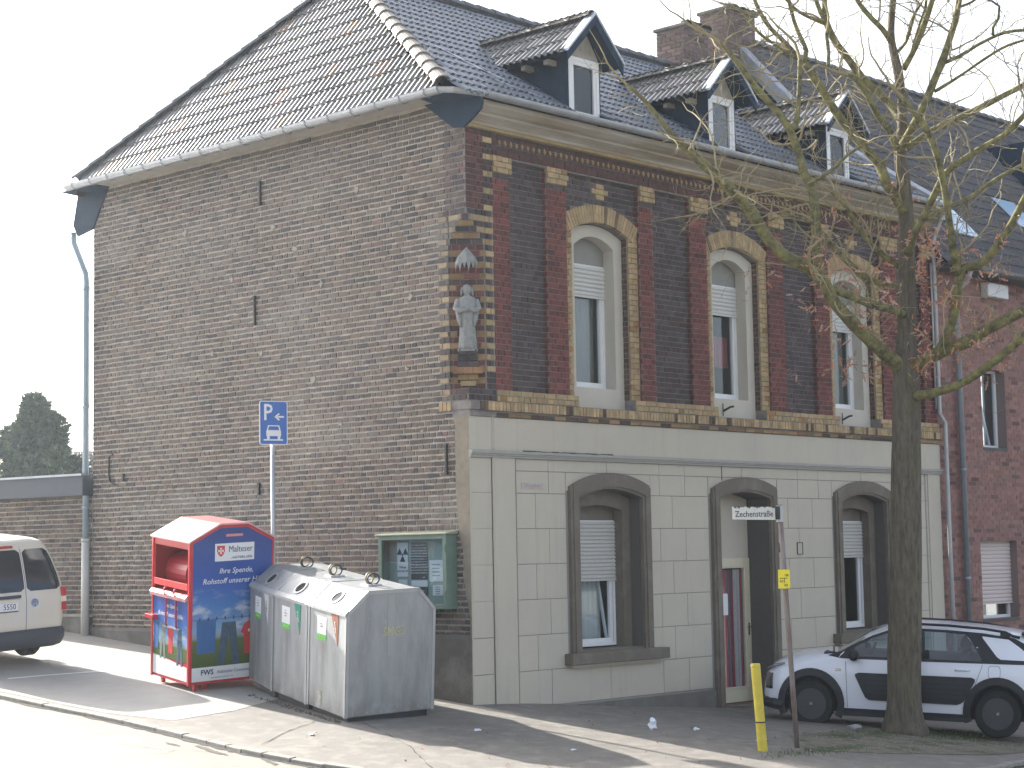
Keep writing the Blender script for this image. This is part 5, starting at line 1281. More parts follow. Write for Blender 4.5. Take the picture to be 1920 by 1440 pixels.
garment('jeans', .74, .86, 1.1, mat('print_grey', (.22, .26, .24), .5, noise=.3, nscale=10), 'f'); garment('shirt', .52, .84, 1.15, G2, 'f'); garment('jeans', .26, .84, 1.15, G1, 'f'); garment('towel', .93, .86, 1.0, G3, 'f')
ln_ = MB(True); ln_.box((.04, -.006, 1.0), (CW-.04, -.0045, 1.006)); 
for i in range(9): ln_.box((.14+i*.13, -.0065, .985), (.16+i*.13, -.0045, 1.03))
ln_.build('printed_line', INKN, tc_)
MB(True).box((.90, -.0068, .79), (1.05, -.0056, .83)).build('printed_badge', PAPER, tc_)

# ------------------------------------------------------------------ parking sign
ps = thing('parking_sign', 'blue parking sign with arrow and car pictogram on a tall grey pole', 'traffic sign', (-.86, 3.12, .23))
pp = MB(); pp.tube([(-.84, 3.13, .1), (-.84, 3.13, 4.22)], .031, 12); pp.build('pole', mat('pole_grey', (.42, .46, .48), .45, metal=.5), ps, smooth=True)
sv = Vector((.635, .773, 0)); rx = Vector((.773+.30, -.635+.30, 0)).normalized(); rx = Vector((.93, -.36, 0)).normalized(); rn = Vector((-rx.y, rx.x, 0)); rn = -rn if rn.dot(sv) > 0 else rn
sc = Vector((-.84, 3.13, 3.92))+rn*.045
def sign_pt(a, z, h=0): return sc+rx*a+Vector((0, 0, z))+rn*h
def rrect(w, h, r, off, n=5):
    out = []
    for cx_, cz_, a0 in ((w-r, h-r, 0), (-w+r, h-r, 90), (-w+r, -h+r, 180), (w-r, -h+r, 270)):
        for i in range(n+1): a = radians(a0+90*i/n); out.append(sign_pt(cx_+r*cos(a), cz_+r*sin(a), off))
    return out
m_ = MB(); m_.prism(rrect(.21, .315, .03, 0), -rn*.004); m_.build('sign_plate', INKW, ps)
m_ = MB(); m_.prism(rrect(.198, .303, .022, .0025), -rn*.002); m_.build('sign_face', BLUE, ps)
FM = lambda a, z: frameM(sign_pt(a, z, .003), rx, (0, 0, 1))
text('P', .33, FM(-.085, .14), INKW, ps, local=False, bold=.004, sx=.85)
ar = MB()
ar.prism([sign_pt(a, z, .004) for a, z in ((.03, .10), (.155, .10), (.155, .075), (.03, .075))], -rn*.001)
for s_ in (-1, 1): ar.prism([sign_pt(a, z, .004) for a, z in ((.01, .0875), (.075, .0875+s_*.055), (.095, .0875+s_*.04), (.045, .0875))], -rn*.001)
ar.build('arrow', INKW, ps)
cp_ = MB()
for poly in ([(-.10, -.10), (-.085, -.035), (.085, -.035), (.10, -.10), (.11, -.12), (.11, -.19), (-.11, -.19), (-.11, -.12)], [(-.10, -.19), (-.06, -.19), (-.06, -.235), (-.10, -.235)], [(.06, -.19), (.10, -.19), (.10, -.235), (.06, -.235)], [(-.15, -.235), (.14, -.235), (.14, -.255), (-.15, -.255)]): cp_.prism([sign_pt(a, z, .004) for a, z in poly], -rn*.001)
cp_.build('car_pictogram', INKW, ps)
cw_ = MB(); cw_.prism([sign_pt(a, z, .0055) for a, z in ((-.083, -.105), (-.07, -.05), (.07, -.05), (.083, -.105))], -rn*.001); cw_.build('pictogram_window', BLUE, ps)
cl_ = MB()
for z in (3.72, 4.12): cl_.lathe([(.038, -.02), (.038, .02)], (-.84, 3.13, z), n=10)
cl_.build('clamp', GALVL, ps)

# ------------------------------------------------------------------ street name sign, yellow post
sn = thing('street_name_sign', 'leaning rusty pole with the white Zechenstraße name plate and a small yellow plate', 'street sign', (1.06, -4.44, -.43))
from_ = Vector((1.06, -4.44, -.5)); rr_ = Vector((.685, -.728, 0)); tpz = 2.52
topP = Vector((1.06, -4.44, tpz))-rr_*.125
m_ = MB(); m_.tube([from_, from_+(topP-from_)*.35, from_+(topP-from_)*.7, topP], .032, 12); m_.build('pole', RUST, sn, smooth=True)
pc_ = topP-Vector((0, 0, .10)); vt = (topP-from_).normalized()
B_ = MB(); B_.lathe([(.044, -.11), (.044, .085), (.02, .095)], tuple(pc_), n=12); B_.build('sleeve', GALVL, sn)
MB().box(tuple(pc_+Vector((-.05, -.03, -.08))), tuple(pc_+Vector((-.03, .03, .08)))).build('bracket', IRON, sn)
pr = Vector((.80, -.60, 0)).normalized(); pn_ = Vector((-pr.y, pr.x, 0)); pn_ = -pn_ if pn_.dot(Vector((.7, .7, 0))) > 0 else pn_
def pt_(a, z, h=0): return pc_+pr*a+Vector((0, 0, z-.005*a))+pn_*h
m_ = MB(); m_.prism([pt_(a, z) for a, z in ((-.60, -.075), (-.05, -.085), (-.05, .075), (-.60, .082))], -pn_*.006); m_.build('name_plate', mat('plate_white', (.62, .62, .58), .5, noise=.12, nscale=10), sn, bevel=.002)
text('Zechenstraße', .105, frameM(pt_(-.325, -.012, .002), pr, (0, 0, 1)), INK, sn, local=False, sx=.83, bold=.0008)
ms_ = MB()
for i in range(26):
    a = U(-.58, -.06); w = U(.008, .03); h = U(.006, .03)
    ms_.prism([pt_(a-w, .082, .003), pt_(a+w, .082, .003), pt_(a+w*.3, .082-h, .003)], -pn_*.0015)
ms_.build('moss', mat('moss_dark', (.10, .105, .07), .95), sn)
yp = from_+(topP-from_)*.70; yq = Vector((.80, -.60, 0)); 
def y_(a, z, h=.04): return yp+pr*(a-.0)+Vector((0, 0, z))+pn_*h
m_ = MB(); m_.prism([y_(a, z) for a, z in ((-.095, -.115), (.055, -.115), (.055, .115), (-.095, .115))], -pn_*.006); m_.build('gas_marker_plate', YPL, sn, bevel=.006)
tm_ = MB(); tm_.prism([y_(a, z, .042) for a, z in ((-.075, .015), (.02, .015), (.02, .007), (-.075, .007))], -pn_*.001); tm_.prism([y_(a, z, .042) for a, z in ((-.022, .015), (-.014, .015), (-.014, -.045), (-.022, -.045))], -pn_*.001); tm_.build('marker_lines', INK, sn)
for s_, a, z in (('100', .01, .045), ('4,0', -.055, -.025), ('0,8', .0, -.075)): text(s_, .045, frameM(y_(a, z, .042), pr, (0, 0, 1)), INK, sn, local=False, sx=.8)
yb_ = thing('bollard', 'plain yellow steel post standing left of the street sign', 'bollard', (.36, -4.43, -.43))
m_ = MB(); bp0 = Vector((.37, -4.44, -.6)); bp1 = Vector((.36, -4.43, .60))-rr_*.055; m_.tube([bp0, bp1], .058, 16); m_.build('post', YEL, yb_, smooth=False)
m_ = MB(); m_.tube([bp1, bp1+Vector((0, 0, .03))], [.062, .052], 16); m_.build('cap', YEL, yb_)
m_ = MB(); q = bp0+(bp1-bp0)*.45; m_.tube([q-Vector((0, 0, .008)), q+Vector((0, 0, .008))], .0605, 16); m_.build('wire_band', IRON, yb_)

# ------------------------------------------------------------------ vehicles
def interp(tab, x):
    if x <= tab[0][0]: return list(tab[0][1:])
    for i in range(len(tab)-1):
        a, b = tab[i], tab[i+1]
        if x <= b[0]:
            t = (x-a[0])/(b[0]-a[0]); t = t*t*(3-2*t) if False else t
            return [p+(q-p)*t for p, q in zip(a[1:], b[1:])]
    return list(tab[-1][1:])
class Body:
    """car body as a loft of cross sections; station: x -> zb, zs, zt, zr, wb, wm, ws, wt"""
    def __init__(s, tab): s.tab = tab
    def sec(s, x):
        zb, zs, zt, zr, wb, wm, ws, wt = interp(s.tab, x)
        zm = zb+(zs-zb)*.5
        return [(wb*.8, zb), (wb, zb+.05), (wm, zb+(zm-zb)*.5), (wm+.008, zm), (wm, zm+(zs-zm)*.55), (ws, zs), (ws+(wt-ws)*.5+.012, zs+(zt-zs)*.5), (wt, zt), (wt*.72, zt+(zr-zt)*.65), (wt*.35, zr-.006), (0, zr)]
    def y(s, x, z):
        P = s.sec(x)[1:8]
        for i in range(len(P)-1):
            if P[i][1] <= z <= P[i+1][1]+1e-6: t = (z-P[i][1])/max(1e-6, P[i+1][1]-P[i][1]); return P[i][0]+(P[i+1][0]-P[i][0])*t
        return P[0][0] if z < P[0][1] else P[-1][0]
    def mesh(s, xs):
        mb = MB(True); v = []; f = []; n = 0
        for x in xs:
            P = s.sec(x); ring = [(x, -y, z) for y, z in P]+[(x, y, z) for y, z in P[-2::-1]]; n = len(ring); v += ring
        for i in range(len(xs)-1):
            for k in range(n-1): f.append((i*n+k, i*n+k+1, (i+1)*n+k+1, (i+1)*n+k))
            f.append((i*n+n-1, i*n, (i+1)*n, (i+1)*n+n-1))
        f += [tuple(range(n)), tuple((len(xs)-1)*n+k for k in range(n))[::-1]]
        return mb.add(v, f)
    def patch(s, x0, x1, lo, hi, off, side=-1, nx=20, nz=6, th=.0):
        """panel following the body side between curves lo(x) and hi(x), standing off by off"""
        mb = MB(True); v = []; f = []
        for i in range(nx+1):
            x = x0+(x1-x0)*i/nx; a, b = lo(x), hi(x)
            for j in range(nz+1): z = a+(b-a)*j/nz; v.append((x, side*(s.y(x, z)+off), z))
        for i in range(nx):
            for j in range(nz): k = i*(nz+1)+j; f.append((k, k+1, k+nz+2, k+nz+1))
        mb.add(v, f)
        if th:
            base = len(v); edge = [i*(nz+1) for i in range(nx+1)]+[nx*(nz+1)+j for j in range(1, nz+1)]+[i*(nz+1)+nz for i in range(nx-1, -1, -1)]+[j for j in range(nz-1, 0, -1)]
            vv = [(v[e][0], v[e][1]-side*th, v[e][2]) for e in edge]; k0 = len(mb.v); mb.v += vv
            for i in range(len(edge)): j = (i+1) % len(edge); mb.f.append((edge[i], edge[j], k0+j, k0+i)); mb.c.append(None); mb.m.append(0)
        return mb
def poly_curve(P):
    return lambda x: interp([(a, b) for a, b in P], x)[0]
def arch_band(body, cx, cz, r0, r1, off, side, a0=-8, a1=188, n=26):
    mb = MB(True); v = []; f = []
    for i in range(n+1):
        a = radians(a0+(a1-a0)*i/n)
        for k, r in enumerate((r0, r0, r1, r1)):
            x, z = cx+r*cos(a), cz+r*sin(a); yy = body.y(x, max(z, .2)); v.append((x, side*(yy+(off if k in (1, 2) else -.05)), z))
    for i in range(n):
        for k in range(3): q = i*4+k; f.append((q, q+1, q+5, q+4))
    return mb.add(v, f)
def wheel(root, x, y, r, w, side, rimm, nm='wheel'):
    t = MB(True); t.lathe([(r*.66, -w/2), (r*.93, -w/2), (r, -w/2+.03), (r, w/2-.03), (r*.93, w/2), (r*.66, w/2)], (x, y, r), 'y', 32, cap=False); ty = t.build(nm, RUB, root, smooth=False)
    ri = MB(True); yo = y+side*(w/2-.012)
    ri.lathe([(r*.66, 0), (r*.60, -side*.03), (r*.3, -side*.045), (r*.28, -side*.01), (.03, -side*.005)], (x, yo, r), 'y', 28); rr = ri.build('rim', rimm, ty, smooth=False)
    ho = MB(True)
    for k in range(8): a = 2*pi*k/8; ho.lathe([(.017, 0), (.017, side*.004)], (x+cos(a)*r*.47, yo-side*.036, r+sin(a)*r*.47), 'y', 8)
    ho.build('rim_hole', DARK, ty)
    hb = MB(True); hb.lathe([(.028, 0), (.02, side*.012)], (x, yo, r), 'y', 10); hb.build('wheel_bolt', CHR, ty)
    return ty
def cut_wheels(o, xs, r, zc, wid):
    bm = bmesh.new(); bm.from_mesh(o.data)
    cm = MB(True)
    for x in xs:
        for s_ in (-1, 1): cm.lathe([(r, -.20), (r, .20)], (x, s_*(wid-.08), zc), 'y', 36)
    c = cm.build('cutter', DARK); c.matrix_world = ROOT[o.name] if o.name in ROOT else Matrix.Identity(4)
    md = o.modifiers.new('b', 'BOOLEAN'); md.object = c; md.operation = 'DIFFERENCE'; md.solver = 'EXACT'
    bpy.context.view_layer.update(); dg = bpy.context.evaluated_depsgraph_get()
    me = bpy.data.meshes.new_from_object(o.evaluated_get(dg)); o.modifiers.clear(); o.data = me; bpy.data.objects.remove(c); bm.free()

# --- white crossover parked nose towards the door
F_ = Vector((4.785, -2.118, -.564)); Rr = Vector((5.918, -4.336, -.694))
fx_ = (Rr-F_).normalized(); away = Vector((.889, .454, .02)); zz_ = fx_.cross((away-fx_*away.dot(fx_)).normalized()); ay = zz_.cross(fx_)
WB = 2.595; FA = .82
Oc = F_-fx_*FA+ay*.74
carM = Matrix(((fx_.x, ay.x, zz_.x, Oc.x), (fx_.y, ay.y, zz_.y, Oc.y), (fx_.z, ay.z, zz_.z, Oc.z), (0, 0, 0, 1))) @ Matrix.Diagonal((1, 1.02, 1.04, 1))
car = thing('parked_car', 'white compact crossover with black side panels, wheel arches and roof bars parked behind the tree', 'car', M=carM)
#        x    zb   zs   zt   zr   wb   wm   ws   wt
CT = [(0.00, .33, .55, .60, .62, .48, .52, .50, .40),
      (.05, .25, .62, .70, .73, .66, .70, .67, .52),
      (.14, .21, .70, .80, .84, .76, .79, .76, .60),
      (.30, .19, .77, .88, .92, .82, .85, .82, .66),
      (.60, .19, .84, .95, .99, .845, .865, .84, .72),
      (.95, .19, .90, 1.00, 1.04, .85, .868, .845, .74),
      (1.18, .19, .93, 1.02, 1.06, .85, .868, .845, .76),
      (1.30, .19, .94, 1.09, 1.13, .85, .868, .845, .75),
      (1.60, .19, .955, 1.27, 1.33, .85, .868, .845, .69),
      (1.90, .19, .965, 1.385, 1.455, .85, .868, .845, .64),
      (2.20, .19, .975, 1.415, 1.49, .85, .868, .845, .625),
      (2.70, .19, .985, 1.41, 1.49, .85, .87, .845, .62),
      (3.20, .20, .995, 1.385, 1.465, .85, .87, .845, .61),
      (3.60, .22, 1.00, 1.34, 1.43, .845, .868, .84, .60),
      (3.82, .25, 1.00, 1.30, 1.39, .83, .855, .825, .585),
      (3.92, .28, .985, 1.22, 1.30, .81, .84, .81, .58),
      (4.02, .30, .96, 1.08, 1.14, .79, .82, .785, .60),
      (4.10, .34, .90, .98, 1.02, .74, .78, .74, .60),
      (4.16, .42, .80, .86, .88, .66, .70, .66, .55)]
CT = [((.10+t_[0]*.72/.82 if t_[0] < .82 else t_[0]),)+t_[1:] for t_ in CT]; cb_ = Body(CT)
xs = sorted(set([t_[0] for t_ in CT]+[i*.1 for i in range(2, 41)]))
cbo = cb_.mesh(xs).build('body', CARW, car, smooth=True)
cut_wheels(cbo, (FA, FA+WB), .385, .33, .86)
cbo.data.polygons.foreach_set('use_smooth', [True]*len(cbo.data.polygons))
try: cbo.data.set_sharp_from_angle(angle=radians(40))
except Exception: pass
inn = MB(True)
inn.box((.35, -.66, .22), (3.9, .66, .75)); inn.build('underbody', BLKP, car)
WLO = poly_curve([(1.05, .995), (1.42, 1.005), (2.2, 1.01), (3.18, 1.015), (3.98, 1.02)])
WHI = poly_curve([(1.42, 1.12), (1.65, 1.245), (1.9, 1.335), (2.2, 1.375), (2.7, 1.37), (2.95, 1.35), (3.02, 1.30), (3.18, 1.05)])
cm = MB(True)
for x0, x1 in ((1.42, 2.20), (2.30, 3.18)):
    nn_ = 8; up = [(x0+(x1-x0)*i/nn_, WHI(x0+(x1-x0)*i/nn_)) for i in range(nn_+1)]
    cm.prism([(x0, -1.2, WLO(x0))]+[(x, -1.2, z) for x, z in up]+[(x1, -1.2, WLO(x1))], (0, 2.4, 0))
c = cm.build('cutter', DARK); c.matrix_world = carM; md = cbo.modifiers.new('b', 'BOOLEAN'); md.object = c; md.solver = 'EXACT'
bpy.context.view_layer.update(); me = bpy.data.meshes.new_from_object(cbo.evaluated_get(bpy.context.evaluated_depsgraph_get())); cbo.modifiers.clear(); cbo.data = me; bpy.data.objects.remove(c)
me.materials.append(BLKP); ixm = len(me.materials)-1
for p in me.polygons:
    q = p.center
    if 1.40 < q.x < 3.20 and abs(q.y) < .5 and .98 < q.z < cb_.sec(q.x)[10][1]-.03: p.material_index = ixm
try: me.set_sharp_from_angle(angle=radians(40))
except Exception: pass
roofb = poly_curve([(1.22, 1.0), (1.45, 1.15), (1.65, 1.255), (1.9, 1.345), (2.2, 1.385), (2.7, 1.385), (3.2, 1.36), (3.45, 1.335)])
belt = poly_curve([(1.22, .985), (1.6, .985), (2.4, 1.0), (3.3, 1.015), (3.5, 1.03)])
for s_ in (-1, 1):
    # glasshouse: dark band first, panes proud of it
    top = poly_curve([(1.05, 1.0), (1.25, 1.07), (1.45, 1.185), (1.65, 1.285), (1.9, 1.375), (2.2, 1.41), (2.7, 1.405), (3.2, 1.38), (3.62, 1.33), (3.9, 1.20), (4.0, 1.07)])
    bot = poly_curve([(1.05, .99), (1.25, .965), (2.4, .975), (3.5, .99), (4.0, 1.0)])
    sr = MB(True)
    for q in (cb_.patch(1.05, 3.98, bot, WLO, .003, s_, 46, 2), cb_.patch(1.42, 3.18, WHI, top, .003, s_, 30, 2), cb_.patch(1.05, 1.42, WLO, top, .003, s_, 8, 4), cb_.patch(2.20, 2.30, WLO, WHI, .003, s_, 2, 4), cb_.patch(3.18, 3.98, WLO, top, .003, s_, 16, 5)): sr.add(q.v, q.f)
    sr.build('window_surround', BLKP, car, smooth=True)
    cb_.patch(1.42, 2.20, WLO, WHI, .001, s_, 16, 5).build('side_window', CARG, car, smooth=True)
    cb_.patch(2.30, 3.18, WLO, WHI, .001, s_, 16, 5).build('side_window', CARG, car, smooth=True)
    cb_.patch(3.19, 3.90, poly_curve([(3.19, 1.32), (3.42, 1.05), (3.90, 1.045)]), poly_curve([(3.19, 1.34), (3.55, 1.31), (3.72, 1.20), (3.90, 1.05)]), .009, s_, 14, 4).build('quarter_panel', CARW, car, smooth=True)
    # side protection panel
    ap_lo = poly_curve([(1.44, .74), (1.58, .46), (1.64, .42), (2.86, .42), (2.94, .45), (3.10, .74)]); ap_hi = poly_curve([(1.44, .765), (1.47, .785), (3.06, .795), (3.10, .775)])
    cb_.patch(1.44, 3.10, ap_lo, ap_hi, .018, s_, 34, 4, th=.02).build('side_protection_panel', BLKP, car, smooth=False)
    gr = MB(True)
    for k in range(4):
        z0 = .50+k*.065
        cb_2 = cb_.patch(1.60, 2.94, lambda x, z=z0: z, lambda x, z=z0: z+.038, .024, s_, 20, 1, th=.01); gr.add(cb_2.v, cb_2.f)
    gr.build('panel_cushion', mat('black_plastic2', (.017, .018, .024), .5), car)
    for cx in (FA, FA+WB): arch_band(cb_, cx, .34, .375, .475, .022, s_, -24 if cx < 2 else -20, 204 if cx < 2 else 200).build('wheel_arch_trim', BLKP, car)
    cb_.patch(1.22, 3.02, lambda x: .19, lambda x: .295, .014, s_, 20, 2, th=.02).build('sill_trim', BLKP, car)
    # shut lines
    dl = MB(True)
    for x0, z0, x1, z1 in ((1.34, .30, 1.30, .93), (2.26, .30, 2.26, .96), (3.05, .55, 3.20, .97)):
        for k in range(8):
            ta, tb = k/8, (k+1)/8; xa, za_, xb, zb_ = x0+(x1-x0)*ta, z0+(z1-z0)*ta, x0+(x1-x0)*tb, z0+(z1-z0)*tb
            dl.quad((xa-.004, s_*(cb_.y(xa, za_)+.003), za_), (xa+.004, s_*(cb_.y(xa, za_)+.003), za_), (xb+.004, s_*(cb_.y(xb, zb_)+.003), zb_), (xb-.004, s_*(cb_.y(xb, zb_)+.003), zb_))
    dl.build('shut_line', mat('shut_grey', (.16, .18, .22), .7), car, auto=False)
    for x in (2.02, 2.93):
        h_ = MB(True); y = s_*(cb_.y(x, .885)+.022); h_.tube([(x-.10, y-s_*.02, .885), (x-.08, y, .887), (x+.08, y, .892), (x+.10, y-s_*.02, .892)], .014, 6); hh = h_.build('door_handle', CARW, car, smooth=True)
    # mirror
    mr_ = MB(True); y = s_*.93
    mr_.lathe([(.03, -.09), (.07, -.06), (.078, 0), (.07, .07), (.03, .10)], (1.42, y, 1.02), 'y', 14); mr_.tube([(1.45, s_*.80, .98), (1.43, s_*.88, 1.0)], .03, 8); mr_.build('wing_mirror', BLKP, car, smooth=True)
    # roof bar
    rb_ = MB(True); pts = [(x, s_*(cb_.sec(x)[7][0]+.01), cb_.sec(x)[7][1]+.055+(0 if .1 < (x-1.9)/1.8 < .9 else -.035)) for x in [1.9+.1*i for i in range(19)]]; rb_.tube(pts, .019, 6); 
    for x in (2.05, 3.5): yy = cb_.sec(x)[7][0]+.01; rb_.box((x-.07, s_*yy-.018, cb_.sec(x)[7][1]-.01), (x+.07, s_*yy+.018, cb_.sec(x)[7][1]+.05))
    rb_.build('roof_bar', BLKP, car)
    # lights: slim upper strip and lower lamp in the black bumper block
    hl_ = MB(True); hl_.tube([(.17, s_*.64, .765), (.28, s_*.76, .82), (.43, s_*.80, .86)], [.022, .026, .012], 6); hl_.build('daytime_lamp', mat('lamp_smoke', (.12, .12, .13), .15, coat=1), car)
    cb_.patch(.125, .26, lambda x: .50, lambda x: .715, .012, s_, 8, 6, th=.015).build('headlight', mat('lamp_black', (.02, .022, .025), .12, coat=1), car, smooth=True)
    MB(True).prism([(4.05, s_*.60, .78), (4.03, s_*.80, .80), (4.03, s_*.80, .92), (4.06, s_*.60, .92)], (.08, -s_*.02, 0)).build('tail_lamp', REDL, car)
    wheel(car, FA, s_*.755, .325, .205, s_, mat('rim_black', (.045, .045, .05), .4)); wheel(car, FA+WB, s_*.755, .325, .205, s_, MATS['rim_black'])
fl_ = MB(True); fl_.tube([(3.42, -(cb_.y(3.42, .84)+.002), .84)], .1, 4) if False else None
fb_ = MB(True); fb_.prism([(-.02, -.62, .24), (.10, -.78, .22), (.28, -.85, .20), (.28, -.85, .34), (.08, -.74, .40), (-.02, -.50, .42), (-.03, .50, .42), (.08, .74, .40), (.28, .85, .34), (.28, .85, .20), (.10, .78, .22), (-.02, .62, .24)][:6]+[(-.03, -.5, .26)], (0, 0, 0.001)) if False else fb_
fb_.tube([(.42, -.83, .29), (.30, -.82, .30), (.18, -.73, .31), (.12, -.52, .32), (.10, 0, .33), (.12, .52, .32), (.18, .73, .31), (.30, .82, .30), (.42, .83, .29)], .075, 8); fb_.build('front_bumper', BLKP, car)
rb2 = MB(True); rb2.tube([(3.85, -.84, .34), (4.02, -.78, .35), (4.12, -.60, .36), (4.15, 0, .37), (4.12, .60, .36), (4.02, .78, .35), (3.85, .84, .34)], .09, 8); rb2.build('rear_bumper', BLKP, car)
# windscreen and rear screen
ws = MB(True); v = []; f = []
for i in range(9):
    x = 1.16+i*.095; P = cb_.sec(x); w = P[7][0]*.93
    for k in range(9): t = -1+2*k/8; v.append((x-.012, t*w, (P[10][1]-(P[10][1]-P[7][1])*t*t)+.006))
for i in range(8):
    for k in range(8): q = i*9+k; f.append((q, q+1, q+10, q+9))
ws.add(v, f); ws.build('windscreen', mat('car_pane', (.10, .13, .16), .06, spec=.8), car, smooth=True)
ws = MB(True); v = []; f = []
for i in range(5):
    x = 3.86+i*.04; P = cb_.sec(x); w = P[7][0]*.92
    for k in range(7): t = -1+2*k/6; v.append((x+.012, t*w, (P[10][1]-(P[10][1]-P[7][1])*t*t)+.004))
for i in range(4):
    for k in range(6): q = i*7+k; f.append((q, q+1, q+8, q+7))
ws.add(v, f); ws.build('rear_window', mat('car_pane_rear', (.05, .07, .09), .06, spec=.8), car, smooth=True)
sp_ = MB(True); sp_.prism([(3.72, -.58, 1.375), (3.95, -.56, 1.33), (3.95, .56, 1.33), (3.72, .58, 1.375)], (0, 0, .028)); sp_.build('roof_spoiler', BLKP, car, bevel=.008)
SEATM = mat('seat_fabric', (.05, .055, .065), .9)
for x, y in ((2.12, -.37), (2.12, .37), (2.95, -.37), (2.95, .37)):
    hrs = MB(True); hrs.lathe([(.03, -.13), (.075, -.11), (.085, 0), (.075, .11), (.03, .13)], (x, y, 1.215), 'y', 12); hrs.tube([(x, y-.05, 1.05), (x, y-.05, 1.18)], .008, 5); hrs.tube([(x, y+.05, 1.05), (x, y+.05, 1.18)], .008, 5); hrs.box((x-.06, y-.22, 1.0), (x+.06, y+.22, 1.09)); hrs.build('seat', SEATM, car, smooth=False)
stw = MB(True); stw.tube([(1.62+.06*cos(2*pi*k/16), -.37+.17*sin(2*pi*k/16), 1.02+.15*cos(2*pi*k/16)) for k in range(17)], .013, 6, cap=False); stw.build('steering_wheel', SEATM, car)
wp = MB(True); wp.tube([(1.12, -.70, 1.04), (1.06, -.2, 1.07)], .012, 5); wp.tube([(1.10, .05, 1.075), (1.06, .55, 1.06)], .012, 5); wp.box((.98, -.72, 1.0), (1.16, .72, 1.035)); wp.build('wiper', BLKP, car)
fc_ = MB(True); x0, z0 = 3.36, .78; n = 20; v = []
for k in range(n+1):
    a = 2*pi*k/n; rr = lambda t: (abs(cos(t))**.5*math.copysign(1, cos(t)), abs(sin(t))**.5*math.copysign(1, sin(t))); c_, s2 = rr(a)
    for q in (.085, .079): xx, zzz = x0+q*c_, z0+.10+q*s2; v.append((xx, -(cb_.y(xx, zzz)+.003), zzz))
fc_.add(v, [(2*k, 2*k+1, 2*k+3, 2*k+2) for k in range(n)]); fc_.build('fuel_flap', MATS['shut_grey'], car, auto=False)
bdg = MB(True).box((1.16, -(cb_.y(1.18, .80)+.006), .79), (1.24, -(cb_.y(1.18, .80)+.0), .83)); bdg.build('wing_badge', CHR, car)

# --- white van seen from behind
def rrect_ring(x0, x1, y0, y1, z, r, n=5):
    out = []
    for cx_, cy_, a0 in ((x1-r, y1-r, 0), (x0+r, y1-r, 90), (x0+r, y0+r, 180), (x1-r, y0+r, 270)):
        for i in range(n+1): a = radians(a0+90*i/n); out.append((cx_+r*cos(a), cy_+r*sin(a), z))
    return out
VO = Vector((-3.27, 6.02, .50)); vt_ = .0
vz = Vector((-.055, -.088, 1)).normalized(); vy = Vector((vt_, 1, .088)).normalized(); vx = vy.cross(vz).normalized(); vy = vz.cross(vx)
vanM = Matrix(((vx.x, vy.x, vz.x, VO.x), (vx.y, vy.y, vz.y, VO.y), (vx.z, vy.z, vz.z, VO.z), (0, 0, 0, 1)))
van = thing('parked_van', 'cream white small van seen from behind at the left edge with dark rear windows', 'van', M=vanM)
VT = [(.24, .84, .10, 4.25, .16), (.45, .885, .02, 4.36, .16), (.62, .895, .0, 4.36, .15), (.90, .895, .0, 4.30, .14), (1.05, .89, .02, 4.1, .14), (1.14, .885, .03, 3.4, .14), (1.30, .855, .07, 3.15, .15), (1.50, .80, .13, 2.9, .16), (1.68, .735, .20, 2.65, .17), (1.76, .69, .26, 2.5, .18), (1.80, .60, .34, 2.35, .18), (1.815, .45, .5, 2.2, .16)]
v = []; f = []
zs_ = []
for i in range(len(VT)-1):
    for k in range(3): zs_.append(VT[i][0]+(VT[i+1][0]-VT[i][0])*k/3)
zs_.append(VT[-1][0])
vi = lambda z: interp(VT, z)
for z in zs_:
    w, yr, yf, r = vi(z); v += rrect_ring(-w, w, yr, yf, z, r)
n = 24
for i in range(len(zs_)-1):
    for k in range(n): f.append((i*n+k, i*n+(k+1) % n, (i+1)*n+(k+1) % n, (i+1)*n+k))
f += [tuple(range(n))[::-1], tuple((len(zs_)-1)*n+k for k in range(n))]
vb = MB(True).add(v, f).build('body', VANP, van, smooth=True); cut_wheels(vb, (0,), 0.01, -3, .1) if False else None
# wheel openings
cm = MB(True)
for y in (.86, 3.54):
    for s_ in (-1, 1): cm.lathe([(.37, -.16), (.37, .16)], (s_*.82, y, .33), 'x', 32)
c = cm.build('cutter', DARK); c.matrix_world = vanM; md = vb.modifiers.new('b', 'BOOLEAN'); md.object = c; md.solver = 'EXACT'
bpy.context.view_layer.update(); me = bpy.data.meshes.new_from_object(vb.evaluated_get(bpy.context.evaluated_depsgraph_get())); vb.modifiers.clear(); vb.data = me; bpy.data.objects.remove(c)
try: vb.data.set_sharp_from_angle(angle=radians(40))
except Exception: pass
MB(True).box((-.7, .3, .26), (.7, 4.1, .6)).build('underbody', BLKP, van)
def vrear(x, z, off=0):
    w, yr, yf, r = vi(z); ax = abs(x); 
    if ax > w-r: dx = min(1, (ax-(w-r))/r); return (x, yr+r-r*sqrt(max(0, 1-dx*dx))-off, z)
    return (x, yr-off, z)
def vpatch(xa, xb, za, zb, off, m, name, nx=12, nz=8, rc=.06, smooth=True):
    """panel on the rear face; xa/xb may be functions of z"""
    v = []; f = []
    fa = xa if callable(xa) else (lambda z: xa); fb2 = xb if callable(xb) else (lambda z: xb)
    for j in range(nz+1):
        z = za+(zb-za)*j/nz; ins = 0
        d = min(z-za, zb-z)
        if d < rc: ins = rc-sqrt(max(0, rc*rc-(rc-d)**2))
        x0, x1 = fa(z)+ins, fb2(z)-ins
        for i in range(nx+1): v.append(vrear(x0+(x1-x0)*i/nx, z, off))
    for j in range(nz):
        for i in range(nx): q = j*(nx+1)+i; f.append((q, q+1, q+nx+2, q+nx+1))
    return MB(True).add(v, f).build(name, m, van, smooth=smooth, auto=False)
vpatch(.245, lambda z: vi(z)[0]-.085, 1.07, 1.66, .004, DGL, 'rear_window', nz=14)
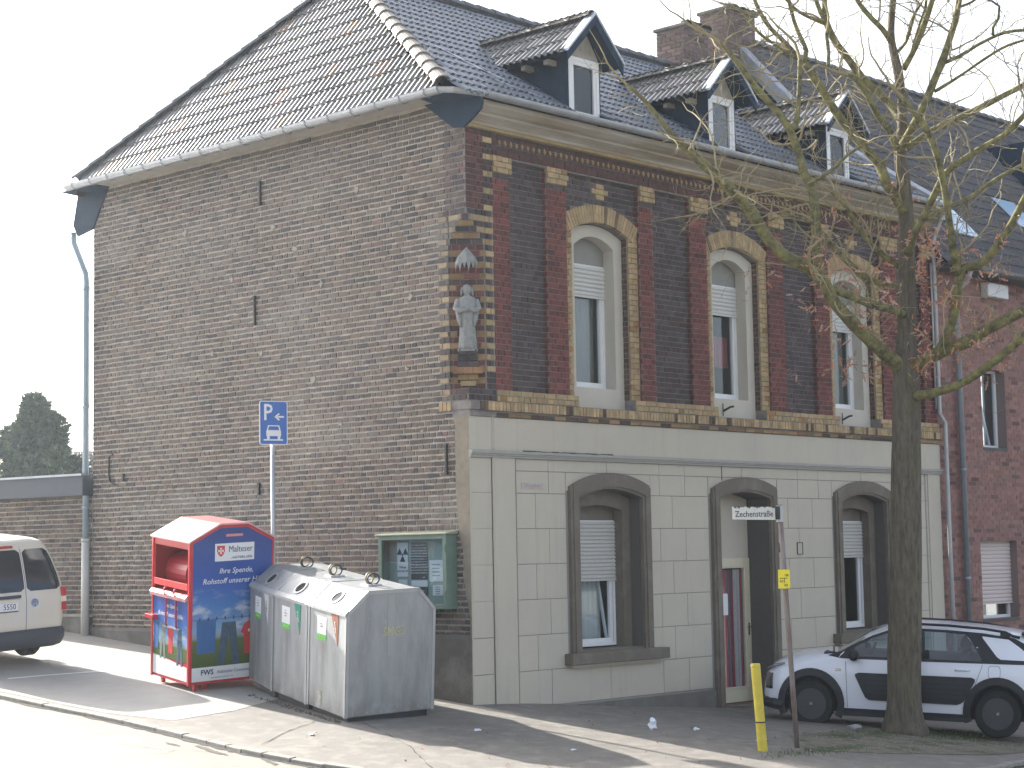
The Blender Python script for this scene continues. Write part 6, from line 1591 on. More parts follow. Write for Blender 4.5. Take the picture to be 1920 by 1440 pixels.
vpatch(lambda z: -vi(z)[0]+.085, .205, 1.07, 1.66, .004, DGL, 'rear_window', nz=14)
vpatch(-.16, .12, 1.685, 1.72, .012, REDL, 'brake_light', nz=3, rc=.01)
sl_ = MB(True)
for z in [.50+.04*i for i in range(30)]: a = vrear(.220, z, .002); b = vrear(.232, z, .002); c = vrear(.232, min(1.7, z+.04), .002); d = vrear(.220, min(1.7, z+.04), .002); sl_.add([a, b, c, d], [(0, 1, 2, 3)])
sl_.build('door_gap', MATS['shut_grey'], van, auto=False)
hn = MB(True); hn.box((-.50, -.03, .985), (.13, .0, 1.03)); hn.build('handle_bar', BUMP_, van, bevel=.012)
bt = MB(True); bt.box((-.46, -.012, .79), (.105, .012, .975)); bt.build('plate_recess', VANP, van, bevel=.01)
MB(True).box((-.44, -.022, .81), (.08, -.012, .925)).build('number_plate', PAPER, van, bevel=.003)
text('5550', .115, frameM((-.06, -.0235, .868), (1, 0, 0), (0, 0, 1)), INK, van, sx=.9)
MB(True).box((-.44, -.023, .795), (.08, -.012, .808)).build('plate_frame', INK, van)
em = MB(True); c0 = Vector((.36, .0, .90))
def disc(r0, r1, y0, y1, n=28):
    m_ = MB(True); v = []; f = []
    for rr, yy in ((r0, y0), (r1, y0), (r1, y1), (r0, y1)):
        for k in range(n): a = 2*pi*k/n; v.append((c0.x+rr*cos(a), c0.y-yy, c0.z+rr*sin(a)))
    for j in range(4):
        for k in range(n): f.append((j*n+k, j*n+(k+1) % n, ((j+1) % 4)*n+(k+1) % n, ((j+1) % 4)*n+k))
    return m_.add(v, f)
disc(.052, .062, .002, .012).build('emblem_ring', CHR, van)
MB(True).lathe([(.053, -.004), (.053, -.001)], tuple(c0+Vector((0, -.001, 0))), 'y', 28).build('emblem_disc', mat('emblem_dark', (.06, .07, .09), .4), van)
vw = MB(True)
for pts in ([(-.024, .044), (0, .004), (.024, .044)], [(-.042, .022), (-.022, -.040), (0, -.004), (.022, -.040), (.042, .022)]):
    for i in range(len(pts)-1):
        a, b = pts[i], pts[i+1]; vw.tube([(c0.x+a[0], c0.y-.009, c0.z+a[1]), (c0.x+b[0], c0.y-.009, c0.z+b[1])], .0048, 5)
vw.build('emblem_letters', CHR, van)
for s_ in (-1, 1):
    tl = MB(True)
    for z0, z1, nm, m_ in ((.96, 1.09, 'a', REDL), (.875, .955, 'b', WL), (.75, .87, 'c', REDL)):
        x0 = vi((z0+z1)/2)[0]; MB(True).box((s_*(x0-.075), -.014+.03, z0), (s_*(x0+.012), .10, z1)).build('tail_lamp', m_, van, bevel=.008)
    wh = wheel(van, 0, 0, .31, .20, s_, mat('rim_grey', (.2, .2, .21), .4)) if False else None
    for y in (.86, 3.54):
        t = MB(True); t.lathe([(.2, -.1), (.29, -.1), (.315, -.07), (.315, .07), (.29, .1), (.2, .1)], (s_*.76, y, .315), 'x', 30, cap=False); ty = t.build('wheel', RUB, van)
        MB(True).lathe([(.2, s_*.085), (.05, s_*.07), (.03, s_*.09)], (s_*.76, y, .315), 'x', 20).build('rim', mat('rim_grey', (.2, .2, .21), .4), ty)
    MB(True).prism([(s_*.895, 1.25, 1.05), (s_*.895, 2.2, 1.05), (s_*.83, 2.2, 1.5), (s_*.83, 1.25, 1.5)], (s_*.006, 0, 0)).build('side_window', DGL, van)
    MB(True).box((s_*.90, 2.95, 1.0), (s_*1.05, 3.08, 1.2)).build('wing_mirror', BUMP_, van, bevel=.02)
bm_ = MB(True); v = []; f = []
for z, o_, w in ((.24, -.03, .80), (.28, .05, .87), (.36, .075, .905), (.46, .075, .908), (.50, .05, .90), (.52, .0, .89)):
    for k in range(17):
        t = -1+2*k/16; ax = abs(t)*w; r = .14; y = -o_+0
        if ax > w-r: dx = (ax-(w-r))/r; y = -o_+r-r*sqrt(max(0, 1-dx*dx))
        v.append((t*w, y, z))
for j in range(5):
    for k in range(16): q = j*17+k; f.append((q, q+1, q+18, q+17))
bm_.add(v, f); bb_ = bm_.build('rear_bumper', BUMP_, van, smooth=True, auto=False)
sb2 = MB(True)
for s_ in (-1, 1): sb2.box((s_*.86, .13, .26), (s_*.91, .50, .50))
sb2.build('bumper_side', BUMP_, van, bevel=.02)
MB(True).box((-.8, .5, 1.79), (.8, .55, 1.80)).build('roof_seam', VANP, van) if False else None
MB(True).box((.62, -.008, .60), (.655, .004, .66)).build('fuel_sticker', BUMP_, van) if False else None

# ------------------------------------------------------------------ street tree
TRUNK=[(4.832, -3.615, -0.715, 0.266), (4.824, -3.627, -0.568, 0.318), (4.81, -3.634, -0.406, 0.266), (4.793, -3.657, -0.111, 0.229), (4.77, -3.702, 0.404, 0.222), (4.743, -3.764, 1.066, 0.215), (4.687, -3.855, 2.171, 0.203), (4.625, -3.94, 3.275, 0.192), (4.58, -4.003, 4.085, 0.185), (4.559, -4.02, 4.38, 0.17), (4.583, -4.034, 4.827, 0.133), (4.598, -4.058, 5.424, 0.123), (4.565, -4.104, 6.016, 0.115), (4.527, -4.144, 6.607, 0.104), (4.477, -4.152, 7.051, 0.097), (4.424, -4.151, 7.459, 0.082), (4.422, -4.204, 7.865, 0.067), (4.391, -4.222, 8.234, 0.063), (4.342, -4.215, 8.568, 0.067), (4.292, -4.156, 9.064, 0.052), (4.321, -4.186, 9.597, 0.048), (4.402, -4.191, 10.073, 0.045)]
LIMBS=[[(4.514,-3.983,4.455,0.111),(4.039,-3.948,4.685,0.091),(3.621,-3.966,4.851,0.087),(3.29,-3.935,5.06,0.086),(2.96,-3.909,5.294,0.085),(2.775,-3.89,5.529,0.092),(2.527,-3.795,5.694,0.081),(2.16,-3.715,5.822,0.077),(1.923,-3.636,6.018,0.077),(1.745,-3.618,6.197,0.076),(1.521,-3.561,6.457,0.073),(1.142,-3.485,6.712,0.069),(0.747,-3.393,6.968,0.061),(0.469,-3.276,7.201,0.047),(0.254,-3.221,7.403,0.034),(0.01,-3.142,7.651,0.027),(-0.213,-3.071,7.81,0.02)],[(2.767,-3.877,5.494,0.071),(2.788,-3.813,5.934,0.068),(2.746,-3.836,6.43,0.064),(2.783,-3.772,6.748,0.061),(2.697,-3.712,6.984,0.057),(2.597,-3.66,7.377,0.054),(2.471,-3.57,7.7,0.05),(2.3,-3.424,7.967,0.046),(2.043,-3.332,8.23,0.043),(1.881,-3.198,8.517,0.036),(1.748,-3.084,8.718,0.028)],[(2.528,-3.611,7.556,0.036),(2.583,-3.679,7.626,0.043),(2.591,-3.716,7.838,0.036),(2.67,-3.701,8.183,0.032),(2.656,-3.732,8.525,0.032)],[(4.474,-4.16,6.598,0.074),(4.417,-4.06,6.846,0.074),(4.316,-3.976,7.019,0.074),(4.327,-3.878,7.3,0.071),(4.227,-3.668,7.608,0.067),(4.103,-3.437,7.964,0.064),(4.002,-3.235,8.351,0.06),(3.838,-3.108,8.693,0.06),(3.741,-3.028,8.868,0.053)],[(3.687,-3.107,8.796,0.038),(3.698,-3.142,8.968,0.034),(3.631,-3.097,9.156,0.032),(3.557,-3.048,9.382,0.03),(3.488,-3.017,9.682,0.03),(3.425,-2.991,9.983,0.026)],[(3.561,-3.122,8.816,0.037),(3.41,-2.993,9.05,0.034),(3.173,-2.913,9.234,0.031),(3.047,-2.813,9.49,0.03),(2.954,-2.754,9.781,0.027)],[(3.425,-3.127,8.835,0.022),(3.102,-2.955,9.022,0.022),(2.854,-2.859,9.182,0.021),(2.617,-2.787,9.429,0.016),(2.352,-2.658,9.485,0.011)],[(4.424,-4.201,7.828,0.059),(4.501,-4.029,8.114,0.06),(4.414,-3.825,8.374,0.056),(4.345,-3.633,8.59,0.057),(4.218,-3.53,8.818,0.053),(4.075,-3.412,9.069,0.049),(3.975,-3.337,9.304,0.049),(3.932,-3.32,9.515,0.041),(3.908,-3.34,9.853,0.038)],[(3.961,-3.33,9.364,0.038),(3.884,-3.272,9.539,0.034),(3.802,-3.222,9.818,0.03)],[(3.93,-3.298,9.373,0.026),(3.671,-3.18,9.454,0.024),(3.541,-3.058,9.576,0.023),(3.411,-2.947,9.774,0.019)],[(3.417,-3.668,8.56,0.026),(3.416,-3.695,8.764,0.026),(3.376,-3.69,9.042,0.026)],[(4.133,-4.277,7.432,0.055),(3.963,-4.274,7.667,0.048),(3.75,-4.222,7.865,0.047),(3.549,-4.191,8.133,0.044),(3.37,-4.168,8.29,0.04),(3.277,-4.079,8.365,0.036)],[(4.409,-4.135,7.459,0.067),(4.31,-4.347,7.634,0.059),(4.309,-4.526,7.879,0.055),(4.376,-4.63,8.118,0.055),(4.432,-4.725,8.372,0.051),(4.497,-4.832,8.648,0.055),(4.543,-4.917,8.917,0.044),(4.587,-5.004,9.207,0.044),(4.609,-5.072,9.535,0.04),(4.622,-5.126,9.826,0.037)],[(4.391,-4.272,8.604,0.045),(4.452,-4.362,8.786,0.041),(4.511,-4.455,9.006,0.045),(4.562,-4.545,9.263,0.045),(4.612,-4.638,9.557,0.041),(4.646,-4.715,9.852,0.037)],[(4.467,-4.391,8.882,0.026),(4.589,-4.415,9.182,0.026),(4.639,-4.509,9.477,0.022),(4.64,-4.545,9.737,0.019)],[(4.317,-4.225,8.842,0.022),(4.477,-4.271,9.0,0.024),(4.516,-4.341,9.206,0.022),(4.627,-4.344,9.434,0.022),(4.686,-4.426,9.582,0.019)],[(4.252,-4.177,8.991,0.041),(4.076,-4.156,9.135,0.037),(3.967,-4.06,9.285,0.037),(3.839,-3.951,9.487,0.033),(3.769,-3.9,9.658,0.033)],[(4.51,-4.839,8.604,0.029),(4.567,-5.056,8.668,0.026),(4.631,-5.286,8.783,0.023),(4.723,-5.546,8.888,0.022),(4.779,-5.756,8.914,0.022),(4.934,-6.066,8.894,0.018)],[(4.441,-4.712,8.212,0.026),(4.511,-4.95,8.328,0.022),(4.565,-5.169,8.444,0.02),(4.64,-5.417,8.587,0.02),(4.74,-5.688,8.721,0.019),(4.891,-6.006,8.795,0.016)],[(4.683,-5.503,8.889,0.022),(4.678,-5.511,8.99,0.02),(4.72,-5.574,9.111,0.019),(4.721,-5.597,9.277,0.017),(4.648,-5.529,9.351,0.015),(4.546,-5.426,9.397,0.012)],[(4.628,-5.07,9.374,0.018),(4.715,-5.17,9.423,0.018),(4.811,-5.284,9.515,0.015)],[(4.569,-4.168,7.53,0.048),(4.844,-4.345,7.755,0.045),(5.182,-4.588,7.965,0.045),(5.405,-4.846,8.116,0.045),(5.717,-5.058,8.306,0.041),(5.94,-5.319,8.472,0.038),(6.114,-5.521,8.595,0.034)],[(4.313,-4.274,6.004,0.059),(4.177,-4.448,6.189,0.051),(4.099,-4.697,6.476,0.047),(4.081,-4.857,6.706,0.047),(4.081,-5.04,6.97,0.047),(4.14,-5.27,7.123,0.043),(4.213,-5.513,7.253,0.043),(4.309,-5.78,7.389,0.039),(4.331,-5.969,7.525,0.039),(4.394,-6.215,7.757,0.035)],[(4.595,-4.069,4.453,0.104),(4.584,-4.366,4.56,0.092),(4.665,-4.613,4.669,0.088),(4.68,-4.935,4.75,0.083),(4.755,-5.181,4.893,0.079),(4.831,-5.424,5.005,0.076),(4.929,-5.692,5.131,0.072),(5.098,-6.037,5.253,0.064)],[(4.574,-4.14,4.06,0.074),(4.46,-4.459,4.06,0.062),(4.453,-4.752,4.111,0.058),(4.441,-5.045,4.203,0.057),(4.446,-5.368,4.378,0.057),(4.515,-5.612,4.554,0.053),(4.581,-5.858,4.764,0.053),(4.644,-6.104,4.992,0.049)],[(4.569,-4.501,4.599,0.066),(4.545,-4.646,4.767,0.062),(4.517,-4.796,5.007,0.062),(4.541,-4.86,5.295,0.062),(4.461,-4.959,5.569,0.065),(4.487,-5.008,5.726,0.065),(4.543,-5.219,5.75,0.061),(4.576,-5.423,5.909,0.057),(4.586,-5.609,6.118,0.054),(4.67,-5.732,6.364,0.05),(4.661,-5.905,6.627,0.046)],[(4.452,-4.96,5.641,0.058),(4.315,-4.993,5.877,0.054),(4.176,-5.028,6.148,0.05),(4.025,-5.07,6.559,0.046),(3.961,-5.051,6.915,0.046),(3.802,-5.069,7.215,0.046),(3.703,-5.003,7.5,0.043),(3.578,-4.902,7.737,0.039),(3.454,-4.799,7.952,0.032)],[(4.493,-4.061,5.191,0.059),(4.108,-4.097,5.229,0.055),(3.677,-4.082,5.259,0.058),(3.293,-3.979,5.352,0.054),(2.928,-3.894,5.436,0.05)],[(4.733,-3.933,5.601,0.045),(4.754,-3.673,5.686,0.041),(4.66,-3.437,5.765,0.045),(4.557,-3.211,5.988,0.046),(4.495,-3.028,6.205,0.042),(4.43,-2.847,6.468,0.034),(4.454,-2.745,6.601,0.023)],[(4.622,-3.994,5.847,0.045),(4.383,-3.774,6.098,0.037),(4.239,-3.649,6.309,0.037),(4.096,-3.535,6.587,0.034),(3.992,-3.454,6.805,0.031),(3.871,-3.346,6.956,0.026)],[(4.718,-4.029,6.42,0.045),(5.239,-4.026,6.635,0.042),(5.703,-4.108,6.836,0.038),(6.084,-4.244,7.005,0.035),(6.54,-4.479,7.322,0.031),(7.003,-4.716,7.589,0.027)],[(2.656,-3.794,6.821,0.028),(2.666,-3.958,6.869,0.028),(2.697,-4.151,6.966,0.025),(2.747,-4.374,7.137,0.021),(2.822,-4.618,7.264,0.015)],[(2.587,-3.936,6.253,0.021),(2.277,-3.906,6.305,0.017),(1.944,-3.843,6.295,0.014),(1.725,-3.742,6.191,0.011)]]
tree = thing('street_tree', 'bare street tree with mossy bark and clinging orange dead leaves in front of the house', 'tree', (4.85, -3.7, -.6))
RT = random.Random(5)
def resample(P, step):
    out = []
    for i in range(len(P)-1):
        p0 = Vector(P[max(i-1, 0)]); p1 = Vector(P[i]); p2 = Vector(P[i+1]); p3 = Vector(P[min(i+2, len(P)-1)])
        n = max(1, int((p2.xyz-p1.xyz).length/step))
        for k in range(n):
            t = k/n; out.append(.5*((2*p1)+(p2-p0)*t+(2*p0-5*p1+4*p2-p3)*t*t+(3*p1-p0-3*p2+p3)*t**3))
    out.append(Vector(P[-1])); return out
def noisy_tube(mb, P, n, jr):
    P = [Vector(p) for p in P]
    pts = [p.xyz for p in P]; rs = [max(.003, p.w*(1+RT.uniform(-jr, jr))) for p in P]
    mb.tube(pts, rs, n)
def trunk_mesh(P):
    """trunk with vertical bark ridges in its geometry and a flared foot"""
    mb = MB(); N_ = 56; rings = []; ph = [RT.uniform(0, 6.28) for _ in range(8)]
    for i, p in enumerate(P):
        c = p.xyz; r = p.w; t = (P[min(i+1, len(P)-1)].xyz-P[max(i-1, 0)].xyz).normalized(); a_ = t.cross(Vector((0, 1, 0))).normalized(); b_ = a_.cross(t)
        ring = []
        for k in range(N_):
            th = 2*pi*k/N_
            rid = sin(th*15+1.2*sin(c.z*2.1+ph[0])+ph[1])*.5+sin(th*23+1.5*sin(c.z*3.3+ph[2])+ph[3])*.5
            rr = r*(1+.05*rid+.03*sin(th*2+ph[4]+c.z*.5)+.02*sin(th*3+ph[5]-c.z))
            if i < 12: rr *= 1+.10*max(0, 1-i/12)*sin(th*5+ph[6])
            ring.append(c+(a_*cos(th)+b_*sin(th))*rr)
        rings.append(ring)
    v = [q for r_ in rings for q in r_]; f = []
    for i in range(len(rings)-1):
        for k in range(N_): f.append((i*N_+k, i*N_+(k+1) % N_, (i+1)*N_+(k+1) % N_, (i+1)*N_+k))
    return mb.add(v, f)
tp = resample([Vector(p) for p in TRUNK], .07)
trunk_mesh(tp).build('trunk', BARK, tree, smooth=True, auto=True)
twigs = MB(); leaves = MB(); ntw = 0; tips = []
def grow(p, d, r, L, depth):
    global ntw
    n = max(3, int(L/.11)); pts = [p]; rs = [r]; q = p.copy(); dd = d.normalized(); curl = Vector((RT.gauss(0, 1), RT.gauss(0, 1), RT.gauss(0, 1)))*.10
    for i in range(n):
        dd = (dd+curl*.6+Vector((RT.gauss(0, .20), RT.gauss(0, .20), RT.gauss(0, .16)+.03))).normalized(); q = q+dd*(L/n); pts.append(q.copy()); rs.append(max(.0022, r*(1-.72*(i+1)/n)))
    twigs.tube(pts, rs, 5 if r > .012 else 3, cap=False); ntw += 1; tips.append((pts[-1], dd))
    if depth > 0:
        k = RT.randint(2, 4) if depth > 1 else RT.randint(2, 4)
        for _ in range(k):
            i = RT.randint(1, n); o_ = Vector((RT.gauss(0, 1), RT.gauss(0, 1), RT.gauss(.1, 1))); o_ = (o_-dd*o_.dot(dd)).normalized()
            grow(pts[i], (dd*.55+o_*.85), max(.0026, rs[i]*.62), L*RT.uniform(.38, .62), depth-1)
for bi, b in enumerate(LIMBS):
    P = resample([Vector(p) for p in b], .10)
    mb = MB(); noisy_tube(mb, P, 14 if P[0].w > .05 else 9, .05); mb.build('branch', BARKB, tree, smooth=True)
    Ltot = sum((P[i+1].xyz-P[i].xyz).length for i in range(len(P)-1))
    m_ = int(Ltot*(5.6 if P[0].w < .06 else 4.6))
    for _ in range(m_):
        i = RT.randint(1, max(1, len(P)-2)); p = P[i]; t = (P[i+1].xyz-P[i-1].xyz).normalized(); o_ = Vector((RT.gauss(0, 1), RT.gauss(0, 1), RT.gauss(.25, 1))); o_ = (o_-t*o_.dot(t)).normalized()
        if p.z < 4.6: continue
        big = RT.random() < .30
        grow(p.xyz, t*.45+o_, min(p.w*.5, .016 if big else .009), RT.uniform(.9, 1.7) if big else RT.uniform(.35, .9), 2 if big else 1)
    grow(P[-1].xyz, (P[-1].xyz-P[-2].xyz), P[-1].w*.8, RT.uniform(.6, 1.2), 2)
# top of the crown above the frame, so the tree is whole
for p in (TRUNK[-1],): 
    for _ in range(5): grow(Vector(p[:3]), Vector((RT.gauss(0, .5), RT.gauss(0, .5), 1)), .03, 1.8, 3)
# moss cushions and twig tangle
twigs.build('twig', TWIG, tree, kind='stuff', auto=False)
# clinging dead leaves: clusters near the fork and along a few twigs
def leaf(c, s):
    a = Vector((RT.gauss(0, 1), RT.gauss(0, 1), RT.gauss(0, 1))).normalized(); b = a.orthogonal().normalized(); b = Matrix.Rotation(RT.uniform(0, 6.28), 3, a) @ b; n_ = a.cross(b)
    pts = [(0, 0), (.25, .22), (.3, .05), (.6, .30), (.6, .08), (1, .12), (1.1, 0), (.9, -.16), (.6, -.10), (.55, -.3), (.3, -.06), (.2, -.2)]
    leaves.add([c+a*(x*s)+b*(y*s*.8)+n_*(abs(y)*s*.5) for x, y in pts], [(0, 1, 2, 11, 10), (2, 3, 4, 8, 9, 10), (4, 5, 6, 7, 8)][:3] if False else [tuple(range(12))], vary((.52, .25, .15), .3) if RT.random() > .6 else vary((.46, .31, .24), .3))
base = Vector(TRUNK[9][:3])
cl = []
allp = [p for b in LIMBS for p in resample([Vector(q) for q in b], .15)]
lowp = [p for p in allp if 4.3 < p.z < 7.3]
for _ in range(85):
    p = RT.choice(lowp); c = p.xyz+Vector((RT.gauss(0, .20), RT.gauss(0, .18), RT.gauss(0, .20))); 
    if (c-base).length > 2.6: continue
    cl.append(c)
for _ in range(50): cl.append(base+Vector((RT.gauss(0, .75), RT.gauss(-.1, .7), RT.uniform(.0, 1.9))))
for c in cl:
    grow(c-Vector((0, 0, .05)), Vector((RT.gauss(0, 1), RT.gauss(0, 1), RT.gauss(0, .5))), .004, .35, 0) if False else None
    for _ in range(RT.randint(5, 14)): leaf(c+Vector((RT.gauss(0, .06), RT.gauss(0, .06), RT.gauss(0, .08))), RT.uniform(.07, .13))
LEAFM = mat('dead_leaf', (1, 1, 1), .8, attr=True)
bl_ = LEAFM.node_tree.nodes['Principled BSDF']; bl_.inputs['Transmission Weight'].default_value = 0
_t = LEAFM.node_tree; tr = _t.nodes.new('ShaderNodeBsdfTranslucent'); mx_ = _t.nodes.new('ShaderNodeMixShader'); mx_.inputs[0].default_value = .45
_at = [n_ for n_ in _t.nodes if n_.type == 'ATTRIBUTE'][0]; _t.links.new(_at.outputs['Color'], tr.inputs[0]); _o = [n_ for n_ in _t.nodes if n_.type == 'OUTPUT_MATERIAL'][0]
_t.links.new(bl_.outputs[0], mx_.inputs[1]); _t.links.new(tr.outputs[0], mx_.inputs[2]); _t.links.new(mx_.outputs[0], _o.inputs[0])
leaves.build('dead_leaf', LEAFM, tree, kind='stuff', auto=False)
print('twigs', ntw, 'twig faces', len(twigs.f))

# ------------------------------------------------------------------ soil bed, grass, litter
ground_patch('tree_bed_soil', [(1.2, -4.3), (2.0, -3.7), (3.6, -3.3), (5.4, -2.9), (6.6, -3.4), (7.2, -4.2), (6.5, -5.0), (5.2, -5.4), (3.6, -5.55), (2.0, -5.2), (1.1, -4.75)], .006, SOIL, .3)
gb = MB()
RG = random.Random(9)
for cx, cy, sx_, sy_, nn_ in [(5.6, -4.05, .45, .22, 900), (3.1, -3.75, .7, .16, 500), (4.3, -3.6, .5, .12, 350), (1.2, -4.75, .5, .12, 250), (6.3, -3.6, .4, .15, 300), (.6, -4.75, .4, .08, 150), (5.3, -3.75, .35, .1, 250), (-2.9, -5.0, .2, .05, 60)]:
    for _ in range(nn_):
        x, y = RG.gauss(cx, sx_), RG.gauss(cy, sy_); z = H(x, y); h = RG.uniform(.015, .05); a = RG.uniform(0, 6.28); w = .004; lx, ly = RG.gauss(0, .015), RG.gauss(0, .015)
        gb.add([(x-w*cos(a), y-w*sin(a), z), (x+w*cos(a), y+w*sin(a), z), (x+lx, y+ly, z+h)], [(0, 1, 2)])
tag(gb.build('grass', GRASS, auto=False), 'thin tufts of green grass round the foot of the street tree', 'grass', kind='stuff')
gv = MB()
for _ in range(500):
    x, y = RG.uniform(1.2, 6.8), RG.uniform(-5.3, -3.2); z = H(x, y)+.006; s = RG.uniform(.006, .016)
    gv.add([(x-s, y, z), (x, y-s, z), (x+s, y, z), (x, y+s, z), (x, y, z+s)], [(0, 1, 4), (1, 2, 4), (2, 3, 4), (3, 0, 4)])
for _ in range(500):
    x, y = RG.uniform(-4.2, 4), RG.uniform(-5.6, 1); z = H(x, y)+.004; s = RG.uniform(.004, .010)
    gv.add([(x-s, y, z), (x, y-s, z), (x+s, y, z), (x, y+s, z), (x, y, z+s*.7)], [(0, 1, 4), (1, 2, 4), (2, 3, 4), (3, 0, 4)])
tag(gv.build('grit', mat('grit_pale', (.24, .225, .20), .9), auto=False), 'scattered pale grit and small stones on the soil and pavement', 'gravel', kind='stuff')
def crumple(name, c, s, m, label, cat, seed, flat=.6, group=None):
    rr = random.Random(seed); bm = bmesh.new(); bmesh.ops.create_icosphere(bm, subdivisions=2, radius=1)
    for v in bm.verts: v.co *= s*rr.uniform(.55, 1.25); v.co.z *= flat
    zmin = min(v.co.z for v in bm.verts)
    for v in bm.verts: v.co.z -= zmin
    me = bpy.data.meshes.new(name); bm.to_mesh(me); bm.free(); me.materials.append(m)
    o = bpy.data.objects.new(name, me); COL.objects.link(o); o.location = c; return tag(o, label, cat, group)
LIT = mat('tissue_white', (.66, .70, .78), .8)
for x, y, s, l, fl in [(.42, -2.72, .055, 'crumpled white tissue standing tallest on the shaded pavement below the arched window', 1.5), (.99, -2.96, .042, 'small crumpled tissue between the tall tissue and the yellow post', .6), (-1.59, -1.62, .045, 'white paper scrap in the container shadow nearest the glass container', .4), (-1.61, -3.19, .04, 'flat white paper scrap in the middle of the container shadow', .25), (-3.3, -.55, .04, 'white scrap on the sunlit pavement left of the glass containers', .3)]:
    crumple('litter', (x, y, H(x, y)), s, LIT, l, 'litter', int(x*100+y*10), fl)
crumple('stone', (4.13, -3.26, H(4.13, -3.26)), .10, mat('stone_grey', (.34, .34, .35), .9, noise=.3), 'pale grey lump of stone lying left of the tree trunk', 'stone', 4, .45)
crumple('stone', (1.0, -3.95, H(1.0, -3.95)), .09, MATS['stone_grey'], 'flat stone beside the foot of the street sign pole', 'stone', 8, .25)
lvp = MB()
def gleaf(x, y, z, s):
    a = RG.uniform(0, 6.28); lvp.add([(x+s*cos(a+k)*(1 if i % 2 else .5), y+s*sin(a+k)*(1 if i % 2 else .5), z+RG.uniform(0, .02)) for i, k in enumerate([j*pi/4 for j in range(8)])], [tuple(range(8))], vary((.30, .12, .05), .3))
for _ in range(90): x, y = RG.gauss(6.0, .30), RG.gauss(-.25, .12); gleaf(x, min(y, -.1), max(H(x, y), -.41)+RG.uniform(0, .03), RG.uniform(.02, .045))
for _ in range(60): x, y = RG.uniform(-4, 4), RG.uniform(-5.5, -.5); gleaf(x, y, H(x, y)+.004, RG.uniform(.01, .022))
tag(lvp.build('fallen_leaf', LEAFM, auto=False), 'brown dead leaves gathered by the doorstep and strewn over the pavement', 'leaves', kind='stuff')
# debris at the foot of the containers and dark weeds in the gutter
db = MB()
for _ in range(160):
    t = RG.random(); x = -2.46+.2*t*2.4+RG.gauss(-.06, .03); y = -.2+t*2.4; s = RG.uniform(.008, .03); z = H(x, y); db.add([(x-s, y, z), (x, y-s, z), (x+s, y, z), (x, y+s, z), (x, y, z+s*.8)], [(0, 1, 4), (1, 2, 4), (2, 3, 4), (3, 0, 4)])
for _ in range(260):
    i = RG.randint(0, len(off_)-2); p = off_[i]
    if not (-7 < p[1] < -1.5): continue
    x, y = p[0]+RG.gauss(0, .03), p[1]+RG.gauss(0, .03); s = RG.uniform(.01, .035); z = H(x, y)+ROADO; db.add([(x-s, y, z), (x, y-s, z), (x+s, y, z), (x, y+s, z), (x, y, z+s*.7)], [(0, 1, 4), (1, 2, 4), (2, 3, 4), (3, 0, 4)])
tag(db.build('debris', mat('debris_brown', (.09, .08, .06), .95), auto=False), 'dark dirt and debris along the container feet and the gutter', 'debris', kind='stuff')

# ------------------------------------------------------------------ background
def blade_crown(mb, c, rx, rz, n, col, s, rg, top=1.6, shapef=None):
    for _ in range(n):
        t = rg.random(); a = rg.uniform(0, 2*pi); zf = rg.random()
        r = rx*(shapef(zf) if shapef else sqrt(max(0, 1-(2*zf-1)**2)))*(.45+.6*sqrt(rg.random()))*(1+.18*sin(a*5+zf*14))
        p = Vector((c[0]+r*cos(a), c[1]+r*sin(a), c[2]+zf*rz)); d = Vector((rg.gauss(0, 1)+cos(a), rg.gauss(0, 1)+sin(a), rg.gauss(.7, .8))).normalized(); u_ = d.orthogonal().normalized(); u_ = Matrix.Rotation(rg.uniform(0, 6.28), 3, d) @ u_; sz = s*rg.uniform(.6, 1.5)
        mb.add([p-u_*sz*.35, p+u_*sz*.35, p+d*sz*1.3], [(0, 1, 2)], vary(col, .4))
rg = random.Random(3)
con = thing('conifer', 'dense dark evergreen tree rising behind the low brick outbuilding', 'tree', (15.2, 34.8, 1))
cmb = MB(); prof_ = lambda z: (1-z**2.4)*.95+.08
blade_crown(cmb, (15.35, 34.7, 2.2), 1.25, 5.0, 12000, (.10, .14, .085), .17, rg, shapef=prof_)
for _ in range(26):
    zf = rg.random()**.9; a = rg.uniform(0, 2*pi); rr_c = 1.35*prof_(zf)*rg.uniform(.6, 1.05)
    blade_crown(cmb, (15.35+rr_c*cos(a), 34.7+rr_c*sin(a), 2.2+zf*4.3), rg.uniform(.35, .6), rg.uniform(.7, 1.2), 650, vary((.11, .15, .085), .3), .15, rg)
cmb.build('crown', NEED, con, kind='stuff', auto=False); ct = MB(); ct.tube([(15.2, 34.8, .5), (15.2, 34.8, 7)], [.16, .03], 8); ct.build('trunk', BARK, con)
def bare(name, label, base, h, seed, n):
    rr = random.Random(seed); t = thing(name, label, 'tree', base, group=None); mb = MB()
    def g(p, d, r, L, k):
        pts = [p]; q = p; 
        for i in range(4): d = (d+Vector((rr.gauss(0, .15), rr.gauss(0, .15), rr.gauss(.05, .1)))).normalized(); q = q+d*L/4; pts.append(q)
        (tm2 if k == n else mb).tube(pts, [r*(1-.15*i) for i in range(5)], 4, cap=False)
        if k > 0:
            for _ in range(4): j = rr.randint(2, 4); g(pts[j], d+Vector((rr.gauss(0, .6), rr.gauss(0, .6), rr.gauss(.2, .4))), r*.5, L*.62, k-1)
    tm2 = MB(); g(Vector(base), Vector((0, 0, 1)), .10, h*.5, n); tm2.build('trunk', mat('bark_pale', (.30, .27, .22), .9), t); mb.build('branch', MATS['bark_pale'], t, kind='stuff', auto=False)
bare('bare_tree', 'pale bare tree between the conifer and the corner of the house', (27.5, 49.0, 1.0), 8.6, 2, 4)
bare('bare_tree', 'thin bare tree half hidden by the rear corner of the house', (28.6, 47.6, 1.0), 8.4, 7, 4)
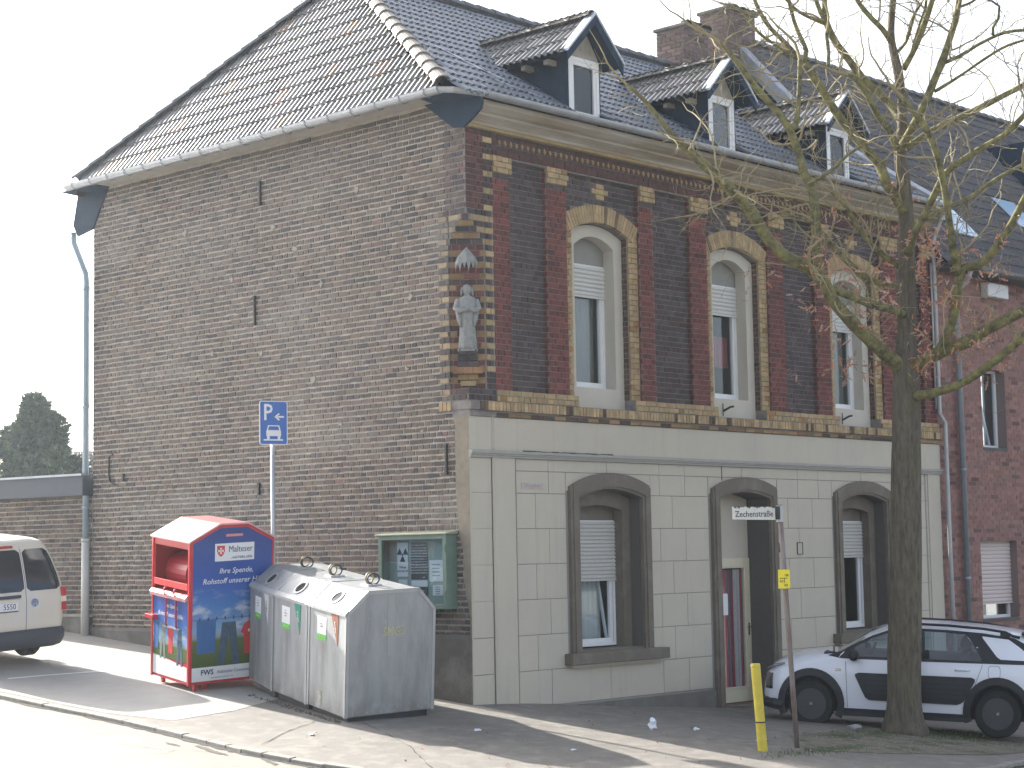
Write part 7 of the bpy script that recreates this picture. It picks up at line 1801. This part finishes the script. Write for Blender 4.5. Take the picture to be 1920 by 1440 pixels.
dh = thing('distant_house', 'distant low house whose tiled roof shows over the outbuilding', 'house', (19, 33, 1))
dhb = MB(); dhb.box((14.9, 30.0, .5), (22, 40, 4.4)); dhb.build('wall', STUC, dh)
dr_ = MB(); rt2 = MB()
a, b, c_, d_ = Vector((15.0, 33.8, 4.55)), Vector((22, 29.5, 4.55)), Vector((23.4, 32, 5.75)), Vector((16.4, 36.2, 5.75))
dr_.prism([a, b, c_, d_], (0, 0, -.1)); drr = dr_.build('roof', MATS['roof_underlay'], dh)
ud2 = (b-a).normalized(); vd2 = (d_-a).normalized(); nn2 = ud2.cross(vd2).normalized(); nn2 = nn2 if nn2.z > 0 else -nn2
for j in range(9):
    for i in range(34):
        o = a+ud2*(i*.24)+vd2*(j*.31)+nn2*.03
        rt2.add([o, o+ud2*.12+nn2*.05, o+ud2*.24, o+vd2*.33+ud2*.24, o+vd2*.33+ud2*.12+nn2*.05-nn2*.03, o+vd2*.33-nn2*.02], [(0, 1, 4, 5), (1, 2, 3, 4)])
rt2.build('roof_tile', mat('tile_far', (.10, .075, .06), .55, noise=.3), drr, kind='stuff', auto=False)
an = thing('roof_antenna', 'television antenna standing behind the left hip of the roof', 'antenna', (3.7, 7.5, 9.5))
am = MB(); am.tube([(3.7, 7.5, 9.3), (3.7, 7.5, 13.2)], .03, 8); am.build('mast', ZINC, an)
am = MB()
for z, l in ((12.05, .26), (12.25, .3), (12.45, .3), (12.7, .4), (12.9, .4)): am.tube([(3.7-l, 7.5+l*.9, z), (3.7+l, 7.5-l*.9, z)], .012, 5)
am.tube([(3.4, 7.2, 12.35), (4.1, 7.9, 12.35)], .014, 5); am.build('element', ZINC, an)
S.cycles.use_denoising = True
print('objects', len(bpy.data.objects), 'tris', sum(sum(p.loop_total-2 for p in m_.polygons) for m_ in bpy.data.meshes))

# ------------------------------------------------------------------ added glare volume, imitates the veil of lens glare
hz = MB(); hz.box((-30, -30, -8.5), (60, 70, 14.5)); ho_ = hz.build('glare_veil', DARK, kind='stuff'); hm_ = bpy.data.materials.new('glare_volume'); hm_.use_nodes = True; hn_ = hm_.node_tree; hn_.nodes.clear()
ou = hn_.nodes.new('ShaderNodeOutputMaterial'); pv = hn_.nodes.new('ShaderNodeVolumePrincipled'); pv.inputs['Density'].default_value = .0005; pv.inputs['Anisotropy'].default_value = .6; pv.inputs['Color'].default_value = (.78, .89, 1, 1)
hn_.links.new(pv.outputs[0], ou.inputs['Volume']); ho_.data.materials.clear(); ho_.data.materials.append(hm_); ho_['label'] = 'added thin bright volume over the whole street that stands in for lens glare'; ho_['category'] = 'glare_veil'
